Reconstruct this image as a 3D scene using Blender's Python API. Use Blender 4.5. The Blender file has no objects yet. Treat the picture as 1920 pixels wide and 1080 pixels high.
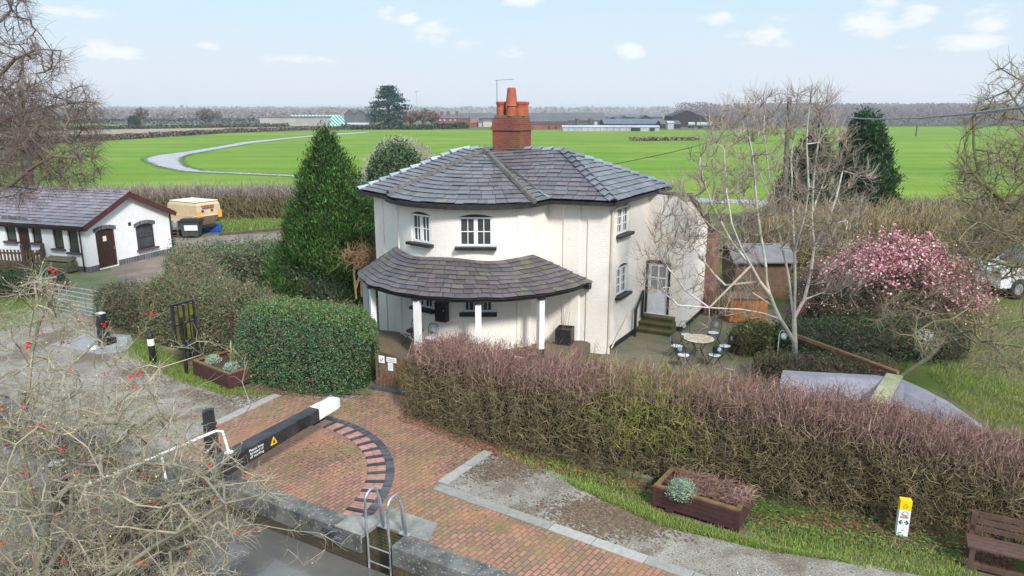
import bpy, math, random
import numpy as np
from mathutils import Vector, Matrix
from mathutils.geometry import tessellate_polygon
R = math.radians
random.seed(7)
rng = np.random.default_rng(11)
S = bpy.context.scene
COL = S.collection

# ------------------------------------------------------------------ camera
CAM_H, FPX, PITCH = 8.3, 1350.0, math.atan((540-211)/1350.0)
CP, SP = math.cos(PITCH), math.sin(PITCH)
cam = bpy.data.cameras.new('camera'); co = bpy.data.objects.new('camera', cam)
COL.objects.link(co); co.location = (0, 0, CAM_H); co.rotation_euler = (math.pi/2-PITCH, 0, 0)
cam.sensor_width = 36; cam.lens = 36*FPX/1920; cam.clip_end = 20000; cam.clip_start = .1
S.camera = co

def at(x, y, Z=0.0):
    """ground (or height Z) point surveyed from the photograph"""
    u, v = (x-960)/FPX, (540-y)/FPX
    d = (u, CP+v*SP, -SP+v*CP)
    t = (Z-CAM_H)/d[2]
    return np.array([d[0]*t, d[1]*t, Z])
def atY(x, y, Y):
    u, v = (x-960)/FPX, (540-y)/FPX
    d = (u, CP+v*SP, -SP+v*CP)
    t = Y/d[1]
    return np.array([d[0]*t, Y, CAM_H+d[2]*t])
def zat(P, py):
    v = (540-py)/FPX
    return CAM_H-P[1]*(SP-v*CP)/(CP+v*SP)
def pxof(P, z):
    h = CAM_H-z
    return 960+FPX*P[0]/(P[1]*CP+h*SP)

# ------------------------------------------------------------------ mesh building
class MB:
    def __init__(s): s.ch = []
    def add(s, v, f, col=None, uv=None):
        v = np.asarray(v, float).reshape(-1, 3)
        f = [np.asarray(q, int) for q in f] if isinstance(f, list) else np.asarray(f, int)
        if col is not None:
            col = np.asarray(col, float)
            if col.ndim == 1: col = np.tile(col, (len(v), 1))
        s.ch.append((v, f, col, uv)); return s
    def quad(s, a, b, c, d, **k): return s.add([a, b, c, d], [[0, 1, 2, 3]], **k)
    def box(s, c, size, rz=0, col=None, ax=None):
        x, y, z = np.array(size, float)/2
        v = np.array([(-x,-y,-z),(x,-y,-z),(x,y,-z),(-x,y,-z),(-x,-y,z),(x,-y,z),(x,y,z),(-x,y,z)])
        if ax is not None: v = v @ np.array(ax, float)
        elif rz: v = v @ np.array([[math.cos(rz), math.sin(rz), 0], [-math.sin(rz), math.cos(rz), 0], [0, 0, 1]])
        return s.add(v+np.array(c, float), np.array([[0,3,2,1],[4,5,6,7],[0,1,5,4],[1,2,6,5],[2,3,7,6],[3,0,4,7]]), col)
    def bar(s, a, b, w, h, up=(0, 0, 1), col=None):
        a, b = np.array(a, float), np.array(b, float)
        x = b-a; L = np.linalg.norm(x); x /= L
        y = np.cross(up, x); n = np.linalg.norm(y)
        y = np.array([1., 0, 0]) if n < 1e-6 else y/n
        z = np.cross(x, y)
        return s.box((a+b)/2, (L, w, h), ax=[x, y, z], col=col)
    def prism(s, poly, z0, z1, col=None):
        n = len(poly); p = np.array(poly, float)[:, :2]
        if sum(p[i][0]*p[(i+1) % n][1]-p[(i+1) % n][0]*p[i][1] for i in range(n)) < 0: p = p[::-1]
        v = np.r_[np.c_[p, np.full(n, z0)], np.c_[p, np.full(n, z1)]]
        f = [list(range(n-1, -1, -1)), list(range(n, 2*n))]+[[i, (i+1) % n, n+(i+1) % n, n+i] for i in range(n)]
        return s.add(v, f, col)
    def sheet(s, poly, z, col=None):
        n = len(poly); p = np.array(poly, float)[:, :2]
        if sum(p[i][0]*p[(i+1) % n][1]-p[(i+1) % n][0]*p[i][1] for i in range(n)) < 0: p = p[::-1]
        tri = tessellate_polygon([[Vector((q[0], q[1], 0)) for q in p]])
        f = []
        for t in tri:
            a, b, c = [p[i] for i in t]
            f.append(list(t) if (b[0]-a[0])*(c[1]-a[1])-(b[1]-a[1])*(c[0]-a[0]) > 0 else list(t)[::-1])
        return s.add(np.c_[p, np.full(n, z)], f, col)
    def tube(s, pts, r, n=8, col=None, cap=True):
        pts = np.array(pts, float); m = len(pts)
        r = np.full(m, r) if np.isscalar(r) else np.array(r, float)
        v = []; ref = None
        for i in range(m):
            t = pts[min(i+1, m-1)]-pts[max(i-1, 0)]; t /= np.linalg.norm(t)+1e-9
            if ref is None:
                ref = np.cross(t, (0, 0, 1.)); 
                if np.linalg.norm(ref) < .05: ref = np.cross(t, (1., 0, 0))
            ref = ref-t*(ref@t); ref /= np.linalg.norm(ref); b = np.cross(t, ref)
            for k in range(n):
                a = 2*math.pi*k/n; v.append(pts[i]+r[i]*(math.cos(a)*ref+math.sin(a)*b))
        f = [[i*n+k, i*n+(k+1) % n, (i+1)*n+(k+1) % n, (i+1)*n+k] for i in range(m-1) for k in range(n)]
        if cap: f += [list(range(n-1, -1, -1)), list(range((m-1)*n, m*n))]
        return s.add(v, f, col)
    def lathe(s, c, prof, n=16, col=None):
        c = np.array(c, float); v = []; m = len(prof)
        for (r, z) in prof:
            for k in range(n):
                a = 2*math.pi*k/n; v.append(c+(r*math.cos(a), r*math.sin(a), z))
        f = [[i*n+k, i*n+(k+1) % n, (i+1)*n+(k+1) % n, (i+1)*n+k] for i in range(m-1) for k in range(n)]
        f += [list(range(n-1, -1, -1)), list(range((m-1)*n, m*n))]
        return s.add(v, f, col)
    def sticks(s, A, B, ra, rb, col=None, n=3):
        """many tapered twigs at once"""
        A, B = np.asarray(A, float), np.asarray(B, float); N = len(A)
        if N == 0: return s
        ra = np.broadcast_to(np.asarray(ra, float), (N,)); rb = np.broadcast_to(np.asarray(rb, float), (N,))
        t = B-A; t = t/(np.linalg.norm(t, axis=1, keepdims=True)+1e-9)
        ref = np.where(np.abs(t[:, 2:3]) < .9, np.array([[0, 0, 1.]]), np.array([[1., 0, 0]]))
        u = np.cross(t, ref); u /= np.linalg.norm(u, axis=1, keepdims=True)+1e-9; w = np.cross(t, u)
        V = np.empty((N, 2*n, 3))
        for k in range(n):
            a = 2*math.pi*k/n; o = math.cos(a)*u+math.sin(a)*w
            V[:, k] = A+o*ra[:, None]; V[:, n+k] = B+o*rb[:, None]
        base = (np.arange(N)*2*n)[:, None]
        F = np.concatenate([base+np.array([[k, (k+1) % n, n+(k+1) % n, n+k]]) for k in range(n)], 0)
        c = None
        if col is not None:
            col = np.asarray(col, float); c = np.tile(col, (N*2*n, 1)) if col.ndim == 1 else np.repeat(col, 2*n, 0)
        return s.add(V.reshape(-1, 3), F, c)
    def leaves(s, P, size, col=None, nrm=None, asp=.6, flat=.0):
        """a leaf-sized face at each point"""
        P = np.asarray(P, float); N = len(P)
        if N == 0: return s
        d = rng.normal(size=(N, 3))
        if nrm is not None: d = d*(1-flat)+np.asarray(nrm)*flat*2
        d /= np.linalg.norm(d, axis=1, keepdims=True)+1e-9
        r = rng.normal(size=(N, 3)); u = np.cross(d, r); u /= np.linalg.norm(u, axis=1, keepdims=True)+1e-9
        w = np.cross(d, u); sz = (np.broadcast_to(np.asarray(size, float), (N,))*rng.uniform(.6, 1.3, N))[:, None]/2
        V = np.stack([P-u*sz, P-w*sz*asp, P+u*sz, P+w*sz*asp], 1).reshape(-1, 3)
        F = (np.arange(N)*4)[:, None]+np.array([[0, 1, 2, 3]])
        c = None
        if col is not None:
            col = np.asarray(col, float); c = np.tile(col, (N*4, 1)) if col.ndim == 1 else np.repeat(col, 4, 0)
        return s.add(V, F, c)
    def build(s, name, mat, parent=None, smooth=False, local=False, xf=None):
        vs, loops, starts, cols, uvs = [], [], [], [], []
        off = 0; ls = 0; hascol = any(c[2] is not None for c in s.ch); hasuv = any(c[3] is not None for c in s.ch)
        for v, f, c, uv in s.ch:
            if isinstance(f, list):
                for q in f:
                    loops.append(q+off); starts.append([ls]); ls += len(q)
            else:
                k = f.shape[1]; loops.append(f.reshape(-1)+off); starts.append(ls+np.arange(len(f))*k); ls += f.size
            vs.append(v); off += len(v)
            if hascol: cols.append(np.tile([1., 1, 1], (len(v), 1)) if c is None else c[:, :3])
            if hasuv: uvs.append(np.zeros((len(v), 2)) if uv is None else np.asarray(uv, float))
        V = np.concatenate(vs); Lp = np.concatenate(loops); St = np.concatenate(starts)
        if xf is not None: V = V @ np.array(xf.to_3x3()).T + np.array(xf.translation)
        org = np.zeros(3); p = parent
        if not local:
            while p is not None: org += np.array(p.location); p = p.parent
            if parent is None: org = np.array([V[:, 0].mean(), V[:, 1].mean(), V[:, 2].min()])
        V = V-org
        me = bpy.data.meshes.new(name)
        me.vertices.add(len(V)); me.vertices.foreach_set('co', V.astype(np.float32).ravel())
        me.loops.add(len(Lp)); me.loops.foreach_set('vertex_index', Lp.astype(np.int32))
        me.polygons.add(len(St)); me.polygons.foreach_set('loop_start', St.astype(np.int32))
        if hascol:
            C = np.concatenate(cols); a = me.color_attributes.new('Col', 'FLOAT_COLOR', 'POINT')
            a.data.foreach_set('color', np.c_[C, np.ones(len(C))].astype(np.float32).ravel())
        if hasuv:
            U = np.concatenate(uvs); l = me.uv_layers.new(name='UVMap'); l.data.foreach_set('uv', U[Lp].astype(np.float32).ravel())
        me.update(calc_edges=True); me.validate()
        me.polygons.foreach_set('use_smooth', np.full(len(St), bool(smooth)))
        if mat is not None: me.materials.append(mat)
        o = bpy.data.objects.new(name, me); COL.objects.link(o)
        if parent is not None: o.parent = parent
        elif not local: o.location = org
        return o

def tag(o, label=None, cat=None, group=None, kind=None):
    if label: o['label'] = label
    if cat: o['category'] = cat
    if group: o['group'] = group
    if kind: o['kind'] = kind
    return o
def thing(name, label, cat, loc, rz=0, group=None):
    o = bpy.data.objects.new(name, None); COL.objects.link(o); o.empty_display_size = .2
    o.location = [float(q) for q in loc]; o.rotation_euler = (0, 0, rz)
    return tag(o, label, cat, group)
def copy_tree(o, parent=None):
    c = o.copy(); COL.objects.link(c)
    if parent is not None: c.parent = parent
    for ch in list(o.children): copy_tree(ch, c)
    return c
def struct(mb, name, mat): return tag(mb.build(name, mat), kind='structure')
def stuff(mb, name, mat): return tag(mb.build(name, mat), kind='stuff')

# ------------------------------------------------------------------ materials
class NT:
    def __init__(s, name):
        s.m = bpy.data.materials.new(name); s.m.use_nodes = True; s.t = s.m.node_tree
        s.b = s.t.nodes['Principled BSDF']; s.tc = None
    def n(s, typ, **k):
        q = s.t.nodes.new('ShaderNode'+typ)
        for a, v in k.items(): setattr(q, a, v)
        return q
    def l(s, a, b): s.t.links.new(a, b)
    def coord(s, which='Object'):
        if s.tc is None: s.tc = s.n('TexCoord')
        return s.tc.outputs[which]
    def noise(s, scale, detail=4, rough=.55, vec=None, dist=0):
        q = s.n('TexNoise'); q.inputs['Scale'].default_value = scale; q.inputs['Detail'].default_value = detail
        q.inputs['Roughness'].default_value = rough; q.inputs['Distortion'].default_value = dist
        s.l(vec if vec is not None else s.coord(), q.inputs['Vector']); return q.outputs['Fac']
    def ramp(s, fac, stops):
        q = s.n('ValToRGB'); e = q.color_ramp.elements
        while len(e) < len(stops): e.new(.5)
        for i, (p, c) in enumerate(stops):
            e[i].position = p; e[i].color = (c, c, c, 1) if np.isscalar(c) else (*c, 1)
        s.l(fac, q.inputs['Fac']); return q.outputs['Color']
    def mix(s, fac, a, b, mode='MIX'):
        q = s.n('Mix', data_type='RGBA', blend_type=mode)
        for k, v in ((0, fac), (6, a), (7, b)):
            sock = q.inputs[k]
            if hasattr(v, 'is_linked'): s.l(v, sock)
            elif np.isscalar(v): sock.default_value = v if k == 0 else (v, v, v, 1)
            else: sock.default_value = (*v, 1)
        return q.outputs[2]
    def attr(s):
        q = s.n('Attribute'); q.attribute_name = 'Col'; return q.outputs['Color']
    def bump(s, h, dist=.02, strength=.6):
        q = s.n('Bump'); q.inputs['Strength'].default_value = strength; q.inputs['Distance'].default_value = dist
        s.l(h, q.inputs['Height']); s.l(q.outputs['Normal'], s.b.inputs['Normal'])
    def out(s, col=None, rough=.8, metal=0, spec=.3):
        if col is not None:
            if hasattr(col, 'is_linked'): s.l(col, s.b.inputs['Base Color'])
            else: s.b.inputs['Base Color'].default_value = (*col, 1)
        if hasattr(rough, 'is_linked'): s.l(rough, s.b.inputs['Roughness'])
        else: s.b.inputs['Roughness'].default_value = rough
        s.b.inputs['Metallic'].default_value = metal; s.b.inputs['Specular IOR Level'].default_value = spec
        return s.m

MC = {}
def mat(name, c1, c2=None, scale=6, rough=.75, bump=0, metal=0, spec=.3, detail=5, bscale=None):
    if name in MC: return MC[name]
    t = NT(name); c2 = c2 or tuple(q*.72 for q in c1)
    f = t.noise(scale, detail)
    c = t.mix(t.ramp(f, [(.35, 0), (.65, 1)]), c1, c2)
    f2 = t.noise(scale*7, 3)
    c = t.mix(.22, c, t.ramp(f2, [(.3, .25), (.7, .85)]), 'OVERLAY')
    if bump: t.bump(t.noise(bscale or scale*6, 4), bump)
    MC[name] = t.out(c, rough, metal, spec); return MC[name]
def leafmat(name, rough=.55, spec=.3, trans=0):
    """foliage or slates: the colour of each leaf is its own"""
    if name in MC: return MC[name]
    t = NT(name); c = t.mix(.25, t.attr(), t.ramp(t.noise(9, 3), [(.3, .2), (.7, .8)]), 'OVERLAY')
    MC[name] = t.out(c, rough, 0, spec)
    return MC[name]

def brickmat(name, c1, c2, mortar, bw, bh, ms=.012, vec='UV', rot=0, moss=None, mossc=(.1, .13, .04), mscale=1.2, rough=.8, bump=.008, extra=None, shift=0):
    t = NT(name)
    mp = t.n('Mapping'); mp.inputs['Rotation'].default_value = (0, 0, rot)
    t.l(t.coord(vec), mp.inputs['Vector'])
    b = t.n('TexBrick'); t.l(mp.outputs[0], b.inputs['Vector'])
    b.inputs['Scale'].default_value = 1; b.inputs['Brick Width'].default_value = bw; b.inputs['Row Height'].default_value = bh
    b.inputs['Mortar Size'].default_value = ms; b.inputs['Mortar Smooth'].default_value = .3; b.inputs['Bias'].default_value = 0
    b.inputs['Color1'].default_value = (*c1, 1); b.inputs['Color2'].default_value = (*c2, 1); b.inputs['Mortar'].default_value = (*mortar, 1)
    c = b.outputs['Color']
    big = t.noise(.55, 5, .6)
    c = t.mix(.45, c, t.ramp(big, [(.3, .3), (.7, .72)]), 'OVERLAY')
    c = t.mix(.3, c, t.ramp(t.noise(24, 4), [(.3, .25), (.7, .75)]), 'OVERLAY')
    if moss is not None:
        c = t.mix(t.ramp(t.noise(mscale, 6, .65), [(moss, 0), (moss+.16, .55)]), c, mossc)
        jm = t.n('Math', operation='MULTIPLY'); t.l(b.outputs['Fac'], jm.inputs[0])
        t.l(t.ramp(t.noise(mscale*.8, 4, .6), [(.42, 0), (.62, 1)]), jm.inputs[1])
        c = t.mix(jm.outputs[0], c, (.13, .16, .035))
    if extra is not None: c = t.mix(t.ramp(t.noise(.45, 4, .6), [(.5, 0), (.7, .6)]), c, extra)
    h = t.n('Math', operation='SUBTRACT'); h.inputs[0].default_value = 1; t.l(b.outputs['Fac'], h.inputs[1])
    a = t.n('Math', operation='ADD'); t.l(h.outputs[0], a.inputs[0])
    nn = t.n('Math', operation='MULTIPLY'); t.l(t.noise(30, 3), nn.inputs[0]); nn.inputs[1].default_value = .5; t.l(nn.outputs[0], a.inputs[1])
    t.bump(a.outputs[0], bump, .7)
    MC[name] = t.out(c, rough); return MC[name]

WHITE = mat('white_paint', (.8, .8, .79), (.72, .72, .71), 3, .45)
BLACK = mat('black_paint', (.012, .012, .013), (.03, .03, .032), 5, .45, spec=.4)
GLASS = mat('dark_glass', (.03, .035, .04), (.06, .065, .07), 2, .08, spec=.8)
GREYM = mat('galvanised_steel', (.5, .52, .55), (.38, .4, .43), 8, .4, metal=.7)
WOOD = mat('weathered_wood', (.16, .09, .05), (.08, .05, .035), 7, .8, bump=.004)
BROWN = mat('brown_paint', (.055, .02, .016), (.035, .014, .011), 4, .5)
STONE = mat('grey_stone', (.33, .32, .3), (.22, .215, .2), 3, .9, bump=.006)
def coping():
    t = NT('dark_coping_stone'); c = t.mix(t.ramp(t.noise(2.2, 6, .65), [(.38, 0), (.66, 1)]), (.06, .06, .055), (.17, .165, .155))
    c = t.mix(t.ramp(t.noise(17, 3, .5), [(.62, 0), (.68, .75)]), c, (.4, .4, .37)); c = t.mix(t.ramp(t.noise(1.1, 5, .7), [(.58, 0), (.7, .5)]), c, (.09, .1, .04))
    t.bump(t.noise(14, 5), .014); return t.out(c, .85)
DSTONE = coping()
PLANT = leafmat('leaf'); BARK = leafmat('twig_bark', .9, .15); SLATE = leafmat('slate', .42, .45)
# ------------------------------------------------------------------ world, sun, air
SUN_EL, SUN_AZ = R(40), R(155)      # azimuth clockwise from +Y: behind the camera, to its right
w = bpy.data.worlds.new('World'); S.world = w; w.use_nodes = True
wt = w.node_tree; bg = wt.nodes['Background']
sky = wt.nodes.new('ShaderNodeTexSky'); sky.sky_type = 'NISHITA'; sky.sun_disc = False
sky.sun_elevation = SUN_EL; sky.sun_rotation = SUN_AZ; sky.air_density = 1.0; sky.dust_density = 1.5; sky.ozone_density = 2.0
def wn(typ, **k):
    q = wt.nodes.new('ShaderNode'+typ)
    for a, v in k.items(): setattr(q, a, v)
    return q
def wmath(op, a, b=None):
    q = wn('Math', operation=op)
    for i, v in enumerate((a, b)):
        if v is None: continue
        if hasattr(v, 'is_linked'): wt.links.new(v, q.inputs[i])
        else: q.inputs[i].default_value = v
    return q.outputs[0]
tcw = wn('TexCoord'); sep = wn('SeparateXYZ'); wt.links.new(tcw.outputs['Generated'], sep.inputs[0])
az = wmath('ARCTAN2', sep.outputs[0], sep.outputs[1]); el = wmath('ARCSINE', sep.outputs[2])
cmb = wn('CombineXYZ'); wt.links.new(wmath('MULTIPLY', az, 16.0), cmb.inputs[0]); wt.links.new(wmath('MULTIPLY', el, 42.0), cmb.inputs[1])
def wnoise(scale, det, vec):
    q = wn('TexNoise'); q.inputs['Scale'].default_value = scale; q.inputs['Detail'].default_value = det; q.inputs['Roughness'].default_value = .6
    wt.links.new(vec, q.inputs['Vector']); return q.outputs['Fac']
def wramp(f, p0, p1, v0=0., v1=1.):
    q = wn('MapRange', interpolation_type='SMOOTHSTEP'); wt.links.new(f, q.inputs[0])
    for i, v in enumerate((p0, p1, v0, v1)): q.inputs[1+i].default_value = v
    return q.outputs[0]
def wmix(fac, a, b):
    q = wn('Mix', data_type='RGBA')
    for sock, v in ((q.inputs[0], fac), (q.inputs[6], a), (q.inputs[7], b)):
        if hasattr(v, 'is_linked'): wt.links.new(v, sock)
        elif np.isscalar(v): sock.default_value = v
        else: sock.default_value = (*v, 1)
    return q.outputs[2]
# thin high cloud over the whole sky, clearer blue higher up, then a few small cumulus
veil = wramp(wnoise(.22, 5, cmb.outputs[0]), .3, .7, -.05, .10)
veil = wmath('ADD', wramp(el, .005, .17, .95, .42), veil)
c = wmix(veil, wmix(.75, sky.outputs[0], (2.7, 4.3, 5.4)), (4.15, 4.45, 4.9))
puff = None
det = wnoise(1.3, 6, cmb.outputs[0])
def px_dir(x, y):
    u, v = (x-960)/FPX, (540-y)/FPX
    d = np.array([u, CP+v*SP, -SP+v*CP]); d /= np.linalg.norm(d)
    return math.atan2(d[0], d[1]), math.asin(d[2])
for (x, y, wd, ht) in [(195, 88, 26, 16), (235, 96, 34, 12), (400, 87, 18, 7), (760, 34, 22, 12), (815, 62, 36, 20), (872, 84, 28, 9), (725, 25, 16, 10), (985, 3, 42, 10),
                       (1440, 62, 50, 20), (1630, 35, 44, 34), (1715, 28, 30, 16), (1345, 35, 34, 9), (960, 98, 28, 8), (1180, 98, 24, 14), (1800, 80, 70, 12), (560, 112, 60, 8), (1850, 40, 40, 16), (130, 20, 60, 9)]:
    a0, e0 = px_dir(x, y)
    da = wmath('DIVIDE', wmath('SUBTRACT', az, a0), wd/FPX*1.25); de = wmath('DIVIDE', wmath('SUBTRACT', el, e0), ht/FPX*1.25)
    g = wmath('SUBTRACT', 1.0, wmath('ADD', wmath('MULTIPLY', da, da), wmath('MULTIPLY', de, de)))
    puff = g if puff is None else wmath('MAXIMUM', puff, g)
puff = wramp(wmath('ADD', wmath('MULTIPLY', puff, .55), wmath('MULTIPLY', wmath('SUBTRACT', det, .5), 2.6)), .05, .75, 0, .62)
c = wmix(puff, c, (5.6, 5.6, 5.7))
gl = wramp(el, .16, .95, 1.0, 1.65)     # an overcast sky is brightest overhead
vm = wn('VectorMath', operation='SCALE'); wt.links.new(c, vm.inputs[0]); wt.links.new(gl, vm.inputs['Scale']); c = vm.outputs[0]
wt.links.new(c, bg.inputs['Color']); bg.inputs['Strength'].default_value = .1
sun = bpy.data.lights.new('sun', 'SUN'); sun.energy = 2.4; sun.angle = R(9); sun.color = (1, .96, .9)
so = bpy.data.objects.new('sun', sun); COL.objects.link(so)
sd = Vector((math.sin(SUN_AZ)*math.cos(SUN_EL), math.cos(SUN_AZ)*math.cos(SUN_EL), math.sin(SUN_EL)))
so.rotation_euler = sd.to_track_quat('Z', 'Y').to_euler(); so.location = (0, 0, 40)
S.view_settings.view_transform = 'Standard'; S.view_settings.look = 'None'; S.view_settings.exposure = .95; S.view_settings.gamma = 1
S.cycles.max_bounces = 6; S.cycles.volume_bounces = 0; S.cycles.transparent_max_bounces = 4

# ------------------------------------------------------------------ lie of the land
LD = np.array([.871, -.491]); LN = np.array([-.491, -.871])   # along the lock side, and across it towards the camera
L0 = np.array([-5.62, 14.31])
def lk(s, t, z=None):
    p = L0+LD*s+LN*t
    return p if z is None else np.array([p[0], p[1], z])
LW, LA, LB, WZ = 4.4, -16.0, 11.0, -.62    # lock width, ends, water level

def landmat():
    t = NT('garden_earth_and_grass')
    a = t.ramp(t.noise(.35, 6, .65), [(.38, 0), (.56, 1)])
    g = t.mix(t.noise(3, 5), (.04, .075, .012), (.12, .14, .035))
    e = t.mix(t.noise(5, 5), (.11, .085, .055), (.2, .165, .12))
    t.bump(t.noise(12, 5), .05); MC['land'] = t.out(t.mix(a, e, g), .95, 0, .1); return MC['land']
def fieldmat(name, c1, c2, c3, rot=.45):
    t = NT(name); f = t.noise(.018, 5, .55); c = t.mix(t.ramp(f, [(.35, 0), (.65, 1)]), c1, c2)
    mp = t.n('Mapping'); mp.inputs['Rotation'].default_value = (0, 0, rot); mp.inputs['Scale'].default_value = (.008, 1, 1); t.l(t.coord(), mp.inputs[0])
    st = t.noise(.16, 5, .7, mp.outputs[0]); c = t.mix(t.ramp(st, [(.44, 0), (.62, .9)]), c, c3)
    c = t.mix(t.ramp(t.noise(.05, 6, .7), [(.48, 0), (.72, .7)]), c, (.24, .27, .06))
    c = t.mix(t.ramp(t.noise(.35, 6, .75), [(.5, 0), (.8, .5)]), c, tuple(q*.6 for q in c1))
    c = t.mix(.3, c, t.ramp(t.noise(2.5, 3), [(.3, .3), (.7, .75)]), 'OVERLAY')
    t.bump(t.noise(3, 4), .08); return t.out(c, .95, 0, .1)

g = MB()
B = 4000
NOTCH = [lk(3.0, 0), lk(3.0, -.5), lk(3.75, -.5), lk(3.75, 0)]
hole = [lk(LA, 0)]+NOTCH+[lk(LB, 0), lk(LB, LW), lk(LA, LW)]
outer = [np.array(q) for q in ((-B, -200.), (B, -200.), (B, B), (-B, B))]
pts = outer+hole
for t in tessellate_polygon([[Vector((*q, 0)) for q in outer], [Vector((*q, 0)) for q in hole]]):
    a, b, c_ = [pts[i] for i in t]
    tri = [a, b, c_] if (b[0]-a[0])*(c_[1]-a[1])-(b[1]-a[1])*(c_[0]-a[0]) > 0 else [a, c_, b]
    g.add([(q[0], q[1], 0) for q in tri], [[0, 1, 2]])
go = struct(g, 'ground', landmat())
def patch(name, px, z, m): 
    mb = MB(); mb.sheet([at(*q)[:2] if len(q) == 2 else q[1:] for q in px], z); return struct(mb, name, m)
FIELD = fieldmat('young_wheat', (.115, .215, .022), (.175, .255, .035), (.09, .175, .018))
patch('wheat_field', [(-900, 470), (-300, 440), (300, 418), (700, 415), (1290, 402), (1700, 398), (2300, 392), (2900, 360), (2600, 244), (1920, 237), (1700, 238), (1300, 244), (690, 243.5), (610, 244.5), (430, 250), (205, 264), (-100, 285), (-900, 320)], .03, FIELD)
patch('field', [(100, 241), (480, 238), (640, 234), (640, 226), (-100, 229)], .03, fieldmat('pasture', (.1, .17, .04), (.14, .2, .05), (.09, .15, .03)))
patch('field', [(-300, 270), (205, 252), (430, 243), (560, 240), (560, 238), (200, 243), (-300, 250)], .04, mat('stubble_field', (.3, .24, .17), (.24, .19, .13), .05, .95))
patch('field', [(-1500, 226), (1300, 221), (3500, 224), (3500, 213), (-1500, 213)], .02, fieldmat('far_pasture', (.13, .17, .06), (.17, .19, .09), (.12, .15, .06)))
TRK = mat('pale_concrete_track', (.35, .35, .38), (.29, .29, .31), .3, .9)
patch('farm_track', [(1480, 387), (1300, 380), (1100, 372), (760, 350), (575, 333.5), (470, 328), (400, 325), (340, 322), (297, 313), (271, 303), (270, 297), (288, 292), (335, 286), (400, 276), (450, 267), (540, 258), (612, 251.5), (690, 247.5), (692, 248.5),
      (612, 254.3), (540, 260.8), (470, 269.5), (400, 282), (360, 289), (342, 295), (340, 303), (352, 313), (380, 320), (420, 322.5), (470, 324.5), (575, 329.5), (760, 344), (1100, 364), (1300, 372), (1480, 379)], .06, TRK)
MUD = mat('muddy_yard', (.23, .18, .145), (.15, .12, .1), .8, .85, bump=.03)
patch('yard', [(205, 500), (250, 470), (325, 470), (330, 447), (420, 441), (560, 436), (560, 425), (760, 415), (900, 470), (560, 470), (400, 520), (250, 560)], .006, MUD)
patch('verge', [(300, 440), (415, 436), (545, 426), (760, 412), (760, 402), (300, 412)], .008, mat('rough_verge_grass', (.1, .19, .03), (.16, .2, .06), 1.2, .95, bump=.05))
def gravelmat():
    t = NT('towpath_gravel'); c = t.mix(t.ramp(t.noise(1.1, 8, .7), [(.38, 0), (.62, 1)]), (.285, .262, .228), (.18, .158, .13))
    c = t.mix(t.ramp(t.noise(.8, 5, .6, dist=.3), [(.5, 0), (.6, .75)]), c, (.125, .09, .065))
    c = t.mix(.8, c, t.ramp(t.noise(26, 6, .8), [(.36, .12), (.66, .92)]), 'OVERLAY')
    c = t.mix(t.ramp(t.noise(19, 2, .5), [(.7, 0), (.74, .7)]), c, (.5, .48, .44))
    c = t.mix(t.ramp(t.noise(1.7, 5, .7), [(.62, 0), (.75, .3)]), c, (.16, .2, .07))
    t.bump(t.noise(40, 4), .012); return t.out(c, .85, 0, .25)
GRAV = gravelmat()
patch('towpath', [(-700, 700), (-200, 625), (75, 572), (165, 588), (215, 640), (320, 705), (420, 738), (520, 742), (700, 742), (760, 762), (925, 836), (1240, 972), (1440, 1018), (1700, 1075), (2000, 1130), ('w', *lk(LB, 0))]+[('w', *q) for q in NOTCH[::-1]]+[('w', *lk(LA, 0))], .004, GRAV)
PAVE = brickmat('clay_pavers', (.37, .165, .125), (.22, .12, .095), (.085, .085, .045), .225, .112, .014, 'Object', -R(54), moss=.47, mossc=(.16, .135, .06), rough=.72, extra=(.37, .15, .095))
q3 = lk(9.5, 0)
pv = MB(); pv.sheet([lk(-2.6, 0)]+NOTCH+[lk(9.5, 0)]+[at(*q)[:2] for q in ((1345, 1100), (1305, 1080), (812, 912), (925, 838), (800, 795), (765, 758), (768, 740), (705, 728), (690, 745), (640, 752), (560, 742), (515, 741), (420, 783), (330, 832), (260, 868))], .010)
struct(pv, 'brick_paving', PAVE)
yd = MB(); yd.sheet([at(*q)[:2] for q in ((90, 540), (120, 505), (170, 512), (330, 478), (300, 520), (230, 545), (180, 590), (80, 580))], .005)
struct(yd, 'gravel_yard', mat('mossy_yard', (.2, .19, .12), (.13, .15, .05), .8, .9, bump=.02))
pa = MB(); pa.sheet([at(*q)[:2] for q in ((1100, 690), (1135, 660), (1190, 622), (1280, 618), (1320, 580), (1460, 580), (1440, 700), (1250, 720))], .012)
struct(pa, 'patio', brickmat('patio_pavers', (.2, .165, .125), (.16, .135, .1), (.07, .07, .04), .225, .112, .012, 'Object', R(30), moss=.5, mossc=(.12, .13, .04)))
# stone edging strips, each slab its own block in one kerb
def strip(name, a, b, wd, L=1.05):
    a, b = at(*a)[:2], at(*b)[:2]; d = b-a; T = np.linalg.norm(d); d /= T; n = np.array([-d[1], d[0]])
    mb = MB(); k = 0.
    while k < T:
        e = min(T, k+L*random.uniform(.85, 1.2)); z = random.uniform(.028, .038); cc = random.uniform(.75, 1.1)
        mb.prism([a+d*(k+.008)-n*wd/2, a+d*(e-.008)-n*wd/2, a+d*(e-.008)+n*wd/2, a+d*(k+.008)+n*wd/2], -.05, z, (.315*cc, .30*cc, .275*cc)); k = e
    return struct(mb, name, leafmat('kerb_stone', .9, .2))
strip('kerb', (829, 907), (916, 848), .27); strip('kerb', (818, 914), (1330, 1093), .27); strip('kerb', (520, 741), (250, 868), .3)
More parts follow.
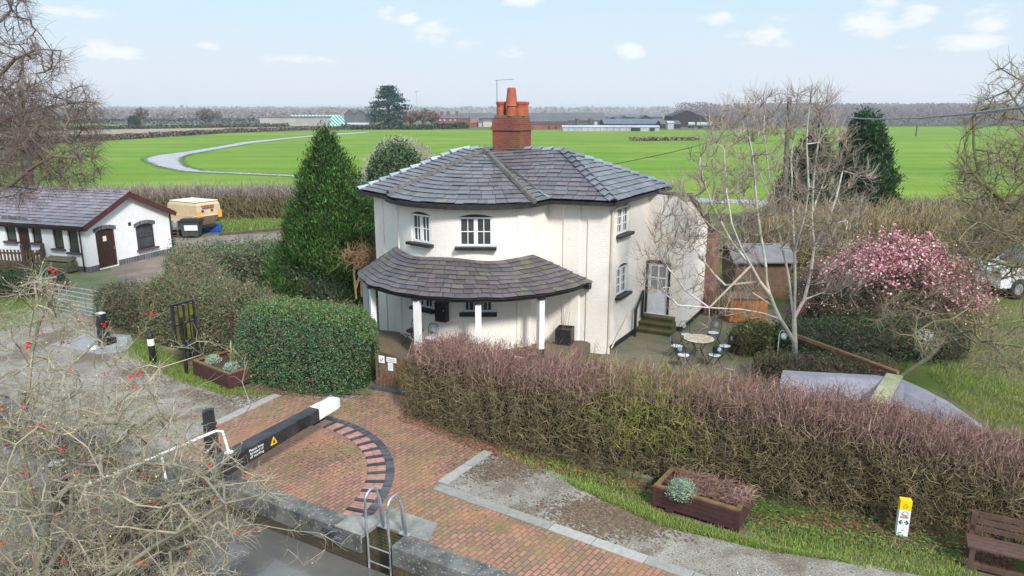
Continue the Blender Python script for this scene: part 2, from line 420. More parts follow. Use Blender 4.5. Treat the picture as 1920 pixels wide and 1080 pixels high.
# lock chamber: coping, walls, water
cp = MB()
for (sa, sb) in ((-15.9, 3.0), (3.75, LB)):
    s = sa
    while s < sb-.05:
        e = s+random.uniform(1.5, 2.1); e = sb if sb-e < .6 else e
        cp.prism([lk(s+.006, -.42), lk(e-.006, -.42), lk(e-.006, .0), lk(e-.03, .03), lk(s+.03, .03), lk(s+.006, .0)], -.33, .075+random.uniform(-.006, .006)); s = e
for (a, b) in ((LA, LB),):
    for k in range(18): cp.prism([lk(LA+k*1.5+.006, LW), lk(LA+k*1.5+1.494, LW), lk(LA+k*1.5+1.494, LW+.42), lk(LA+k*1.5+.006, LW+.42)], -.33, .07)
co_ = struct(cp, 'kerb', DSTONE)
lw = MB()
def uvwall(a, b, z0, z1):
    L = np.linalg.norm(b-a); lw.add([(*a, z0), (*b, z0), (*b, z1), (*a, z1)], [[0, 1, 2, 3]], uv=[(0, z0), (L, z0), (L, z1), (0, z1)])
uvwall(lk(LA, 0), lk(3.0, 0), -2.2, -.0); uvwall(lk(3.0, 0), lk(3.0, -.5), -2.2, 0); uvwall(lk(3.0, -.5), lk(3.75, -.5), -2.2, -.0); uvwall(lk(3.75, -.5), lk(3.75, 0), -2.2, 0); uvwall(lk(3.75, 0), lk(LB, 0), -2.2, 0)
uvwall(lk(LB, LW), lk(LA, LW), -2.2, 0); uvwall(lk(LB, 0), lk(LB, LW), -2.2, 0); uvwall(lk(LA, LW), lk(LA, 0), -2.2, 0)
tag(struct(lw, 'lock_wall', brickmat('wet_lock_brick', (.085, .06, .045), (.06, .045, .035), (.05, .05, .04), .23, .075, .01, moss=.5, mossc=(.05, .06, .02), rough=.6)), None)
wa = MB(); wa.sheet([lk(LA, 0), lk(LB, 0), lk(LB, LW), lk(LA, LW)], WZ)
t = NT('canal_water'); t.bump(t.noise(2.5, 4, .6), .03, .3); struct(wa, 'water', t.out(t.mix(t.ramp(t.noise(.6, 5, .6), [(.4, 0), (.7, 1)]), (.10, .095, .09), (.14, .13, .115)), .09, 0, .7))
sl = MB()
sl.prism([lk(2.55, -.52), lk(4.25, -.52), lk(4.05, -1.15), lk(2.85, -1.15)], -.1, .035); sl.prism([lk(2.3, -.518), lk(2.995, -.518), lk(2.995, .02), lk(2.3, .02)], -.1, .085)
struct(sl, 'pavement', mat('ladder_slab_concrete', (.27, .265, .25), (.17, .17, .15), 2.5, .9, bump=.006))
# ------------------------------------------------------------------ walls with real openings
class Path:
    def __init__(s, pts):
        s.p = np.array(pts, float); d = np.diff(s.p, axis=0); s.l = np.linalg.norm(d, axis=1); s.s = np.r_[0, np.cumsum(s.l)]; s.d = d/s.l[:, None]; s.L = s.s[-1]
    def seg(s, q): return int(np.clip(np.searchsorted(s.s, q, 'right')-1, 0, len(s.l)-1))
    def P(s, q, off=0):
        k = s.seg(q); p = s.p[k]+s.d[k]*(q-s.s[k]); d = s.d[k]
        return p+off*np.array([d[1], -d[0]])          # +off is outwards
    def N(s, q): d = s.d[s.seg(q)]; return np.array([d[1], -d[0]])
    def s_px(s, px, z):
        q = np.linspace(0, s.L, 800); return q[np.argmin([abs(pxof(s.P(a), z)-px) for a in q])]
def arch(o, q):
    """height of an opening's head at distance q"""
    if not o.get('rise'): return o['zt']
    h = o['w']/2; r = (h*h+o['rise']**2)/(2*o['rise']); x = q-o['s']
    return o['zt']-o['rise']+math.sqrt(max(r*r-x*x, 0))-(r-o['rise'])
def wall(mb, path, z0, z1, ops=(), depth=.13):
    zt = z1 if callable(z1) else (lambda q: z1)
    br = set(path.s.tolist())
    for o in ops:
        for k in range(9): br.add(o['s']-o['w']/2+o['w']*k/8)
    br = sorted(br); br = [b for i, b in enumerate(br) if i == 0 or b-br[i-1] > 1e-4]
    for a, b in zip(br[:-1], br[1:]):
        m = (a+b)/2; os_ = sorted([o for o in ops if abs(m-o['s']) < o['w']/2], key=lambda o: o['zb'])
        k = path.seg(m); off = path.p[k]-path.d[k]*path.s[k]
        pa, pb = off+path.d[k]*a, off+path.d[k]*b; n = np.array([path.d[k][1], -path.d[k][0]])
        def q(p0, p1, za0, zb0, za1, zb1): mb.add([(*p0, za0), (*p1, zb0), (*p1, zb1), (*p0, za1)], [[0, 1, 2, 3]], uv=[(a, za0), (b, zb0), (b, zb1), (a, za1)])
        ya = yb = z0; ia, ib = pa-n*depth, pb-n*depth
        for o in os_:
          if o['zb'] > z0+.01: q(pa, pb, ya, yb, o['zb'], o['zb'])
          ya, yb = arch(o, a), arch(o, b)
        q(pa, pb, ya, yb, zt(a), zt(b))
        for o in os_:
         ha, hb = arch(o, a), arch(o, b)
         mb.add([(*pa, ha), (*pb, hb), (*ib, hb), (*ia, ha)], [[3, 2, 1, 0]], uv=[(a, 0), (b, 0), (b, .1), (a, .1)])
         mb.add([(*pa, o['zb']), (*pb, o['zb']), (*ib, o['zb']), (*ia, o['zb'])], [[0, 1, 2, 3]], uv=[(a, 0), (b, 0), (b, .1), (a, .1)])
         for e, pe, ie, he in ((o['s']-o['w']/2, pa, ia, ha), (o['s']+o['w']/2, pb, ib, hb)):
             if abs((a if pe is pa else b)-e) < 1e-3:
                 mb.add([(*pe, o['zb']), (*ie, o['zb']), (*ie, he), (*pe, he)], [[0, 1, 2, 3]], uv=[(0, o['zb']), (.1, o['zb']), (.1, he), (0, he)])
def frame_of(path, s):
    n = path.N(s); return path.P(s), np.array([-n[1], n[0]]), n     # point, along (left to right), out
def casement(root, path, o, frame, cols=2, panes=(2, 2), inset=.09, sill=BLACK, head=BLACK, mull=None, lintel=True):
    """casement window: frame with glazing bars, glass behind, black sill and arched head piece"""
    P, u, n = frame_of(path, o['s']); w, zb = o['w'], o['zb']; zt = o['zt']-(o['rise'] if o.get('rise') else 0)
    base = P-n*inset
    def L(x, z, y=0): p = base+u*x+n*y; return np.array([p[0], p[1], z])
    ax = [(*u, 0), (*n, 0), (0, 0, 1)]
    f = MB()
    def bx(x, z, sx, sz, sy=.05, y=0): f.box(L(x, z, y), (sx, sy, sz), ax=ax)
    bx(-w/2+.03, (zb+zt)/2, .06, zt-zb); bx(w/2-.03, (zb+zt)/2, .06, zt-zb)
    bx(0, zb+.035, w-.12, .07); bx(0, zt-.03, w-.12, .06)
    iw = (w-.12)/cols
    for c in range(cols):
        x0 = -w/2+.06+c*iw
        if c: bx(x0, (zb+zt)/2, .075, zt-zb-.13, .055)
        for k in range(1, panes[0]): bx(x0+iw*k/panes[0], (zb+zt)/2, .026, zt-zb-.13, .03)
        for k in range(1, panes[1]): bx(x0+iw/2, zb+.07+(zt-zb-.13)*k/panes[1], iw-.07, .026, .034)
        if cols > 1:
            bx(x0+.045 if c else x0+.025, (zb+zt)/2, .04, zt-zb-.14, .06, .006); bx(x0+iw-.025 if c else x0+iw-.045, (zb+zt)/2, .04, zt-zb-.14, .06, .006)
    fo = f.build('window', frame, root)
    g_ = MB(); g_.box(L(0, (zb+zt)/2, -.012), (w-.1, .008, zt-zb-.1), ax=ax); g_.build('pane', GLASS, fo)
    cm = MB()
    if o.get('curt'): 
        for sgn in (-1, 1): cm = MB(); cm.box(L(sgn*(w/2-.12), (zb+zt)/2, -.1), (.2, .03, zt-zb), ax=ax); cm.build('curtain', mat('curtain_cloth', (.45, .43, .4)), fo)
    if sill: sm = MB(); sm.box(L(0, zb-.05, .11), (w+.2, .3, .1), ax=ax); sm.build('sill', sill, fo)
    if lintel and o.get('rise'):
        a = MB(); N = 10; v = []
        for k in range(N+1):
            q = -w/2+w*k/N; z = arch(o, o['s']+q)-.002
            for y in (-.02, .035): v += [L(q, zt+.001 if True else 0, y), L(q, z, y)]
        F = []
        for k in range(N):
            b0, b1 = k*4, k*4+4
            F += [[b0+2, b1+2, b1+3, b0+3], [b0+1, b0, b1, b1+1][::-1], [b0+3, b1+3, b1+1, b0+1], [b0, b1, b1+2, b0+2]]
        a.add(v, F); a.build('lintel', head, fo)
    return fo

# ------------------------------------------------------------------ slates, each laid on its plane
def clip(poly, a, b):
    """keep the part of a 2D polygon left of a->b"""
    out = []; n = len(poly); d = b-a
    f = lambda p: d[0]*(p[1]-a[1])-d[1]*(p[0]-a[0])
    for i in range(n):
        p, q = poly[i], poly[(i+1) % n]; fp, fq = f(p), f(q)
        if fp >= 0: out.append(p)
        if fp*fq < 0: out.append(p+(q-p)*(fp/(fp-fq)))
    return out
def slatecol(base, hue):
    b = random.uniform(.74, 1.2); t_ = random.random()
    c = np.array(base)*b*.8
    if t_ < .25: c = c*np.array([1.06, .98, 1.01])
    elif t_ < .42: c = c*np.array([.95, .99, 1.04])
    if random.random() < hue: c = c*.72+np.array([.045, .047, .02])
    return c
def slates(mb, e0, e1, tops, base, gauge=.29, width=.40, hue=.03, over=.03):
    """courses of slates on the plane through the eave e0-e1 and the top points"""
    e0, e1 = np.array(e0, float), np.array(e1, float); tops = [np.array(t_, float) for t_ in tops]
    u = e1-e0; Lu = np.linalg.norm(u); u /= Lu
    m = sum(tops)/len(tops)-e0; v = m-u*(m@u); v /= np.linalg.norm(v); n = np.cross(u, v)
    poly = [np.array([0, -over]), np.array([Lu, -over])]+[np.array([(t_-e0)@u, (t_-e0)@v]) for t_ in tops]
    dv = [(t_-e0)@n for t_ in tops]; qx = [(t_-e0)@u for t_ in tops]; vy = sum((t_-e0)@v for t_ in tops)/len(tops)
    def dev(p):
        if len(tops) == 1: return 0.
        lam = min(1., max(0., (p[0]-qx[1])/((qx[0]-qx[1]) or 1e-6))); return max(0, p[1]/vy)*(dv[1]+(dv[0]-dv[1])*lam)
    lo = min(p[0] for p in poly); hi = max(p[0] for p in poly); vm = max(p[1] for p in poly)
    k = 0; y = -over
    while y < vm:
        x = lo-random.uniform(0, width)
        while x < hi:
            wd = width*random.uniform(.75, 1.35); g_ = .008
            jy = random.uniform(-.012, .012)
            q = [np.array(p) for p in ((x+g_, y+jy), (x+wd-g_, y+jy+random.uniform(-.006, .006)), (x+wd-g_, y+gauge*1.35), (x+g_, y+gauge*1.35))]
            c = q
            for i in range(len(poly)): c = clip(c, poly[i], poly[(i+1) % len(poly)]) if len(c) > 2 else []
            if len(c) > 2:
                tl = random.uniform(.03, .05)
                top = [e0+u*p[0]+v*p[1]+n*(.012+dev(p)+tl*(1-(p[1]-y)/(gauge*1.35))) for p in c]
                bot = [t_-n*.012 for t_ in top]; N = len(c)
                mb.add(top+bot, [list(range(N))]+[[i, N+i, N+(i+1) % N, (i+1) % N] for i in range(N)], slatecol(base, hue))
            x += wd
        y += gauge; k += 1
def curved_slates(mb, C0, C1, courses, base, width=.36, hue=.03, hueat=None):
    """C0(s), C1(s): eave and top curves for s in 0..1"""
    ss = np.linspace(0, 1, 60); E = np.array([C0(a) for a in ss])
    L0_ = np.linalg.norm(np.diff(E, axis=0), axis=1).sum(); T = np.array([C1(a) for a in ss]); L1_ = np.linalg.norm(np.diff(T, axis=0), axis=1).sum()
    for k in range(courses):
        t0, t1 = k/courses, min(1., (k+1.35)/courses); L = L0_+(L1_-L0_)*t0
        s_ = -random.random()*.5*width/max(L, .2)
        while s_ < 1:
            ds = width*random.uniform(.75, 1.35)/max(L, .25); a, b = max(s_, 0), min(1., s_+ds-.014/max(L, .3))
            if b-a > .1*ds:
                pts = []
                j = random.uniform(-.05, .05)/courses
                for (q, t_) in ((a, t0+j), ((a+b)/2, t0+j), (b, t0+j), (b, t1), ((a+b)/2, t1), (a, t1)):
                    pts.append(C0(q)+(C1(q)-C0(q))*max(t_, -.02))
                pts = np.array(pts); n = np.cross(pts[2]-pts[0], pts[5]-pts[0]); n /= np.linalg.norm(n)+1e-9
                if n[2] < 0: n = -n
                tl = random.uniform(.03, .05)
                top = pts+n*(.012+tl*np.array([1, 1, 1, 0, 0, 0]))[:, None]; bot = top-n*.012
                hh = hue if hueat is None else hue+hueat((a+b)/2, (t0+t1)/2)
                mb.add(np.r_[top, bot], [[0, 1, 2, 3, 4, 5]]+[[i, 6+i, 6+(i+1) % 6, (i+1) % 6] for i in range(6)], slatecol(base, hh))
            s_ += ds
def ridge(mb, a, b, n_, w=.3, col=(.16, .165, .19), lift=.06, drop=.1, step=.075):
    """angular ridge tiles laid end to end, each lapping the next"""
    a, b = np.array(a, float), np.array(b, float); d = b-a; L = np.linalg.norm(d); d /= L
    s_ = np.cross(d, (0, 0, 1.)); s_ /= np.linalg.norm(s_); up = np.cross(s_, d)
    for k in range(n_):
        p, q = a+d*L*k/n_, a+d*L*(k+1.06)/n_; c = np.array(col)*random.uniform(.7, 1.4)
        V = []
        for pt, l_ in ((p, lift), (q, lift+step)):
            V += [pt-s_*w/2-up*drop+up*l_, pt+up*l_, pt+s_*w/2-up*drop+up*l_]
        V = np.array(V); W = V-up*.03
        mb.add(np.r_[V, W], [[0, 1, 4, 3], [1, 2, 5, 4], [0, 6, 7, 1], [1, 7, 8, 2], [3, 4, 10, 9], [4, 5, 11, 10], [0, 3, 9, 6], [2, 8, 11, 5]], c)
        z_ = up*.09; mb.add([q-s_*w/2-up*drop+up*(lift+step)-up*.031, q+up*(lift+step-.031), q+s_*w/2-up*drop+up*(lift+step)-up*.031, q-s_*w/2-up*drop+up*(lift+step)-z_, q+up*(lift+step)-z_, q+s_*w/2-up*drop+up*(lift+step)-z_], [[0, 1, 4, 3], [1, 2, 5, 4]], (.025, .025, .028))

# ------------------------------------------------------------------ the lock keeper's cottage
def paintbrick():
    t = NT('cream_painted_brick'); b = t.n('TexBrick'); t.l(t.coord('UV'), b.inputs['Vector'])
    for k, v in (('Scale', 1), ('Brick Width', .23), ('Row Height', .078), ('Mortar Size', .006), ('Mortar Smooth', .6)): b.inputs[k].default_value = v
    c = t.mix(t.ramp(t.noise(.7, 5), [(.35, 0), (.7, 1)]), (.83, .775, .715), (.79, .725, .66))
    mp = t.n('Mapping'); mp.inputs['Scale'].default_value = (2, 2, .3); t.l(t.coord(), mp.inputs[0])
    c = t.mix(t.ramp(t.noise(1.3, 5, .6, mp.outputs[0]), [(.5, 0), (.8, .16)]), c, (.5, .42, .35))
    c = t.mix(t.ramp(t.noise(5, 6, .7), [(.64, 0), (.72, .4)]), c, (.5, .43, .36))
    h = t.n('Math', operation='MULTIPLY_ADD'); t.l(b.outputs['Fac'], h.inputs[0]); h.inputs[1].default_value = -1; t.l(t.noise(9, 4), h.inputs[2])
    t.bump(h.outputs[0], .022, .55); return t.out(c, .7, 0, .25)
CREAM = paintbrick()
REDB = brickmat('red_brick', (.34, .085, .05), (.22, .06, .042), (.2, .16, .13), .23, .078, .012)
Ce = np.array([-1.18, 26.42]); HZ = 5.45
def ce(r, deg, z=None):
    p = Ce+r*np.array([math.cos(R(deg)), math.sin(R(deg))]); return p if z is None else np.array([*p, z])
house = thing('cottage', 'two storey cream painted brick cottage with curved bow front and slate roof', 'house', (0, 27, 0))
Lw, Wv, Rc, E1, E2, E3 = np.array([-5.15, 27.05]), np.array([1.27, 24.95]), np.array([3.30, 24.2]), np.array([5.25, 27.56]), np.array([6.59, 26.86]), np.array([8.15, 29.72])
bowp = [ce(3.05, a) for a in np.linspace(-164, -53.5, 29)]
front = Path([Lw]+bowp+[Wv, Rc])
side = Path([Rc, E1]); ext = Path([E1, E2]); extside = Path([E2, E3])
def op(path, x0, x1, yb, yt, rise=.08, **k):
    zm = zat(path.P(path.s_px((x0+x1)/2, 3)), (yb+yt)/2); a, b = path.s_px(x0, zm), path.s_px(x1, zm); s_ = (a+b)/2; P = path.P(s_)
    return dict(s=s_, w=b-a, zb=zat(P, yb), zt=zat(P, yt), rise=rise, **k)
w1 = op(front, 772, 806.5, 455, 397, .1); w2 = op(front, 859, 925, 462.5, 402, .1, curt=1)
w3 = op(front, 867, 926, 586, 540, .0); w4 = op(front, 778, 812, 577, 530, .0)
w5 = op(side, 1158, 1181, 437.5, 381, .12); w6 = op(side, 1156, 1177, 551, 494, .12)
w1['w'] = max(w1['w'], .95)
for o in (w3, w4): o['zt'] = o['zb']+1.05; o['rise'] = .08
dr = op(ext, 1209, 1256, 590, 489, .07); dr['zb'] = .60; dr['zt'] = 2.75
wm = MB()
wall(wm, front, -.1, 5.5, [w1, w2, w3, w4]); wall(wm, side, -.1, 5.5, [w5, w6])
wall(wm, ext, -.1, 5.28, [dr], .1); wall(wm, extside, -.1, lambda q: 5.28-q/extside.L*1.6)
BkR, BkL = np.array([6.0, 29.1]), np.array([-2.6, 32.2])
wall(wm, Path([E1, BkR, BkL, Lw]), -.1, 5.5)
# pilasters stand proud of the wall
for (a, b) in ((1056, 1087), (1101, 1139.5)):
    s0, s1 = front.s_px(a, 3), front.s_px(b, 3); P0, P1 = front.P(s0), front.P(s1); n = front.N((s0+s1)/2)
    if b > 1130: P1 = Rc
    dd_ = (P1-P0)/np.linalg.norm(P1-P0); q = [P0-n*.02-dd_*.05, P1-n*.02+(dd_*.05 if b < 1130 else 0), P1+n*.05, P0+n*.05]
    for i in range(4):
        if i == 0: continue
        c, d = q[i], q[(i+1) % 4]; l = np.linalg.norm(d-c)
        wm.add([(*c, -.1), (*d, -.1), (*d, 5.48), (*c, 5.48)], [[3, 2, 1, 0]], uv=[(0, 0), (l, 0), (l, 5.5), (0, 5.5)])
for (a0, a1) in ((-64, -53.6), (-163.5, -157)):
    q = [ce(3.05, a) for a in np.linspace(a0, a1, 4)]; o_ = [ce(3.095, a) for a in np.linspace(a0, a1, 4)]
    loop = [q[0]]+o_+[q[-1]]
    for c, d in zip(loop[:-1], loop[1:]):
        l = np.linalg.norm(d-c); wm.add([(*c, -.1), (*d, -.1), (*d, 5.48), (*c, 5.48)], [[0, 1, 2, 3]], uv=[(0, 0), (l, 0), (l, 5.5), (0, 5.5)])
d_ = (bowp[0]-Lw)/np.linalg.norm(bowp[0]-Lw); n_ = np.array([d_[1], -d_[0]])
loop = [Lw, Lw+n_*.045, Lw+d_*.72+n_*.045, Lw+d_*.72]
for c, d in zip(loop[:-1], loop[1:]):
    l = np.linalg.norm(d-c); wm.add([(*c, -.1), (*d, -.1), (*d, 5.48), (*c, 5.48)], [[0, 1, 2, 3]], uv=[(0, 0), (l, 0), (l, 5.5), (0, 5.5)])
wm.build('wall', CREAM, house)
for o in (w1, w2): casement(house, front, o, WHITE, 2, (2, 2) if o is w1 else (2, 2))
for o in (w3, w4): casement(house, front, o, WHITE, 2, (3, 3) if o is w3 else (2, 3))
for o in (w5, w6): casement(house, side, o, WHITE, 2, (2, 3))
# dark plinth along the side, back brick pier and lean-to roof
pl = MB()
for pth, a, b in ((side, .1, side.L-.02), (ext, .02, ext.L), (extside, 0, extside.L)):
    P0, P1 = pth.P(a), pth.P(b-1e-6); n = pth.N((a+b)/2); pl.prism([P0-n*.01, P1-n*.01, P1+n*.03, P0+n*.03], -.05, .2)
pl.build('plinth', BLACK, house)
u61 = np.array([.478, .878]); u29 = np.array([u61[1], -u61[0]])
bp = MB()
bpP = Path([E3+u61*.02-u29*.05, E3+u61*.02+u29*.25, E3+u61*1.3+u29*.25, E3+u61*1.3-u29*3]); wall(bp, bpP, 0, lambda q: 3.45)
bp.build('brick_pier', REDB, house)
lr = MB(); a0 = np.array([*(E2+u29*.12), 5.36]); a1 = np.array([*(E3+u29*.12+u61*1.4), 3.25]); b0 = a0-np.array([*(u29*2.6), 0]); b1 = a1-np.array([*(u29*2.6), 0])
slates(lr, a1, b1, [b0, a0], (.14, .12, .11), .22, .3, .2)
lr.add([a0, a1, b1, b0, a0-(0, 0, .09), a1-(0, 0, .09), b1-(0, 0, .09), b0-(0, 0, .09)], [[0, 1, 2, 3], [0, 4, 5, 1], [4, 7, 6, 5], [0, 3, 7, 4]], (.08, .06, .045))
lr.add(np.array([(*(E1-u61*.0), 5.33), (*(E2+u29*.12-u61*.1), 5.33), (*(E2+u29*.12+u61*.25), 5.37), (*(E1+u61*.25), 5.37)]), [[0, 1, 2, 3]], (.2, .19, .18))
lr.build('lean_to_roof', SLATE, house)
# main roof
Z3 = lambda p, z: np.array([p[0], p[1], z])
Lc, BL = np.array([-5.85, 27.6, HZ]), ce(3.32, -168, HZ)
HR, V_, RC, RE = np.array([.72, 23.5, HZ]), np.array([1.26, 24.42, HZ]), np.array([3.34, 23.72, HZ]), np.array([6.36, 29.0, HZ])
RRg, RLg, J = at(1056, 282, 6.92), at(864, 279, 6.86), at(909, 284, 6.8)
Bl = np.array([-3.0, 32.6, HZ])
rf = MB(); GREYS = (.158, .150, .160)
slates(rf, V_, RC, [RRg, J], (.150, .136, .150)); slates(rf, RC, RE, [RRg], (.175, .18, .2)); slates(rf, HR, V_, [J], (.16, .16, .16), hue=.22)
slates(rf, Lc, BL, [J, RLg], GREYS); slates(rf, Bl, Lc, [RLg], GREYS, .3, .5); slates(rf, RE, Bl, [RLg, RRg], GREYS, .3, .5)
bang = lambda s_: -168+s_*(168-58.5)
curved_slates(rf, lambda s_: (ce(3.36, bang(s_), HZ-.02) if s_ < .985 else HR-(0, 0, .02)), lambda s_: J+np.array([0, 0, .0])*s_, 14, GREYS, .38)
# boarding and soffit under the slates
dk = (.02, .02, .02)
for tri in ([V_, RC, RRg], [V_, RRg, J], [RC, RE, RRg], [HR, V_, J], [Lc, BL, J], [Lc, J, RLg], [Bl, Lc, RLg], [RE, Bl, RLg], [RE, RLg, RRg]): rf.add(np.array(tri)-(0, 0, .07), [list(range(len(tri)))], dk)
arc = [ce(3.36, bang(s_), HZ-.03) for s_ in np.linspace(0, 1, 24)]
for a, b in zip(arc[:-1], arc[1:]): rf.add([a, b, J-(0, 0, .04)], [[0, 1, 2]], dk)
rf.add([q-(0, 0, .05) for q in [Lc, BL]+arc+[HR, V_, RC, RE, Bl]], [list(range(31-1))[::-1]], (.03, .03, .03)) if False else None
roof = rf.build('roof', SLATE, house)
for a_, b_, k_, c_, l_ in ((RRg, RC, 11, (.12, .125, .15), .09), (RRg, RE, 12, (.15, .17, .2), .07), (at(978, 279, 6.9), RRg, 4, (.2, .22, .27), .06), (RLg, Lc, 10, (.28, .32, .37), .06), (RLg, at(928, 279, 6.86), 4, (.27, .31, .36), .06)):
    rt = MB(); ridge(rt, a_, b_, k_, .36, c_, l_); rt.build('ridge_tiles', SLATE, roof)
fl = MB(); up = np.array([0, 0, .05])
for a in (BL, HR):
    pts = [a+(J-a)*k/14+up+np.array([0, 0, random.uniform(-.015, .02)]) for k in range(15)]; fl.tube(pts, [.11+random.uniform(-.01, .015) for _ in pts], 6)
fl.box(J+np.array([.55, .2, .12]), (.4, .3, .3), .4); fl.box(J+np.array([0, 0, .03]), (.3, .3, .2), .5)
fl.build('hip_mortar', mat('mortar_fillet', (.075, .072, .068), (.15, .14, .125), 6, .95, bump=.03), roof)
vl = MB(); vl.bar(V_+(0, 0, .06), J+(0, 0, .09), .12, .01); vl.build('valley_lead', mat('lead', (.24, .25, .27), (.17, .2, .14), 5, .5), roof)
gt = MB()
for pts in ([Lc, BL], arc+[HR], [HR, V_], [V_, RC, RE], [RE, Bl], [Bl, Lc]):
    for a, b in zip(pts[:-1], pts[1:]):
        d = (b-a)/np.linalg.norm(b-a); n = np.array([d[1], -d[0], 0])
        gt.bar(a+n*.03-(0, 0, .10), b+n*.03-(0, 0, .10), .1, .115); gt.bar(a-n*.12-(0, 0, .12), b-n*.12-(0, 0, .12), .26, .04)
gt.build('gutter', BLACK, house)
dp = MB(); p = side.P(.10)+side.N(.1)*.07; q = np.array([*p, 0.])
dp.tube([q+(0, 0, .12), q+(0, 0, 5.05), q+np.array([.22, .1, 5.22]), q+np.array([.45, .5, 5.3])], .042, 8, None); dp.tube([q+(-.02, -.06, .0), q+(0, 0, .2)], .06, 8)
p2 = side.P(.35)+side.N(.1)*.08; p3 = side.P(2.0)+side.N(1)*.08; dp.tube([(*p2, .12), (*p3, 1.05)], .025, 6)
dp.build('downpipe', mat('cream_pipe', (.6, .52, .46), (.5, .43, .37), 4, .6), house)
# porch: ruled slate roof on an arc of posts
PZ, PR = 2.6, 4.47
pang = lambda s_: -173+s_*(173-28)
tz = lambda s_: 3.5
def ptop(s_):
    a = -163+s_*(163-52.0); p_ = ce(3.08, a, 3.52+.10*math.cos(s_*math.pi*2)**2)
    return p_
pe = lambda s_: ce(PR+.02*math.sin(s_*40), pang(s_), PZ+.012*math.sin(s_*55))
pr = MB()
curved_slates(pr, pe, ptop, 9, (.125, .108, .112), .36, .06, lambda s_, t_: .55*max(0, (s_-.72))*2.2+.12*(t_ > .6))
for k in range(40):
    a, b = k/40, (k+1)/40; pr.add(np.array([pe(a), pe(b), ptop(b), ptop(a)])-(0, 0, .035), [[0, 1, 2, 3]], (.03, .025, .022))
pro = pr.build('porch_roof', SLATE, house)
pb = MB()
bl_ = [ce(PR-.16, pang(k/40), PZ-.09) for k in range(41)]
for a, b in zip(bl_[:-1], bl_[1:]): pb.bar(a, b, .12, .12)
for s_ in (.985,): pb.bar(pe(s_)-(0, 0, .12), np.array([*ce(4.2, -30), PZ-.12]), .2, .2)
pb.build('beam', BLACK, pro)
FZ = .4
for deg in (-169, -149.5, -116.5, -88.6, -60.3):
    c = ce(PR-.2, deg); po = MB(); po.box((*c, (FZ+.3+PZ-.15)/2), (.19, .19, PZ-.15-FZ-.3), R(deg)); o_ = po.build('porch_post', WHITE, house)
    pk = MB(); pk.box((*c, FZ+.15), (.2, .2, .3), R(deg)); pk.build('plinth', BLACK, o_)
    ck = MB(); ck.box((*c, PZ-.17), (.3, .22, .06), R(deg)); ck.build('cap', BLACK, o_)
# chimney
ca = R(-26); cx = np.array([math.cos(ca), math.sin(ca), 0]); cy = np.array([-math.sin(ca), math.cos(ca), 0])
CB = np.array([*at(957, 285, 6.8)[:2], 0])+cy*.75; CB[0] -= .27
ch = MB()
def ubox(c, sx, sy, z0, z1):
    for (o_, a, b, w_) in ((-cy*sy/2, -cx*sx/2, cx*sx/2, sx), (cx*sx/2, -cy*sy/2, cy*sy/2, sy), (cy*sy/2, cx*sx/2, -cx*sx/2, sx), (-cx*sx/2, cy*sy/2, -cy*sy/2, sy)):
        P0, P1 = c+o_+a, c+o_+b; ch.add([P0+(0, 0, z0), P1+(0, 0, z0), P1+(0, 0, z1), P0+(0, 0, z1)], [[0, 1, 2, 3]], uv=[(0, z0), (w_, z0), (w_, z1), (0, z1)])
    ch.add([c-cx*sx/2-cy*sy/2+(0, 0, z1), c+cx*sx/2-cy*sy/2+(0, 0, z1), c+cx*sx/2+cy*sy/2+(0, 0, z1), c-cx*sx/2+cy*sy/2+(0, 0, z1)], [[0, 1, 2, 3]], uv=[(0, 0), (.1, 0), (.1, .1), (0, .1)])
CW, CD = 1.2, 1.05
ubox(CB, CW, CD, 6.2, 7.62); ubox(CB, CW+.1, CD+.1, 7.62, 7.78); ubox(CB, CW+.02, CD+.02, 7.78, 7.94); ubox(CB, CW-.08, CD-.08, 7.94, 8.12)
cho = ch.build('chimney', brickmat('weathered_red_brick', (.26, .058, .04), (.15, .042, .035), (.14, .11, .10), .23, .078, .012, moss=.62, mossc=(.12, .08, .07), mscale=3, bump=.015), roof)
fm = MB(); fm.prism([(CB+cx*sx*(CW/2-.06)+cy*sy*(CD/2-.06))[:2] for sx, sy in ((-1, -1), (1, -1), (1, 1), (-1, 1))], 8.12, 8.2); fm.build('flaunching', mat('flaunching', (.17, .15, .12), (.1, .1, .07), 6, .95, bump=.02), cho)
POT = mat('terracotta', (.37, .10, .055), (.28, .075, .045), 4, .7)
def pot(x, y, prof):
    m_ = MB(); p_ = CB+cx*x+cy*y; m_.lathe((p_[0], p_[1], 8.16), prof, 14); m_.build('chimney_pot', POT, cho, smooth=False)
flr = [(.19, 0), (.19, .28), (.175, .3), (.175, .42), (.2, .44), (.22, .52), (.2, .56), (.12, .56), (.12, .3)]
pot(-.36, -.2, flr); pot(.42, -.12, flr); pot(.38, .3, flr); pot(-.12, .22, [(.19, 0), (.16, .78), (.17, .8), (.12, .8), (.11, .4)])
pot(.13, -.3, [(.22, 0), (.21, .38), (.25, .39), (.23, .46), (.16, 1.06), (.135, 1.08), (.12, .6)])
ae = thing('television_aerial', 'thin tall television aerial mast clamped to the brick chimney', 'aerial', CB-cx*.64)
am = MB(); A0 = CB-cx*.66
am.tube([A0+(0, 0, 7.2), A0+(0, 0, 9.56)], .022, 6); am.build('mast', GREYM, ae)
am = MB(); am.tube([A0+np.array([-.08, 0, 9.54]), A0+np.array([.68, -.1, 9.58])], .013, 5)
for k in range(9): q = A0+np.array([.02+k*.08, -.01*k, 9.55+.004*k]); am.tube([q-(.02, .16-.006*k, 0), q+(.02, .16-.006*k, 0)], .005, 4)
am.build('antenna', GREYM, ae)
for k in range(2): bm_ = MB(); bm_.bar(A0+(0, 0, 7.25+.3*k), A0+cx*.12+np.array([0, 0, 7.25+.3*k]), .04, .04); bm_.build('bracket', BLACK, ae)
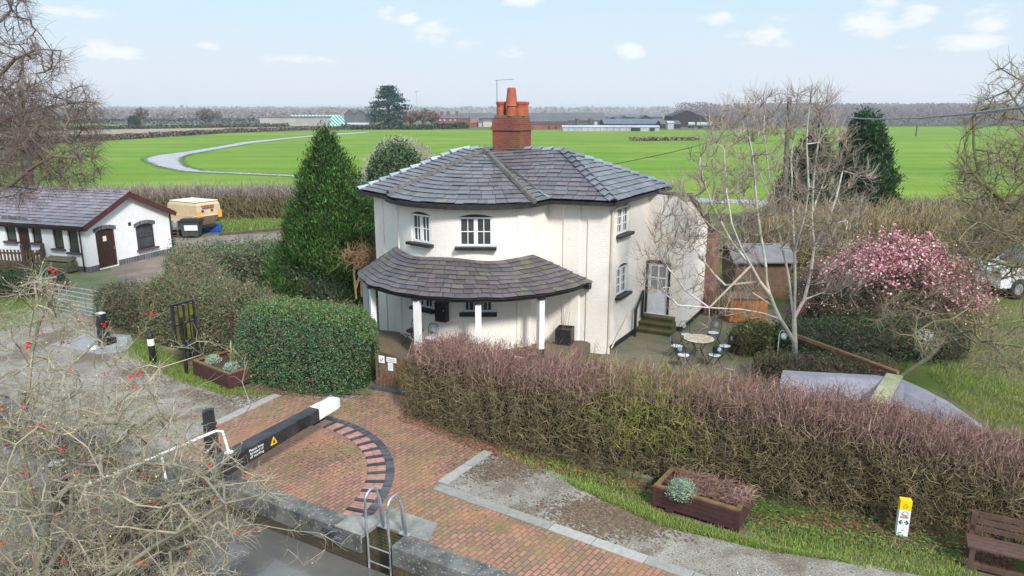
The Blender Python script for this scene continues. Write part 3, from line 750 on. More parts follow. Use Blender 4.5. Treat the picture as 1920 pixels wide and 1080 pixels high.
# back door with glazing, frame, steps, rail
P, u, n = frame_of(ext, dr['s']); ax = [(*u, 0), (*n, 0), (0, 0, 1)]
def D(x, z, y=-.06): q_ = P+u*x+n*y; return np.array([q_[0], q_[1], z])
w_ = dr['w']; zb, zt = dr['zb'], dr['zt']-.07
fr = MB()
for x in (-w_/2+.045, w_/2-.045): fr.box(D(x, (zb+zt)/2+.02, -.04), (.09, .12, zt-zb), ax=ax)
fr.box(D(0, zt-.01, -.04), (w_-.18, .1, .12), ax=ax); fr.build('door_frame', BLACK, house)
do = MB(); dw = w_-.18; z1 = zt-.07; zg0, zg1 = zb+.98, z1-.12
do.box(D(0, (zb+zg0)/2), (dw, .05, zg0-zb), ax=ax); do.box(D(0, (zg1+z1)/2), (dw, .05, z1-zg1), ax=ax)
for x in (-dw/2+.055, dw/2-.055): do.box(D(x, (zg0+zg1)/2), (.11, .05, zg1-zg0), ax=ax)
do.box(D(0, (zg0+zg1)/2), (.05, .045, zg1-zg0), ax=ax); do.box(D(0, (zg0+zg1)/2), (dw-.22, .04, .05), ax=ax)
do.box(D(0, zb+.5, -.035), (dw-.24, .012, .62), ax=ax)
doo = do.build('door', mat('pale_grey_paint', (.72, .74, .78), (.66, .68, .72), 3, .5), house)
gp = MB(); gp.box(D(0, (zg0+zg1)/2, -.07), (dw-.2, .008, zg1-zg0), ax=ax); gp.build('pane', mat('grey_glass', (.2, .2, .2), (.3, .29, .28), 6, .15, spec=.7), doo)
hd = MB(); hd.tube([D(-dw/2+.07, zb+.95, -.03), D(-dw/2+.07, zb+.95, .02), D(-dw/2+.18, zb+.95, .02)], .012, 6); hd.build('handle', mat('brass', (.5, .35, .1), None, 4, .3, metal=1), doo)
st = thing('doorstep', 'flight of three mossy stone steps up to the glazed back door', 'steps', (*P, 0)); sm_ = MB()
MST = mat('mossy_step_stone', (.13, .1, .06), (.07, .075, .025), 2.2, .95, bump=.01)
for k in range(3): z = .58-.19*k; b_ = .36+.28*k; m_ = MB(); m_.box(D(.08+.03*k, z-.045, b_/2+.0), (1.36+.04*k, b_, .07), ax=ax); m_.box(D(.08+.03*k, z/2-.05, b_/2-.02), (1.34+.04*k, b_-.04, z-.08), ax=ax); m_.build('step', MST, st)
hr = thing('handrail', 'black iron handrail on two posts beside the back door steps', 'handrail', D(-.62, 0, .9)); m_ = MB()
pA, pB = at(1204, 592, .58), at(1190, 631, 0); pA[2] = 0
for q_, z0_, z1_ in ((pA, .55, 1.6), (pB, .0, 1.1)): m_ = MB(); m_.box(q_+np.array([0, 0, (z0_+z1_)/2]), (.09, .09, z1_-z0_), ax=ax); m_.build('post', BLACK, hr)
m_ = MB(); m_.bar(pA+np.array([0, 0, 1.52]), pB+np.array([0, 0, 1.04]), .07, .06); m_.build('rail', BLACK, hr)
# porch terrace
tr = MB(); tr.prism([ce(4.55, a) for a in np.linspace(-176, -30, 40)]+[np.array([2.6, 24.6]), ce(2.9, -53), ce(2.9, -90), ce(2.9, -120), ce(2.9, -160)], -.1, FZ)
struct(tr, 'path', brickmat('porch_pavers', (.17, .115, .09), (.13, .095, .08), (.08, .07, .055), .225, .075, .01, 'Object', 1.2, moss=.55, mossc=(.14, .12, .06)))
# ------------------------------------------------------------------ the quadrant the beam is pushed round
QC = np.array([-6.9, 15.0]); pol = lambda r, d: QC+r*np.array([math.cos(R(d)), math.sin(R(d))])
qm = MB()
for r0, r1 in ((3.95, 4.15),):
    a = -33.
    while a < 72:
        d = R(1)*0+math.degrees(.078/4.05); c = np.array((.075, .075, .088))*random.uniform(.65, 1.35)
        qm.prism([pol(r0, a+.12), pol(r1, a+.12), pol(r1, a+d-.12), pol(r0, a+d-.12)], -.02, .024+random.uniform(-.003, .003), c); a += d
a = -31.; k = 0
while a < 66:
    for r0, r1 in ((3.535, 3.735), (3.745, 3.945)):
        for j in range(3):
            b = a+1.0+j*1.75; c = np.array((.37, .20, .165))*random.uniform(.8, 1.12)
            qm.prism([pol(r0, b+.07), pol(r1, b+.07), pol(r1, b+1.68), pol(r0, b+1.68)], -.02, .02+random.uniform(-.003, .003), c)
        qm.prism([pol(r0-.01, a-.5), pol(r1+.008, a-.5), pol(r1+.008, a+.75), pol(r0-.01, a+.75)], -.02, .06+random.uniform(-.006, .004), np.array((.05, .052, .058))*random.uniform(.7, 1.3))
    a += 6.4
struct(qm, 'brick_paving', leafmat('quadrant_brick', .75, .25))

# ------------------------------------------------------------------ balance beam and gate
def text(body, size, M4, mat_, name, parent, depth=.002, sx=1.0):
    cu = bpy.data.curves.new(name, 'FONT'); cu.body = body; cu.size = size; cu.align_x = 'CENTER'; cu.align_y = 'CENTER'; cu.extrude = depth; cu.space_line = .95
    o = bpy.data.objects.new(name, cu); dg = bpy.context.evaluated_depsgraph_get(); COL.objects.link(o); dg.update()
    me = bpy.data.meshes.new_from_object(o.evaluated_get(bpy.context.evaluated_depsgraph_get())); bpy.data.objects.remove(o)
    q = bpy.data.objects.new(name, me); COL.objects.link(q); me.materials.clear(); me.materials.append(mat_)
    Mw = M4
    for v in me.vertices: v.co = Mw @ Vector((v.co.x*sx, v.co.y, v.co.z))
    if parent is not None:
        off = Vector((0, 0, 0)); p = parent
        while p is not None: off += p.location; p = p.parent
        for v in me.vertices: v.co -= off
        q.parent = parent
    return q
def face_frame(o, u, n):
    """matrix whose x runs along u, z out along n"""
    u = Vector(u).normalized(); n = Vector(n).normalized(); v = n.cross(u)
    M4 = Matrix(((u.x, v.x, n.x, o[0]), (u.y, v.y, n.y, o[1]), (u.z, v.z, n.z, o[2]), (0, 0, 0, 1))); return M4
BT = .98
e0 = at(630, 743, BT); e1 = at(300, 917, BT)
bd = (e0-e1); bd[2] = 0; bd /= np.linalg.norm(bd); bn = np.array([bd[1], -bd[0], 0])    # bn: towards the right and camera
BP = lambda s_, t_, z: e0-bd*s_+bn*t_+np.array([0, 0, z-BT])
bb = thing('balance_beam', 'long black lock balance beam with a white painted end over the brick quadrant', 'balance beam', (*BP(2.5, 0, 0)[:2], 0))
def beampart(s0, s1, prof):
    m_ = MB(); N = 8; V = []
    for k in range(N+1):
        s_ = s0+(s1-s0)*k/N; w_, top, bot = prof(s_); b_ = .02
        V += [BP(s_, -w_+b_, top), BP(s_, w_-b_, top), BP(s_, w_, top-b_), BP(s_, w_, bot), BP(s_, -w_, bot), BP(s_, -w_, top-b_)]
    F = [[k*6+j, k*6+(j+1) % 6, (k+1)*6+(j+1) % 6, (k+1)*6+j] for k in range(N) for j in range(6)]+[list(range(5, -1, -1)), list(range(N*6, N*6+6))]
    return m_.add(V, F)
prof = lambda s_: (.15+.012*s_, BT-.0*s_, BT-.27-.032*s_)
mt_ = mat('black_beam_paint', (.012, .012, .014), (.04, .04, .043), 2.2, .5, bump=.01, spec=.45)
b1_ = beampart(.86, 8.6, prof).build('beam', mt_, bb)
beampart(0, .858, lambda s_: (.152+.012*s_-.03*max(0, .12-s_)/.12, BT+.003-.03*max(0, .1-s_)/.1, BT-.272-.032*s_)).build('beam_end', mat('white_beam_paint', (.8, .81, .82), (.7, .7, .7), 3, .5, bump=.003), bb)
m_ = MB(); q0, q1 = BP(.12, -.04, BT), BP(.62, -.02, BT)
m_.tube([q0, q0+(0, 0, .07), q1+(0, 0, .07), q1], .011, 6); m_.build('handle', GREYM, bb)
nf = Vector(bn); uf = Vector(-bd)*-1
lo = BP(3.02, prof(2.98)[0]+.004, BT-.19)
text('Please keep\nforward of\nall working', .085, face_frame(lo, bd, bn), WHITE, 'lettering', bb, sx=1.1)
YEL = mat('yellow_paint', (.75, .5, .02), (.68, .44, .02), 6, .5)
m_ = MB(); tp = BP(2.48, prof(2.5)[0]+.002, BT-.17); tri = [tp-bd*.11+(0, 0, -.09), tp+bd*.11+(0, 0, -.09), tp+(0, 0, .11)]
m_.add([q+bn*.0 for q in tri]+[q+bn*.008 for q in tri], [[0, 2, 1], [3, 4, 5], [0, 1, 4, 3], [1, 2, 5, 4], [2, 0, 3, 5]]); sg = m_.build('warning_sign', YEL, bb)
m_ = MB(); tp = tp+bn*.010
for pts_ in ([(-.05, -.055), (.05, -.055), (.02, .0), (0, .045), (-.02, .0)],): m_.add([tp+bd*x+np.array([0, 0, z]) for x, z in pts_], [[0, 1, 2, 3, 4]])
m_.build('symbol', BLACK, sg)
# gate hung from the beam: planking below it across the lock, with a white hand rail
GT = thing('lock_gate', 'dark timber lock gate under the balance beam closing the brick chamber', 'lock gate', (*BP(6.6, 0, 0)[:2], WZ))
m_ = MB(); a_, b_ = BP(4.55, 0, 0), BP(8.9, 0, 0)
for k in range(16):
    p_ = BP(4.6+k*.27, .02, 0); m_.box((p_[0], p_[1], -.55), (.26, .16, 2.2), math.atan2(bd[1], bd[0]))
m_.build('planking', mat('wet_oak', (.05, .04, .03), (.03, .025, .02), 3, .6, bump=.01), GT)
m_ = MB()
for z in (.05, -.5): m_.bar(BP(4.5, -.02, z), BP(8.9, -.02, z), .28, .24)
m_.build('rail', mt_, GT)
m_ = MB(); m_.bar(BP(4.7, -.55, .22), BP(8.7, -.55, .22), .5, .06); m_.build('walkway', WOOD, GT)
hrl = thing('gate_handrail', 'white tubular handrail standing along the black balance beam', 'handrail', BP(5, -.1, BT))
m_ = MB(); pts_ = [BP(3.62, -.02, BT), BP(3.66, -.1, BT+.5), BP(3.75, -.2, BT+.53), BP(6.6, -.55, BT+.5)]
m_.tube(pts_, .03, 8); m_.build('rail', WHITE, hrl)
for s_ in (5.0, 6.5): m_ = MB(); t_ = -.30 if s_ < 6 else -.55; m_.tube([BP(s_, t_-.03, .9 if s_ < 6 else .2), BP(s_, t_-.08, BT+.5)], .026, 8); m_.build('post', WHITE, hrl)
m_ = MB(); m_.lathe(BP(3.62, -.02, BT), [(.1, 0), (.1, .012), (.04, .02), (.03, .05)], 10); m_.build('foot', WHITE, hrl)
# paddle gear posts
def paddle(p, label, cap=None, h=1.15, rz=.3):
    g_ = thing('paddle_gear', label, 'paddle gear', (p[0], p[1], 0), rz, 'black paddle posts beside the lock')
    m_ = MB(); m_.add(*_frustum(.17, .15, .12, .11, 0, h)); m_.build('post', BLACK, g_, local=True)
    m_ = MB(); m_.box((0, -.02, h*.72), (.10, .30, .22)); m_.lathe((0, 0, 0), [(.0, 0), (.01, .0)], 6); m_.build('gear_case', BLACK, g_, local=True)
    m_ = MB(); m_.tube([(-.18, -.06, h*.78), (.18, -.06, h*.78)], .03, 8); m_.build('spindle', BLACK, g_, local=True)
    m_ = MB(); 
    for k in range(11): a = R(k*18); m_.box((.0, .05+.11*math.cos(a), h*.9+.13*math.sin(a)), (.05, .035, .05))
    m_.tube([(0, .05+.11*math.cos(R(k*18)), h*.9+.13*math.sin(R(k*18))) for k in range(11)], .03, 6); m_.build('ratchet_wheel', BLACK, g_, local=True)
    m_ = MB(); m_.box((0, 0, h+.02), (.26, .22, .04)); m_.box((.03, -.05, h+.05), (.12, .09, .03)); m_.build('cap', cap or BLACK, g_, local=True)
    m_ = MB(); m_.box((0, .12, .14), (.34, .5, .28)); m_.build('base', BLACK, g_, local=True)
    return g_
def _frustum(x0, y0, x1, y1, z0, z1):
    return ([(-x0, -y0, z0), (x0, -y0, z0), (x0, y0, z0), (-x0, y0, z0), (-x1, -y1, z1), (x1, -y1, z1), (x1, y1, z1), (-x1, y1, z1)],
            np.array([[0, 3, 2, 1], [4, 5, 6, 7], [0, 1, 5, 4], [1, 2, 6, 5], [2, 3, 7, 6], [3, 0, 4, 7]]))
WORN = mat('worn_white_cap', (.7, .7, .68), (.2, .2, .2), 8, .6)
paddle(at(400, 864), 'black paddle post with toothed wheel behind the balance beam', BLACK, 1.3)
paddle(at(197, 650), 'black paddle post with a worn white cap on the stone slab near the metal gate', WORN, 1.25, -.4)
paddle(at(122, 962), 'black paddle post with a worn white cap seen through the hawthorn branches', WORN, 1.15, .2)
# second beam upstream
a_, b_ = at(-60, 770, .55), at(172, 833, .5)
b2 = thing('balance_beam', 'black beam lying over the lock behind the hawthorn at the picture edge', 'balance beam', (*((a_+b_)/2)[:2], 0))
m_ = MB(); m_.bar(a_, b_, .3, .3); m_.build('beam', mt_, b2)
m_ = MB(); m_.bar(a_+(0, .0, -.35), b_+(0, 0, -.35), .16, .4); m_.build('planking', MC['wet_oak'], b2)
# slab by the far paddle
m_ = MB(); m_.prism([at(*q)[:2] for q in ((95, 648), (165, 628), (245, 630), (250, 645), (235, 660), (180, 664))], 0, .05, (.27, .27, .28)); m_.prism([at(*q)[:2] for q in ((170, 640), (240, 634), (238, 650), (180, 655))], .05, .07, (.36, .36, .39)); m_.prism([at(*q)[:2] for q in ((165, 653), (178, 651), (181, 657), (168, 659))], .05, .09, (.75, .75, .73))
tag(m_.build('stone_slab', SLATE), 'flat grey stone slab set in the towpath near the metal gate', 'slab')
# ladder
ld = thing('lock_ladder', 'galvanised ladder with two hooped handrails at the lock side', 'ladder', lk(3.4, -.2, 0))
for s_ in (3.10, 3.66):
    m_ = MB(); e = .22
    pts_ = [lk(s_, -.06, -1.9), lk(s_, -.06, .02), lk(s_, -.03, .35), lk(s_, -.04, .8)]+[lk(s_+.02, -.2+.2*math.cos(a), .82+.2*math.sin(a)*1.05) for a in np.linspace(.15, math.pi-.1, 8)]+[lk(s_+.05, -.42, .7), lk(s_+.09, -.47, .06)]
    m_.tube(pts_, .027, 8); m_.build('rail', GREYM, ld, smooth=True)
    m_ = MB(); m_.tube([lk(s_+.03, -.40, .78), lk(s_-.02, -.52, .06)], .022, 6); m_.build('brace', GREYM, ld)
    m_ = MB(); q = lk(s_+.04, -.49, .05); m_.box(q, (.24, .11, .025), math.atan2(LD[1], LD[0])); m_.build('foot', GREYM, ld)
for z in (-.16, -.5): m_ = MB(); m_.tube([lk(3.1, -.06, z), lk(3.66, -.06, z)], .015, 6); m_.build('rung', GREYM, ld)

# ------------------------------------------------------------------ planters
def planter(label, p0, p1, depth, h):
    p0, p1 = p0[:2], p1[:2]; d = p1-p0; L = np.linalg.norm(d); d /= L; n = np.array([-d[1], d[0]])
    if n[1] < 0: n = -n
    g_ = thing('planter', label, 'planter', (*((p0+p1)/2+n*depth/2), 0), math.atan2(d[1], d[0]), 'brown boarded planters on the towpath verge')
    X, Y = L/2, depth/2
    PB = mat('plum_brown_boards', (.075, .033, .031), (.055, .026, .025), 3, .6, bump=.003)
    for nm, (cx_, cy_, sx, sy) in (('front', (0, -Y, L, .05)), ('back', (0, Y, L, .05)), ('end', (-X, 0, .05, depth-.052)), ('end', (X, 0, .05, depth-.052))):
        m_ = MB(); nb = 4; bh = (h-.07)/nb
        for k in range(nb): m_.box((cx_, cy_, .07+bh*(k+.5)), (sx, sy, bh-.012)); m_.box((cx_, cy_, .07+bh*(k+.5)), (sx-.004, sy-.016, bh))
        m_.build('board', PB, g_, local=True)
    m_ = MB()
    for sx in (-1, 1):
        for sy in (-1, 1): m_.box((sx*(X-.01), sy*(Y-.01), h/2+.01), (.08, .08, h-.02))
    m_.build('corner_post', PB, g_, local=True)
    m_ = MB(); RW = mat('mossy_rail_wood', (.2, .115, .05), (.11, .075, .03), 6, .85, bump=.004)
    for sy in (-1, 1): m_.box((0, sy*(Y-.03), h+.015), (L+.06, .1, .04))
    for sx in (-1, 1): m_.box((sx*(X-.03), 0, h+.017), (.1, depth-.17, .04))
    m_.build('rim', RW, g_, local=True)
    m_ = MB(); m_.box((0, 0, h-.16), (L-.06, depth-.06, .1)); m_.build('soil', mat('potting_soil', (.04, .028, .02), (.09, .06, .045), 12, 1, bump=.03), g_, local=True)
    for s_ in (-.3, .3): m_ = MB(); m_.box((s_*L, 0, .033), (.16, depth+.1, .066)); m_.build('foot', mat('sleeper', (.06, .04, .035), None, 5, .9), g_, local=True)
    M4 = Matrix.Translation(g_.location) @ Matrix.Rotation(g_.rotation_euler.z, 4, 'Z')
    return g_, M4, X, Y
plA = planter('plum brown boarded planter with dried stems and a grey green clump hanging over', at(1226, 951)+np.array([0, 0, 0]), at(1382, 1000), .98, .5)
plB = planter('plum brown boarded planter with silver tufts beside the clipped green hedge', at(366, 705), at(431, 732), 1.35, .52)
def clump(label, M4, c, r, n, col, name='plant', size=.04, flat=.3, stems=0):
    c = np.array(M4 @ Vector(c)); d = rng.normal(size=(n, 3)); d /= np.linalg.norm(d, axis=1, keepdims=True); d[:, 2] = np.abs(d[:, 2])*1.0-.25
    P = c+d*np.array(r)*rng.uniform(.55, 1.08, (n, 1)); m_ = MB()
    cc = np.array(col)*rng.uniform(.55, 1.35, (n, 1))*rng.normal(1, .08, (n, 3)); m_.leaves(P, size, cc, nrm=d, flat=flat, asp=.35)
    g_ = thing(name, label, 'plant', c-np.array([0, 0, r[2]*.4])); m_.build('leaves', PLANT, g_)
    return g_
clump('grey green leafy clump spilling over the front of the planter of dried stems', plA[1], (-plA[2]*.38, -plA[3]*.75, .5), (.34, .34, .36), 3200, (.26, .36, .25))
clump('silvery green tuft at the front corner of the planter by the clipped hedge', plB[1], (plB[2]*.45, -plB[3]*.2, .5), (.34, .3, .22), 1500, (.33, .42, .34))
clump('silvery green tuft at the towpath end of the planter by the notice board', plB[1], (-plB[2]*.6, -plB[3]*.35, .5), (.28, .3, .24), 1300, (.33, .42, .34))
def tufts(label, M4, spots, col, hgt, n, name, cat='plant', spread=.25, w=.006):
    m_ = MB(); A, Bq, Cq = [], [], []
    for sp in spots:
        b = np.array(M4 @ Vector(sp))
        for k in range(n):
            a = rng.uniform(0, 6.28); t_ = rng.uniform(.1, 1)*spread; h_ = hgt*rng.uniform(.5, 1.1)
            o_ = b+np.array([rng.normal()*.06, rng.normal()*.06, 0]); m1 = o_+np.array([math.cos(a)*t_*.5, math.sin(a)*t_*.5, h_*.65]); m2 = o_+np.array([math.cos(a)*t_*1.4, math.sin(a)*t_*1.4, h_*rng.uniform(.6, 1)])
            A += [o_, m1]; Bq += [m1, m2]; Cq += [np.array(col)*rng.uniform(.6, 1.4)]*2
    m_.sticks(A, Bq, w, w*.5, np.array(Cq)); b = np.array(M4 @ Vector(spots[0])); return tag(m_.build(name, BARK), label, cat)
tufts('upright spiky green leaves in the planter by the notice board', plB[1], [(-plB[2]*.05, plB[3]*.2, .42)], (.24, .3, .12), .85, 16, 'spiky_plant', spread=.16, w=.024)
tufts('tall dry straw coloured leaves in the planter by the clipped hedge', plB[1], [(plB[2]*.3, plB[3]*.15, .42)], (.46, .30, .13), .85, 22, 'dry_plant', spread=.36, w=.022)
tufts('tangle of dried brown stems filling the planter with the hanging clump', plA[1], [(x, y, .40) for x in np.linspace(-.55, plA[2]*.9, 9) for y in (-.2, .08, .3)], (.22, .13, .105), .32, 30, 'dead_plant', spread=.3)
tufts('dried seed heads drooping over the end of the planter', plA[1], [(plA[2]*.85, -.1, .45), (plA[2]*.95, .15, .45)], (.3, .2, .17), .3, 50, 'dried_flowers', spread=.26)

# ------------------------------------------------------------------ posts, signs, gate, bench
def vert_face(p, w, z0, z1, t_, nrm_, m_):
    n = np.array([nrm_[0], nrm_[1], 0]); n /= np.linalg.norm(n); u = np.array([-n[1], n[0], 0]); m_.box((p[0], p[1], (z0+z1)/2), (w, t_, z1-z0), ax=[u, n, (0, 0, 1)]); return u, n
wp = at(1689, 1003); wpn = np.array([-.28, -.95, 0])
wm_ = thing('waymarker_post', 'white waymarker post with a yellow top and two black arrows at the hedge foot', 'waymarker', wp)
m_ = MB(); u_, n_ = vert_face(wp, .23, 0, 1.02, .16, wpn, m_); m_.build('post', mat('green_white_board', (.75, .78, .8), (.7, .73, .76), 3, .5), wm_)
m_ = MB(); vert_face(wp, .234, .76, 1.03, .164, wpn, m_); m_.build('yellow_band', mat('bright_yellow', (.82, .56, .01), (.75, .5, .01), 4, .5), wm_)
m_ = MB(); vert_face(wp-n_*.0, .236, -.0, .03, .166, wpn, m_); m_.build('foot', mat('teal_edge', (.02, .25, .2), None, 4, .6), wm_)
fp = lambda x, z, o_=.083: wp-(-n_)*o_+u_*x*-1+np.array([0, 0, z])
fp = lambda x, z, o_=.086: wp+n_*o_-u_*x+np.array([0, 0, z]) if (u_@np.array([1, 0, 0])) < 0 else wp+n_*o_+u_*x+np.array([0, 0, z])
m_ = MB(); TEAL = mat('dark_teal_print', (.01, .09, .09), None, 4, .5)
for sg_ in (-1, 1):
    m_.bar(fp(sg_*.015, .42), fp(sg_*.085, .42), .004, .022); m_.bar(fp(sg_*.09, .42), fp(sg_*.045, .48), .004, .026); m_.bar(fp(sg_*.09, .42), fp(sg_*.045, .36), .004, .026)
m_.build('arrow', TEAL, wm_)
m_ = MB(); m_.bar(fp(-.08, .565), fp(.08, .565), .004, .055); m_.build('orange_stripe', mat('orange_print', (.75, .25, .12), None, 4, .5), wm_)
m_ = MB()
for a, b in zip(np.linspace(0, 5.8, 11)[:-1], np.linspace(0, 5.8, 11)[1:]): m_.bar(fp(.01+.06*math.cos(a), .67+.06*math.sin(a)), fp(.01+.06*math.cos(b), .67+.06*math.sin(b)), .004, .012)
m_.bar(fp(-.07, .64), fp(.06, .61), .004, .03); m_.build('emblem', mat('grey_print', (.3, .33, .38), None, 4, .5), wm_)
m_ = MB(); m_.bar(fp(-.02, .2), fp(.02, .2), .004, .012); m_.build('lettering', TEAL, wm_)
m_ = MB(); [m_.bar(fp(a_, .84), fp(b_, .94 if b_ == 0 else .84), .004, .012) for a_, b_ in ((-.05, 0), (.05, 0), (-.05, .05))]; m_.build('symbol', mat('amber_print', (.6, .36, .01), None, 4, .5), wm_)
wm_.scale = (.9, .9, .78)
bo = at(288, 683); bt = thing('bollard', 'black round topped bollard with a white band on the mossy verge', 'bollard', bo)
m_ = MB(); m_.lathe(bo, [(.11, 0), (.105, .75), (.1, .98), (.075, 1.08), (.03, 1.12)], 14); m_.build('post', mat('dark_green_black', (.015, .02, .018), (.03, .035, .03), 5, .5), bt, smooth=True)
m_ = MB(); m_.lathe(bo, [(.108, .68), (.111, .69), (.108, .9), (.1, .91)], 14); m_.build('band', WHITE, bt)
# notice board seen from behind, green with algae
nb0 = at(356, 699)-np.array([.2, .35, 0]); nb1 = nb0+np.array([.38, .75, 0])
nbd = (nb1-nb0)/np.linalg.norm(nb1-nb0); nbn = np.array([nbd[1], -nbd[0], 0])
nbt = thing('notice_board', 'tall black framed notice board with algae green panels on two posts', 'notice board', (nb0+nb1)/2)
for p_, h_ in ((nb0+nbd*.3, 1.15), (nb1-nbd*.1, 1.2)): m_ = MB(); m_.box(p_+np.array([0, 0, .95]), (.09, .09, 1.9)); m_.build('post', BLACK, nbt)
cN = (nb0+nb1)/2; W2 = .66; ALG = mat('algae_green_panel', (.15, .15, .02), (.04, .045, .015), 3.2, .5)
nbax = [nbd, nbn, (0, 0, 1)]
m_ = MB(); m_.box(cN+np.array([0, 0, 1.72]), (.76, .03, 1.24), ax=nbax); m_.build('panel', ALG, nbt)
m_ = MB(); P_ = lambda x, z: cN+nbd*x+nbn*0+np.array([0, 0, z])
for x in (-.39, 0, .39): m_.box(P_(x, 1.72), (.07, .09, 1.34), ax=nbax)
for x in (-.195, .195): m_.box(P_(x, 1.72), (.035, .06, 1.25), ax=nbax)
for z in (1.08, 1.72, 2.37): m_.box(P_(0, z), (.85, .085, .06), ax=nbax)
m_.build('frame', BLACK, nbt)
m_ = MB()
for x in (-.3, 0, .28):
    for z in (1.74, 2.32, 1.1): m_.box(P_(x, z)+nbn*.05, (.09, .02, .02), ax=nbax)
m_.build('clip', GREYM, nbt)
# picket gate with three notices
gA, gB = at(707, 727), at(757, 737); gd = (gB-gA)/np.linalg.norm(gB-gA); gn = np.array([gd[1], -gd[0], 0])
ga = thing('garden_gate', 'brown picket garden gate carrying three white notices between the hedges', 'gate', (gA+gB)/2); gl = np.linalg.norm(gB-gA)+.12
GW = mat('gate_wood', (.125, .06, .033), (.2, .12, .07), 9, .85, bump=.004)
for k in range(9):
    x = .03+k*(gl-.06)/8; h_ = 1.02+.0*k; m_ = MB(); p_ = gA+gd*x
    m_.box(p_+np.array([0, 0, .08+h_/2]), (.075, .022, h_), ax=[gd, gn, (0, 0, 1)]); m_.add(*_pt(p_, h_+.08, gd, gn)) if False else None; m_.build('picket', GW, ga)
m_ = MB()
for z in (.28, .88): m_.box(gA+gd*gl/2-gn*.035+np.array([0, 0, z]), (gl, .045, .1), ax=[gd, gn, (0, 0, 1)])
m_.bar(gA+gd*.05-gn*.036+np.array([0, 0, .3]), gA+gd*(gl-.05)-gn*.036+np.array([0, 0, .86]), .04, .09); m_.build('rail', GW, ga)
for x, w_, z0, z1, nm in ((.24, .21, .86, 1.09, 'badge'), (.6, .36, .93, 1.08, 'name_board'), (.56, .18, .66, .91, 'notice')):
    m_ = MB(); m_.box(gA+gd*x+gn*.022+np.array([0, 0, (z0+z1)/2]), (w_, .012, z1-z0), ax=[gd, gn, (0, 0, 1)]); s_ = m_.build(nm, WHITE, ga)
    m_ = MB(); q = lambda a, z: gA+gd*(x+a)+gn*.031+np.array([0, 0, z])
    if nm == 'badge': m_.bar(q(-.05, .96), q(.0, .93), .004, .035); m_.bar(q(.0, .93), q(.05, 1.02), .004, .03)
    elif nm == 'name_board': [m_.bar(q(a, z), q(a+.03, z), .004, .016) for z in (1.03, .98) for a in np.linspace(-.13, .1, 6)]
    else: [m_.bar(q(-.05, z), q(.04, z), .004, .006) for z in (.85, .8, .75)]
    m_.build('print', mat('grey_ink', (.2, .21, .22), None, 4, .6), s_)
m_ = MB(); m_.box(gA+gd*gl/2+gn*.12+np.array([0, 0, .06]), (gl+.3, .16, .12), ax=[gd, gn, (0, 0, 1)]); tag(m_.build('doorstep', mat('slate_step', (.05, .053, .06), (.09, .09, .09), 5, .7)), 'dark slate step on the brick paving under the picket gate', 'step')
# bench
bA = at(1812, 1066); bu = np.array([.885, -.466, 0]); bv = np.array([.466, .885, 0])
be = thing('bench', 'weathered brown wooden slatted bench against the hedge foot', 'bench', bA+bu*.8)
BW = mat('bench_wood', (.115, .065, .05), (.075, .045, .038), 8, .8, bump=.004)
bp_ = lambda x, y, z: bA+bu*x+bv*y+np.array([0, 0, z]); bax = [bu, bv, (0, 0, 1)]
for x in (0.05, 1.65):
    for y, h_ in ((.02, .45), (.48, .95)): m_ = MB(); m_.box(bp_(x, y, h_/2), (.09, .08, h_), ax=bax); m_.build('leg', BW, be)
    m_ = MB(); m_.box(bp_(x, .25, .38), (.08, .4, .08), ax=bax); m_.build('side_rail', BW, be)
for k in range(4): m_ = MB(); m_.box(bp_(.85, .03+k*.125, .47), (1.78, .115, .035), ax=bax); m_.build('seat', BW, be)
for k in range(3): m_ = MB(); m_.box(bp_(.85, .455+.02*k, .64+k*.135), (1.78, .03, .1), ax=bax); m_.build('backrest', BW, be)
m_ = MB(); m_.box(bp_(.85, .0, .1), (1.75, .07, .09), ax=bax); m_.build('front_rail', BW, be)
# ------------------------------------------------------------------ the white gabled building by the yard
sc_ = np.array([-22.55, 37.55]); su = np.array([-.951, .309]); sg = np.array([.309, .951])
shed = thing('outbuilding', 'long low white building with purple slate roof and dark red bargeboards', 'outbuilding', (*sc_, 0))
sideP = Path([sc_+su*16, sc_]); gabP = Path([sc_, sc_+sg*5.95])
EH = zat(sc_, 424); RH = zat(sc_+sg*2.97, 360)-.1
SW = mat('white_render', (.8, .79, .8), (.73, .72, .72), .9, .8, bump=.004)
FRB = mat('dark_brown_frame', (.05, .03, .028), (.03, .02, .02), 5, .5)
BLB = brickmat('blue_grey_brick', (.12, .115, .13), (.08, .08, .09), (.2, .2, .2), .11, .23, .012, 'Object')
def sop(path, x0, x1, yb, yt, rise=.12, w=None):
    zm = 1.6; a, b = path.s_px(x0, zm), path.s_px(x1, zm); s_ = (a+b)/2; P = path.P(s_); return dict(s=s_, w=w or b-a, zb=zat(P, yb), zt=zat(P, yt), rise=rise)
sw = [sop(sideP, 100, 119, 466, 424, .12, .72), sop(sideP, 128, 147, 473, 429, .12, .72), sop(sideP, 62, 78, 455, 418, .12, .72), sop(sideP, 12, 31, 452, 410, .12, .8)]
sd_ = sop(sideP, 37, 53, 488, 412, .12, .85); sd_['zb'] = .06
gw_ = sop(gabP, 255, 289, 465, 419, .14); gd_ = sop(gabP, 180, 216, 506, 429, .12); gd_['zb'] = .06
m_ = MB(); wall(m_, sideP, 0, EH, sw+[sd_], .14); gl_ = lambda q: EH+(RH-EH)*(1-abs(q-2.975)/2.975)
gp2 = Path([sc_, sc_+sg*2.975, sc_+sg*5.95]); wall(m_, gp2, 0, gl_, [gw_, gd_], .14)
wall(m_, Path([sc_+sg*5.95, sc_+sg*5.95+su*16, sc_+su*16]), 0, EH); m_.build('wall', SW, shed)
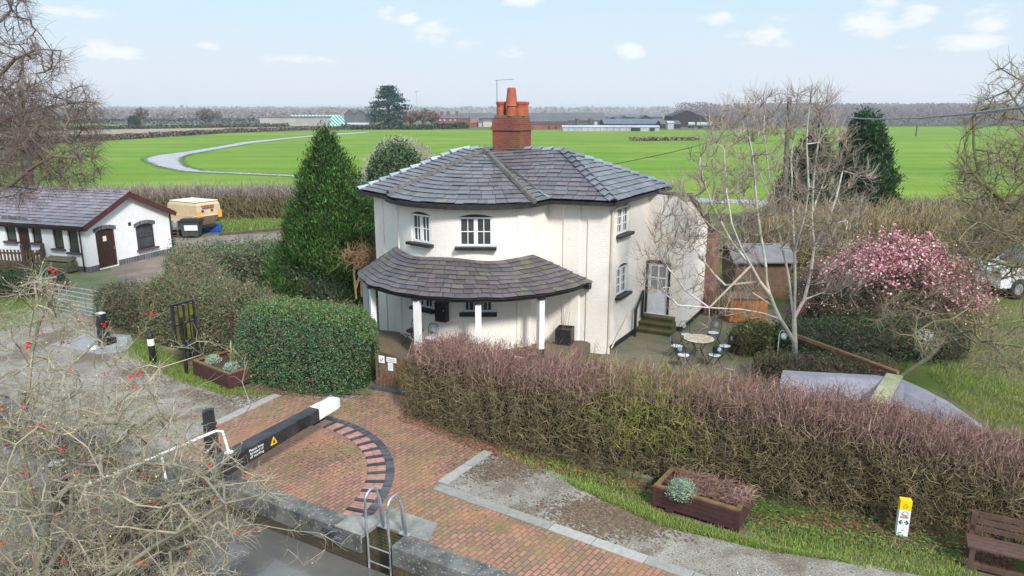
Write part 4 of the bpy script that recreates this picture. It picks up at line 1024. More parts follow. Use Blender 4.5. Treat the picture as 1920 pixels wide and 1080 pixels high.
def shead(path, o, par):
    P, u, n = frame_of(path, o['s']); m = MB(); N = 8; w_ = o['w']/2+.1
    V = []
    for k in range(N+1):
        x = -w_+2*w_*k/N; z = o['zt']-o.get('rise', 0)+o.get('rise', 0)*(1-(x/w_)**2)
        for y in (.0, .03):
            for dz in (-.0, .2): q = P+u*x+n*y; V.append((q[0], q[1], z+dz))
    F = []
    for k in range(N): b0, b1 = 4*k, 4*k+4; F += [[b0+2, b1+2, b1+3, b0+3], [b0+3, b1+3, b1+1, b0+1], [b0+2, b0, b1, b1+2]]
    m.add(V, F+[[0, 2, 3, 1], [4*N, 4*N+1, 4*N+3, 4*N+2]]); m.build('lintel', BLB, par)
SILL = mat('blue_brick_sill', (.1, .07, .08), (.07, .055, .06), 8, .7)
for o in sw: f_ = casement(shed, sideP, o, FRB, 1, (1, 2), .1, SILL, FRB); shead(sideP, o, f_)
f_ = casement(shed, gabP, gw_, FRB, 1, (1, 2), .1, SILL, FRB); shead(gabP, gw_, f_)
DRB = mat('dark_brown_boards', (.055, .024, .02), (.035, .017, .015), 4, .6, bump=.004)
for pth, o in ((gabP, gd_), (sideP, sd_)):
    P, u, n = frame_of(pth, o['s']); m = MB(); ax = [(*u, 0), (*n, 0), (0, 0, 1)]; zt = o['zt']-.04
    for k in range(7): w_ = o['w']/7; q = P+u*(-o['w']/2+w_*(k+.5))-n*.09; m.box((q[0], q[1], (o['zb']+zt)/2), (w_-.006, .05, zt-o['zb']), ax=ax)
    q = P-n*.11; m.box((q[0], q[1], (o['zb']+zt)/2), (o['w'], .03, zt-o['zb']), ax=ax)
    d_ = m.build('door', DRB, shed); shead(pth, o, d_)
    if pth is gabP:
        m = MB(); q = P-n*.055; m.box((q[0]-u[0]*.02, q[1]-u[1]*.02, 1.62), (.22, .012, .28), ax=ax); m.build('notice', WHITE, d_)
    m = MB(); q = P+u*(o['w']/2-.12)-n*.04; m.box((q[0], q[1], 1.05), (.03, .06, .16), ax=ax); m.build('handle', GREYM, d_)
m_ = MB()
for pth, a, b in ((sideP, 0, sideP.L), (gabP, 0, gd_['s']-gd_['w']/2-.02), (gabP, gd_['s']+gd_['w']/2+.02, gabP.L)):
    P0, P1, n = pth.P(a), pth.P(b-1e-6), pth.N((a+b)/2)
    if pth is sideP and False: continue
    m_.prism([P0-n*.005, P1-n*.005, P1+n*.03, P0+n*.03], 0, .3)
m_.build('plinth', BLB, shed)
ov = .28; rm = MB(); pitch = (RH-EH)/2.975
e0_ = np.array([*(sc_-sg*ov-su*.3), EH-pitch*ov+.12]); e1_ = np.array([*(sc_-sg*ov+su*16), EH-pitch*ov+.12]); r0_ = np.array([*(sc_+sg*2.975-su*.3), RH+.12]); r1_ = np.array([*(sc_+sg*2.975+su*16), RH+.12])
slates(rm, e1_, e0_, [r0_, r1_], (.235, .20, .225), .3, .4, .01)
f0_ = np.array([*(sc_+sg*(5.95+ov)-su*.3), EH-pitch*ov+.12]); f1_ = np.array([*(sc_+sg*(5.95+ov)+su*16), EH-pitch*ov+.12]); slates(rm, f0_, f1_, [r1_, r0_], (.21, .17, .20), .4, .6, .02)
for q in ([e1_, e0_, r0_, r1_], [f0_, f1_, r1_, r0_]): rm.add(np.array(q)-(0, 0, .03), [[0, 1, 2, 3]], (.05, .04, .04))
sro = rm.build('roof', SLATE, shed); m_ = MB(); ridge(m_, r0_, r1_, 34, .34, (.12, .1, .115), .06); m_.build('ridge_tiles', SLATE, sro)
MAR = mat('dark_red_bargeboard', (.095, .03, .03), (.07, .024, .024), 3, .5)
m_ = MB()
for a, b in ((e0_, r0_), (f0_, r0_)):
    a, b = a+np.array([*(-su*.02), -.14]), b+np.array([*(-su*.02), -.14]); m_.bar(a, b, .05, .24); m_.bar(a+np.array([*(su*.16), -.05]), b+np.array([*(su*.16), -.05]), .3, .03)
m_.build('bargeboard', MAR, shed)
m_ = MB(); m_.bar(e0_-(0, 0, .12), e1_-(0, 0, .12), .03, .2); m_.bar(e0_+np.array([*(sg*.14), -.2]), e1_+np.array([*(sg*.14), -.2]), .3, .03); m_.build('fascia', MAR, shed)
m_ = MB(); m_.bar(e0_-np.array([*(sg*.06), .06]), e1_-np.array([*(sg*.06), .06]), .1, .1); m_.build('gutter', BLACK, shed)
m_ = MB(); q = np.array([*(sc_-sg*.08+su*.25), 0]); m_.tube([q+(0, 0, .05), q+(0, 0, EH-.2)], .04, 8); q2 = np.array([*(sc_+sg*6.05), 0]); m_.tube([q2+(0, 0, .05), q2+(0, 0, EH-.1)], .05, 8); m_.build('downpipe', BLACK, shed)
m_ = MB()
for pth, px_, py_ in ((gabP, 242, 420), (sideP, 76, 417)):
    s_ = pth.s_px(px_, 2.4); P, u, n = frame_of(pth, s_); m_.box((P[0], P[1], zat(P, py_)), (.2, .02, .2), ax=[(*u, 0), (*n, 0), (0, 0, 1)])
m_.build('vent', BLACK, shed)
# timber box seat with a leaning blue lid, picket fence beside
MW = mat('mossy_plank', (.16, .15, .09), (.1, .1, .055), 5, .9, bump=.006)
tb = at(112, 510); bt_ = thing('timber_trough', 'mossy timber box trough standing under the small side windows of the white building', 'trough', tb, math.atan2(su[1], su[0])+math.pi)
for (c, s_) in (((0, -.3, .35), (1.9, .06, .5)), ((0, .3, .35), (1.9, .06, .5)), ((-.92, 0, .35), (.06, .54, .5)), ((.92, 0, .35), (.06, .54, .5))):
    m_ = MB()
    for k in range(2): m_.box((c[0], c[1], .22+.25*k), (s_[0], s_[1], .23))
    m_.build('board', MW, bt_, local=True)
m_ = MB(); m_.box((-.05, .2, .68), (1.8, .5, .05), ax=[(1, 0, 0), (0, .93, .37), (0, -.37, .93)]); m_.build('lid', MW, bt_, local=True)
for x in (-.7, .7): m_ = MB(); m_.box((x, 0, .05), (.2, .7, .1)); m_.build('foot', MW, bt_, local=True)
lb_ = at(146, 508); m_ = MB(); m_.box(lb_+np.array([0, .1, .62]), (.42, .12, 1.25), ax=[(.95, -.2, .1), (.2, .95, .2), (-.12, -.18, .97)]); m_.box(lb_+np.array([.04, .0, .5]), (.36, .1, .7), ax=[(.95, -.2, .1), (.2, .95, .2), (-.12, -.18, .97)])
tag(m_.build('flower_tub_lid', mat('dark_blue_board', (.03, .05, .08), (.05, .06, .075), 5, .6)), 'dark blue board leaning on the wall by the downpipe of the white building', 'board')
pf = thing('picket_fence', 'brown picket fence with mossy rails below the white building', 'fence', at(40, 498)); fa, fb = at(-90, 502), at(86, 507); fd = (fb-fa)/np.linalg.norm(fb-fa)
m_ = MB(); L_ = np.linalg.norm(fb-fa); FW = mat('fence_wood', (.13, .085, .05), (.085, .06, .038), 6, .9)
nP = int(L_/.21)
for k in range(nP): p_ = fa+fd*(k+.3)*L_/nP; m_.box(p_+np.array([0, 0, .55]), (.11, .03, 1.1), math.atan2(fd[1], fd[0]))
m_.build('picket', FW, pf)
m_ = MB(); [m_.bar(fa+np.array([0, .05, z]), fb+np.array([0, .05, z]), .05, .1) for z in (.3, .9)]; m_.bar(fb-fd*1.4+np.array([0, -.03, .15]), fb-fd*.1+np.array([0, -.03, 1.15]), .04, .1); m_.build('rail', FW, pf)
for s_ in (0, .42, .79, 1.0): m_ = MB(); m_.box(fa+(fb-fa)*s_+np.array([0, .0, .7]), (.17, .17, 1.4), .3); m_.build('post', mat('dark_post', (.05, .042, .035), (.08, .07, .05), 5, .9), pf)
# six bar field gate
fg0, fg1 = at(103, 583), at(176, 598); fgd = (fg1-fg0)/np.linalg.norm(fg1-fg0)
fgt = thing('field_gate', 'galvanised seven bar field gate closing the towpath yard beside the hedge', 'gate', (fg0+fg1)/2)
m_ = MB(); zs = [.12, .28, .44, .62, .82, 1.02, 1.22]; fe = fg1+fgd*.9
for z in zs: m_.tube([fg0+(0, 0, z), fe+(0, 0, z)], .025, 6)
m_.build('bar', GREYM, fgt); m_ = MB()
for s_ in (0, .30, .62, 1.0): m_ = MB(); q = fg0+(fe-fg0)*s_; m_.bar(q+(0, 0, .1), q+(0, 0, 1.24), .03, .05, up=(0, 1, 0)); m_.build('upright', GREYM, fgt)
m_ = MB(); q = fg0-fgd*.2; m_.box(q+np.array([0, 0, .7]), (.22, .22, 1.4)); m_.build('post', FW, fgt)
# cream hopper trailer, wheeled bin, blue crates
hp = [at(330, 375.5, 2.3), at(367, 380, 2.3), at(412, 374.5, 2.3)]; hu = hp[2]-hp[1]; hv = hp[0]-hp[1]; hu[2] = hv[2] = 0
hu_ = hu/np.linalg.norm(hu); hv_ = np.array([-hu_[1], hu_[0], 0]); Wd, Ln = np.linalg.norm(hu), 3.2; hc = hp[1].copy(); hc[2] = 0
HP = lambda x, y, z: hc+hu_*x+hv_*y+np.array([0, 0, z*.84])
tl = thing('trailer', 'cream steel hopper trailer with orange reflector panels parked in front of the hedge', 'trailer', HP(Wd/2, Ln/2, 0))
CRM = mat('cream_steel', (.55, .43, .26), (.5, .38, .22), 1.5, .5)
def loft(m, rings):
    V = []; 
    for r_ in rings: V += r_
    F = [[4*i+k, 4*i+(k+1) % 4, 4*i+4+(k+1) % 4, 4*i+4+k] for i in range(len(rings)-1) for k in range(4)]+[[3, 2, 1, 0], [4*len(rings)-4+k for k in range(4)]]
    m.add(V, F)
rect = lambda x0, x1, y0, y1, z: [HP(x0, y0, z), HP(x1, y0, z), HP(x1, y1, z), HP(x0, y1, z)]
m_ = MB(); loft(m_, [rect(.35, Wd-.35, .5, Ln-.6, .75), rect(-.05, Wd+.05, -.05, Ln+.1, 1.55), rect(.0, Wd, 0, Ln, 1.62), rect(.02, Wd-.02, .05, Ln-.1, 2.45), rect(.12, Wd-.12, .2, Ln-.4, 2.72)]); m_.build('hopper', CRM, tl)
m_ = MB(); loft(m_, [rect(.05, Wd-.05, .1, Ln-.3, 2.71), rect(.1, Wd-.1, .15, Ln-.35, 2.76)]); m_.build('lid', mat('pale_cream_lid', (.66, .6, .5), (.58, .52, .42), 2, .5), tl)
m_ = MB(); m_.box(HP(-.12, 1.4, 1.35), (.12, 2.4, .5), math.atan2(hu_[1], hu_[0])); m_.box(HP(-.2, 1.2, 1.12), (.25, 2.7, .08), math.atan2(hu_[1], hu_[0])); m_.build('chute', CRM, tl)
ORG = mat('orange_panel', (.8, .26, .02), (.75, .42, .1), 30, .5)
for x in (.14, Wd-.14): m_ = MB(); m_.box(HP(x, -.06, 1.62), (.32, .02, .5), math.atan2(hu_[1], hu_[0])); m_.build('reflector', ORG, tl)
text('www.        .co.uk', .19, face_frame(HP(Wd/2, -.004, 2.42)-hv_*.05, hu_, -hv_), mat('red_ink', (.5, .03, .02), None, 4, .6), 'lettering', tl) if False else None
m_ = MB()
for k in range(9): m_.box(HP(.42+k*.12, .0, 2.38)-hv_*.012, (.085, .02, .09), math.atan2(hu_[1], hu_[0]))
m_.build('lettering', mat('red_ink', (.5, .03, .02), None, 4, .6), tl); m_ = MB()
for k in range(8): m_.box(HP(.5+k*.12, .0, 2.2)-hv_*.02, (.08, .02, .09), math.atan2(hu_[1], hu_[0]))
for x in (.46, 1.22): m_.box(HP(x, 0, 1.98)-hv_*.03, (.18, .02, .13), math.atan2(hu_[1], hu_[0]))
m_.build('lettering', mat('dark_blue_ink', (.05, .05, .15), None, 4, .6), tl)
m_ = MB(); m_.box(HP(Wd/2, Ln/2, .66), (Wd*.7, Ln, .14), math.atan2(hu_[1], hu_[0])); m_.build('chassis', BLACK, tl)
for x, y in ((.1, .9), (.1, 2.0), (Wd-.1, .9), (Wd-.1, 2.0)):
    m_ = MB(); c = HP(x, y, .38); m_.tube([c-hu_*.11, c+hu_*.11], .36, 16); w_ = m_.build('wheel', BLACK, tl); m_ = MB(); m_.tube([c-hu_*.12, c+hu_*.12], .16, 12); m_.build('rim', GREYM, w_)
bn0 = at(352, 444); ba = .12; bnt = thing('wheeled_bin', 'dark grey wheeled bin with a white label in front of the cream trailer', 'bin', at(358, 446)+np.array([0, .25, 0]), ba)
DG = mat('dark_grey_plastic', (.045, .05, .058), (.06, .065, .07), 3, .5)
m_ = MB(); m_.add(*_frustum(.5, .42, .64, .52, .14, 1.08)); m_.build('body', DG, bnt, local=True)
m_ = MB(); m_.box((0, 0, 1.15), (1.4, 1.12, .12)); m_.box((0, .1, 1.24), (1.2, .8, .08)); m_.build('lid', mat('charcoal_plastic', (.025, .03, .038), None, 3, .45), bnt, local=True)
m_ = MB(); m_.box((.12, -.53, .72), (.86, .03, .36), ax=[(1, 0, 0), (0, .99, .12), (0, -.12, .99)]); m_.build('label', WHITE, bnt, local=True)
for x in (-.45, .45):
    for y in (-.33, .33): m_ = MB(); m_.tube([(x-.03, y, .09), (x+.03, y, .09)], .09, 10); m_.build('wheel', BLACK, bnt, local=True)
BLU = mat('blue_plastic', (.02, .09, .38), (.02, .07, .3), 4, .5); cr0 = at(393, 438)
for iz in range(2):
    for ix in range(2):
        c = cr0+np.array([(ix-.5)*.62, .45+.18*ix, 0]); g_ = thing('crate', ['lower', 'upper'][iz]+' blue slatted crate '+['against the bin', 'at the trailer corner'][ix], 'crate', c+np.array([0, 0, iz*.31]), .28, 'blue crates stacked below the trailer')
        m_ = MB(); 
        for z in (.04, .16, .27): [m_.box(q, s_) for q, s_ in (((0, -.28, z), (.6, .03, .06)), ((0, .28, z), (.6, .03, .06)), ((-.285, 0, z), (.03, .53, .06)), ((.285, 0, z), (.03, .53, .06)))]
        for x in (-.27, 0, .27): m_.box((x, -.28, .15), (.05, .04, .29)); m_.box((x, .28, .15), (.05, .04, .29))
        m_.box((0, 0, .02), (.54, .52, .03)); m_.build('slatted_side', BLU, g_, local=True)
pk = at(322, 444); pt_ = thing('pallet_stack', 'dark pallet stack with silver drums behind the white building corner', 'pallets', pk+np.array([-.2, .5, 0]))
m_ = MB()
for z in (.1, .3, .5): m_.box(pk+np.array([-.2, .5, z]), (1.6, 1.2, .03)); [m_.box(pk+np.array([-.2+x, .5, z-.07]), (.12, 1.2, .1)) for x in (-.7, 0, .7)]
m_.build('pallet', FW, pt_); m_ = MB(); [m_.lathe(pk+np.array([-.2+x, .4, .52]), [(.18, 0), (.2, .1), (.18, .45), (.1, .5)], 10) for x in (-.1, .35)]; m_.build('drum', GREYM, pt_)
# kerb timber along the track
m_ = MB(); m_.bar(at(412, 442)+np.array([0, 0, .08]), at(560, 428)+np.array([0, 0, .08]), .2, .16); tag(m_.build('sleeper_edging', mat('sleeper_wood', (.06, .05, .04), (.1, .09, .06), 2, .9)), 'dark timber edging laid along the muddy yard', 'edging')

# ------------------------------------------------------------------ patio set
MOS = None
def mosaic():
    t = NT('mosaic_top'); v = t.n('TexVoronoi'); v.feature = 'DISTANCE_TO_EDGE'; v.inputs['Scale'].default_value = 17; t.l(t.coord(), v.inputs['Vector'])
    e = t.ramp(v.outputs['Distance'], [(.03, 0), (.09, 1)]); v2 = t.n('TexVoronoi'); v2.inputs['Scale'].default_value = 17; t.l(t.coord(), v2.inputs['Vector'])
    c = t.mix(t.ramp(t.noise(9, 2), [(.4, 0), (.55, 1)]), (.72, .66, .56), (.5, .36, .22)); return t.out(t.mix(e, (.25, .22, .18), c), .5)
MOS = mosaic()
tc = at(1308, 672); tbl = thing('patio_table', 'round mosaic topped patio table on black iron legs', 'table', tc)
m_ = MB(); m_.lathe((0, 0, 0), [(.50, .70), (.515, .71), (.515, .73), (.50, .735)], 36); m_.build('tabletop', MOS, tbl, local=True)
m_ = MB(); m_.tube([(.515*math.cos(a), .515*math.sin(a), .715) for a in np.linspace(0, 2*math.pi, 37)], .014, 6); m_.build('rim', BLACK, tbl, local=True)
for k in range(4):
    a = math.pi/4+k*math.pi/2; m_ = MB(); m_.tube([(.38*math.cos(a), .38*math.sin(a), .7), (.25*math.cos(a), .25*math.sin(a), .55), (.13*math.cos(a), .13*math.sin(a), .35), (.25*math.cos(a), .25*math.sin(a), .12), (.36*math.cos(a), .36*math.sin(a), .01)], .013, 6); m_.build('leg', BLACK, tbl, local=True)
m_ = MB(); m_.tube([(.15*math.cos(a), .15*math.sin(a), .33) for a in np.linspace(0, 2*math.pi, 20)], .009, 6); m_.build('brace', BLACK, tbl, local=True)
BLUE = mat('blue_white_mosaic', (.10, .16, .36), (.65, .66, .68), 30, .5)
SEAT = mat('seat_mosaic', (.74, .74, .73), (.45, .48, .55), 26, .5)
def chair():
    c = thing('patio_chair', 'x', 'chair', (0, 0, 0))
    m_ = MB(); m_.lathe((0, 0, 0), [(.19, .44), (.2, .45), (.2, .462), (.18, .468)], 22); m_.build('seat', SEAT, c, local=True)
    m_ = MB(); m_.tube([(.2*math.cos(a), .2*math.sin(a), .452) for a in np.linspace(0, 2*math.pi, 25)], .013, 6); m_.build('seat_ring', BLACK, c, local=True)
    for x in (-.19, .19):
        m_ = MB(); m_.tube([(x, -.24, .01), (x, .16, .46)], .012, 6); m_.build('leg', BLACK, c, local=True)
        m_ = MB(); m_.tube([(x*.92, .25, .01), (x*.92, -.14, .43)], .012, 6); m_.build('leg', BLACK, c, local=True)
    m_ = MB(); pts_ = [(-.19, .16, .46), (-.2, .2, .7), (-.17, .23, .86), (-.1, .245, .92), (-.05, .24, .86), (0, .25, .93), (.05, .24, .86), (.1, .245, .92), (.17, .23, .86), (.2, .2, .7), (.19, .16, .46)]
    m_.tube(pts_, .011, 6); m_.tube([(-.19, .19, .58), (.19, .19, .58)], .009, 6)
    for sx in (-1, 1): m_.tube([(sx*.1, .19, .58), (sx*.14, .21, .68), (sx*.09, .22, .76), (sx*.14, .23, .84), (sx*.07, .235, .88)], .007, 5)
    m_.build('backrest', BLACK, c, local=True)
    m_ = MB(); m_.tube([(0, .205, .72), (0, .235, .722)], .075, 16); b_ = m_.build('medallion', BLUE, c, local=True)
    return c
ch0 = chair(); first = True
CHS = [(1268, 672, 1.9, 'black iron chair with white round seat facing the mosaic table from the steps side'), (1280, 690, 2.6, 'black iron chair just in front of the mosaic table, nearer the steps'),
       (1338, 690, -2.3, 'black iron chair carrying the small dark cushion in front of the mosaic table'), (1357, 672, -1.5, 'black iron folding chair facing the mosaic table from the shrub side'),
       (1286, 650, .6, 'black iron chair behind the mosaic table, next to the cottage steps'), (1336, 646, -.35, 'black iron chair behind the mosaic table, towards the wooden chest')]
PCH = [(803, 655, 2.9, 'black scroll backed chair under the porch by the first white post'), (858, 662, 3.2, 'black scroll backed chair under the porch below the bow window')]
def place(c, p, rz, lab, grp):
    c.location = [float(q) for q in p]; c.rotation_euler = (0, 0, rz); c['label'] = lab; c['group'] = grp; return c
for k, (x, y, rz, lab) in enumerate(CHS):
    c = ch0 if k == 0 else copy_tree(ch0); p = at(x, y); d = tc-p; place(c, p+.0*d, math.atan2(d[1], d[0])+math.pi/2+random.uniform(-.2, .2), lab, 'iron chairs round the mosaic table')
for k, (deg, lab) in enumerate(((-133, PCH[0][3]), (-118, PCH[1][3]))):
    p = ce(3.42, deg); c = copy_tree(ch0); place(c, (*p, FZ), R(deg)-math.pi/2+math.pi, lab, 'scroll backed chairs under the porch')
cu_ = at(1341, 688); m_ = MB(); m_.lathe(cu_+np.array([.02, .06, .60]), [(.03, -.14), (.12, -.1), (.14, 0), (.12, .1), (.03, .14)], 12)
tag(m_.build('cushion', BLACK, None), 'small dark round cushion propped on a patio chair in front of the mosaic table', 'cushion')
pt2 = thing('bistro_table', 'small round dark bistro table under the porch between the scroll backed chairs', 'table', (*ce(3.65, -125.5), FZ)); m_ = MB(); m_.lathe((0, 0, 0), [(.3, .68), (.31, .69), (.31, .71)], 24); m_.build('tabletop', mat('brown_top', (.1, .06, .05), None, 5, .6), pt2, local=True)
for k in range(3): a = k*2.1; m_ = MB(); m_.tube([(.22*math.cos(a), .22*math.sin(a), .68), (.05*math.cos(a), .05*math.sin(a), .35), (.25*math.cos(a), .25*math.sin(a), 0)], .012, 6); m_.build('leg', BLACK, pt2, local=True)
# wall box and black tub under the porch
s_ = front.s_px(832, 1.6); P, u, n = frame_of(front, s_); q = P+n*.13; ax = [(*u, 0), (*n, 0), (0, 0, 1)]
wb = thing('wall_box', 'black wooden wall box with a pitched top fixed under the porch', 'letter box', (*q, zat(P, 600))); zb_, zt_ = zat(P, 600), zat(P, 567)
m_ = MB(); m_.box((*q, (zb_+zt_)/2), (.42, .24, zt_-zb_), ax=ax); m_.build('body', BLACK, wb); m_ = MB(); m_.box((*(q+n*.125), (zb_+zt_)/2), (.34, .02, zt_-zb_-.08), ax=ax); m_.build('door', mat('brown_black', (.022, .015, .013), None, 5, .5), wb)
m_ = MB(); q2 = q+n*.02; V = [];
for y in (-.14, .16):
    for x, z in ((-.24, 0), (.24, 0), (.1, .14), (-.1, .14)): p_ = q+u*x+n*y; V.append((p_[0], p_[1], zt_+z))
m_.add(V, [[0, 1, 2, 3], [7, 6, 5, 4], [0, 4, 5, 1], [1, 5, 6, 2], [2, 6, 7, 3], [3, 7, 4, 0]]); m_.build('lid', BLACK, wb); m_ = MB(); p_ = q+n*.145+u*.13; m_.box((*p_, (zb_+zt_)/2+.1), (.03, .02, .05), ax=ax); m_.build('lock', GREYM, wb)
bx_ = np.array([1.86, 24.25, FZ]); bx_t = thing('planter_box', 'square black planter box under the porch end by the pilaster', 'planter', bx_, R(-18)); m_ = MB()
for c, s_ in (((0, -.26, .28), (.56, .05, .56)), ((0, .26, .28), (.56, .05, .56)), ((-.255, 0, .28), (.05, .47, .56)), ((.255, 0, .28), (.05, .47, .56))): m_.box(c, s_)
m_.build('side', BLACK, bx_t, local=True); m_ = MB(); m_.box((0, 0, .46), (.46, .46, .06)); m_.build('soil', MC['potting_soil'], bx_t, local=True)
m_ = MB(); A, Bq = [], []
for k in range(5): a = bx_+np.array([random.uniform(-.1, .1), random.uniform(-.1, .1), .5]); b = a+np.array([random.uniform(-.1, .25), random.uniform(-.1, .2), random.uniform(.6, 1.5)]); A.append(a); Bq.append(b)
m_.sticks(A, Bq, .008, .003, (.12, .1, .08)); tag(m_.build('dead_climber', BARK), 'thin dead climber stems rising from the black planter box', 'plant')
# wicket fence and orange chest at the end of the patio, garden shed roof, tarpaulin roof, timber, log
wf0, wf1 = at(1322, 592), at(1366, 590); wfd = (wf1-wf0)/np.linalg.norm(wf1-wf0); wf = thing('picket_fence', 'short brown picket fence between the brick pier and the orange chest', 'fence', (wf0+wf1)/2)
for k in range(9): m_ = MB(); m_.box(wf0+(wf1-wf0)*k/8+np.array([0, 0, .55]), (.09, .025, 1.1), math.atan2(wfd[1], wfd[0])); m_.build('picket', WOOD, wf)
m_ = MB(); [m_.bar(wf0+np.array([0, .04, z]), wf1+np.array([0, .04, z]), .04, .08) for z in (.3, .85)]; m_.build('rail', WOOD, wf)
oc0, oc1 = at(1367, 606), at(1437, 607); oc = thing('wooden_chest', 'orange brown boarded wooden chest behind the bare white tree', 'chest', (oc0+oc1)/2+np.array([0, .5, 0])); OW = mat('orange_wood', (.36, .15, .045), (.27, .11, .035), 3, .7, bump=.003)
m_ = MB(); Lo = np.linalg.norm(oc1-oc0)
for k in range(9): [m_.box(oc0+np.array([Lo*(k+.5)/9, y, .52]), (Lo/9-.008, .03, .95)) for y in (0, 1.0)]
for x in (0, Lo): m_.box(oc0+np.array([x, .5, .52]), (.03, .97, .95))
m_.build('side', OW, oc); m_ = MB(); m_.box(oc0+np.array([Lo/2, .5, 1.03]), (Lo+.1, 1.15, .05)); m_.build('lid', WOOD, oc)
gs = thing('garden_shed', 'small brown garden shed with a pale felt roof behind the bare white tree', 'shed', at(1415, 560)+np.array([0, 1, 0])); g0 = at(1372, 560); m_ = MB(); m_.box(g0+np.array([1.4, 1.3, .85]), (2.5, 2.2, 1.7)); m_.build('wall', mat('shed_boards', (.15, .09, .06), (.1, .06, .04), 4, .8), gs)
m_ = MB(); RFm = mat('pale_roof_felt', (.17, .165, .175), (.13, .125, .135), 2, .85)
V = [g0+np.array(q) for q in ((-.05, -.05, 1.72), (2.85, -.05, 1.72), (2.85, 1.3, 2.35), (-.05, 1.3, 2.35), (2.85, 2.65, 1.72), (-.05, 2.65, 1.72))]; V += [q-(0, 0, .06) for q in V]
m_.add(V, [[0, 1, 2, 3], [3, 2, 4, 5], [6, 9, 8, 7], [9, 11, 10, 8], [0, 6, 7, 1], [4, 10, 11, 5], [1, 7, 8, 2], [2, 8, 10, 4], [0, 3, 9, 6], [3, 5, 11, 9]]); m_.build('roof', RFm, gs)
# curved lilac grey roof behind the front hedge
ar = thing('low_roof', 'long lilac grey curved roof sheet rising behind the front hedge with a board laid across it', 'roof', (*at(1640, 760)[:2], 0))
TARP = mat('lilac_grey_sheet', (.27, .26, .30), (.21, .2, .235), .8, .5, bump=.006)
edge = [at(x, y, .9) for x, y in ((1470, 694), (1520, 697), (1580, 700), (1640, 703), (1688, 710), (1730, 728), (1775, 752), (1815, 780), (1850, 806))]
dirv = np.array([-.42, -.9, 0]); m_ = MB(); V = []; NN = len(edge)
for e in edge:
    for k in range(5): t_ = k/4; V.append(e+dirv*1.9*t_+np.array([0, 0, .38*math.sin(t_*math.pi*.62)-.5*t_*t_]))
m_.add(V, np.array([[i*5+k, i*5+k+1, (i+1)*5+k+1, (i+1)*5+k] for i in range(NN-1) for k in range(4)])); V2 = [v-(0, 0, .04) for v in V]; m_.add(V2, np.array([[i*5+k, (i+1)*5+k, (i+1)*5+k+1, i*5+k+1] for i in range(NN-1) for k in range(4)])); m_.build('sheet', TARP, ar)
m_ = MB(); [m_.box((e+np.array([0, -.02, -.45])), (.1, .1, .88)) for e in edge[::2]]; [m_.bar(a-(0, 0, .07), b-(0, 0, .07), .08, .08) for a, b in zip(edge[:-1], edge[1:])]; m_.build('frame', WOOD, ar)
m_ = MB(); m_.bar(at(1678, 703, 1.06), at(1646, 756, 1.22), .42, .04, up=(0, 0, 1)); tag(m_.build('board', mat('mossy_board', (.36, .36, .22), (.28, .28, .17), 4, .9)), 'pale mossy board lying across the lilac grey roof sheet', 'board')
m_ = MB(); m_.tube([at(1497, 630, .9), at(1684, 698, 1.0)], .06, 8); m_.tube([at(1497, 634, .85), at(1684, 701, .95)], .035, 6); tag(m_.build('timber_pole', mat('rusty_timber', (.3, .17, .09), (.2, .11, .06), 4, .8)), 'long rust brown timber pole slanting from the white tree to the roof sheet', 'pole')
m_ = MB(); m_.tube([at(1688, 706, .8), at(1712, 690, .7), at(1740, 672, .75), at(1762, 648, .9), at(1770, 636, 1.0)], [.05, .07, .07, .055, .04], 8, (.11, .10, .06)); tag(m_.build('log', BARK), 'mossy bent log propped beside the roof sheet under the pink blossom', 'log')
m_ = MB(); gv = at(1728, 640, .7); P_ = rng.normal(size=(400, 3)); m_.lathe(at(1728, 668), [(.35, 0), (.5, .3), (.45, .7), (.25, .95), (.05, 1.0)], 9, (.4, .36, .27)); tag(m_.build('boulder', SLATE), 'pale lichened boulder shape half hidden under the blossom bush', 'boulder')
lamp = at(1461, 690); lt = thing('garden_lamp', 'white globe lamp hanging from a hooked stake beside the white tree', 'lamp', lamp); m_ = MB(); lp_ = lambda x, z: lamp+np.array([x, 0, z]); m_.tube([lp_(-.1, 0), lp_(-.1, 1.15), lp_(-.05, 1.3), lp_(.03, 1.32), lp_(.06, 1.25)], .014, 6); m_.build('stake', WHITE, lt)
m_ = MB(); m_.lathe(lp_(.06, 1.0), [(.03, 0), (.09, .04), (.11, .11), (.09, .18), (.03, .22)], 12); m_.build('globe', WHITE, lt, smooth=True)
# white car at the right edge
cr = at(1872, 560); car = thing('parked_car', 'white vehicle parked on the rough grass behind the mossy branches', 'car', cr+np.array([2.2, .9, 0]), R(4)); car.scale = (1.15, 1.1, 1.5)
def carbody(m):
    prof_ = [(-2.1, .35), (-2.12, .75), (-1.95, .92), (-1.2, 1.02), (-.55, 1.48), (.9, 1.5), (1.7, 1.12), (2.05, 1.0), (2.1, .4)]
    V = []; N = len(prof_)
    for y, k in ((-.85, 1), (-.72, .0), (.72, .0), (.85, 1)):
        for x, z in prof_: V.append((x, y if not (z > 1.03 and abs(y) > .8) else y*.9, z))
    V = [(x, -.86 if z < 1.1 else -.68, z) for x, z in prof_]+[(x, .86 if z < 1.1 else .68, z) for x, z in prof_]
    m.add(V, [list(range(N))[::-1], list(range(N, 2*N))]+[[i, (i+1) % N, N+(i+1) % N, N+i][::-1] for i in range(N)][::1])
m_ = MB(); carbody(m_); m_.build('body', mat('white_car_paint', (.78, .79, .8), (.74, .75, .76), 2, .3, spec=.5), car, local=True)
for y in (-.79, .79): m_ = MB(); m_.box((.2, y, 1.25), (1.5, .03, .3), ax=[(1, 0, 0), (0, .95, .3 if y > 0 else -.3), (0, -.3 if y > 0 else .3, .95)]); m_.build('window', GLASS, car, local=True)
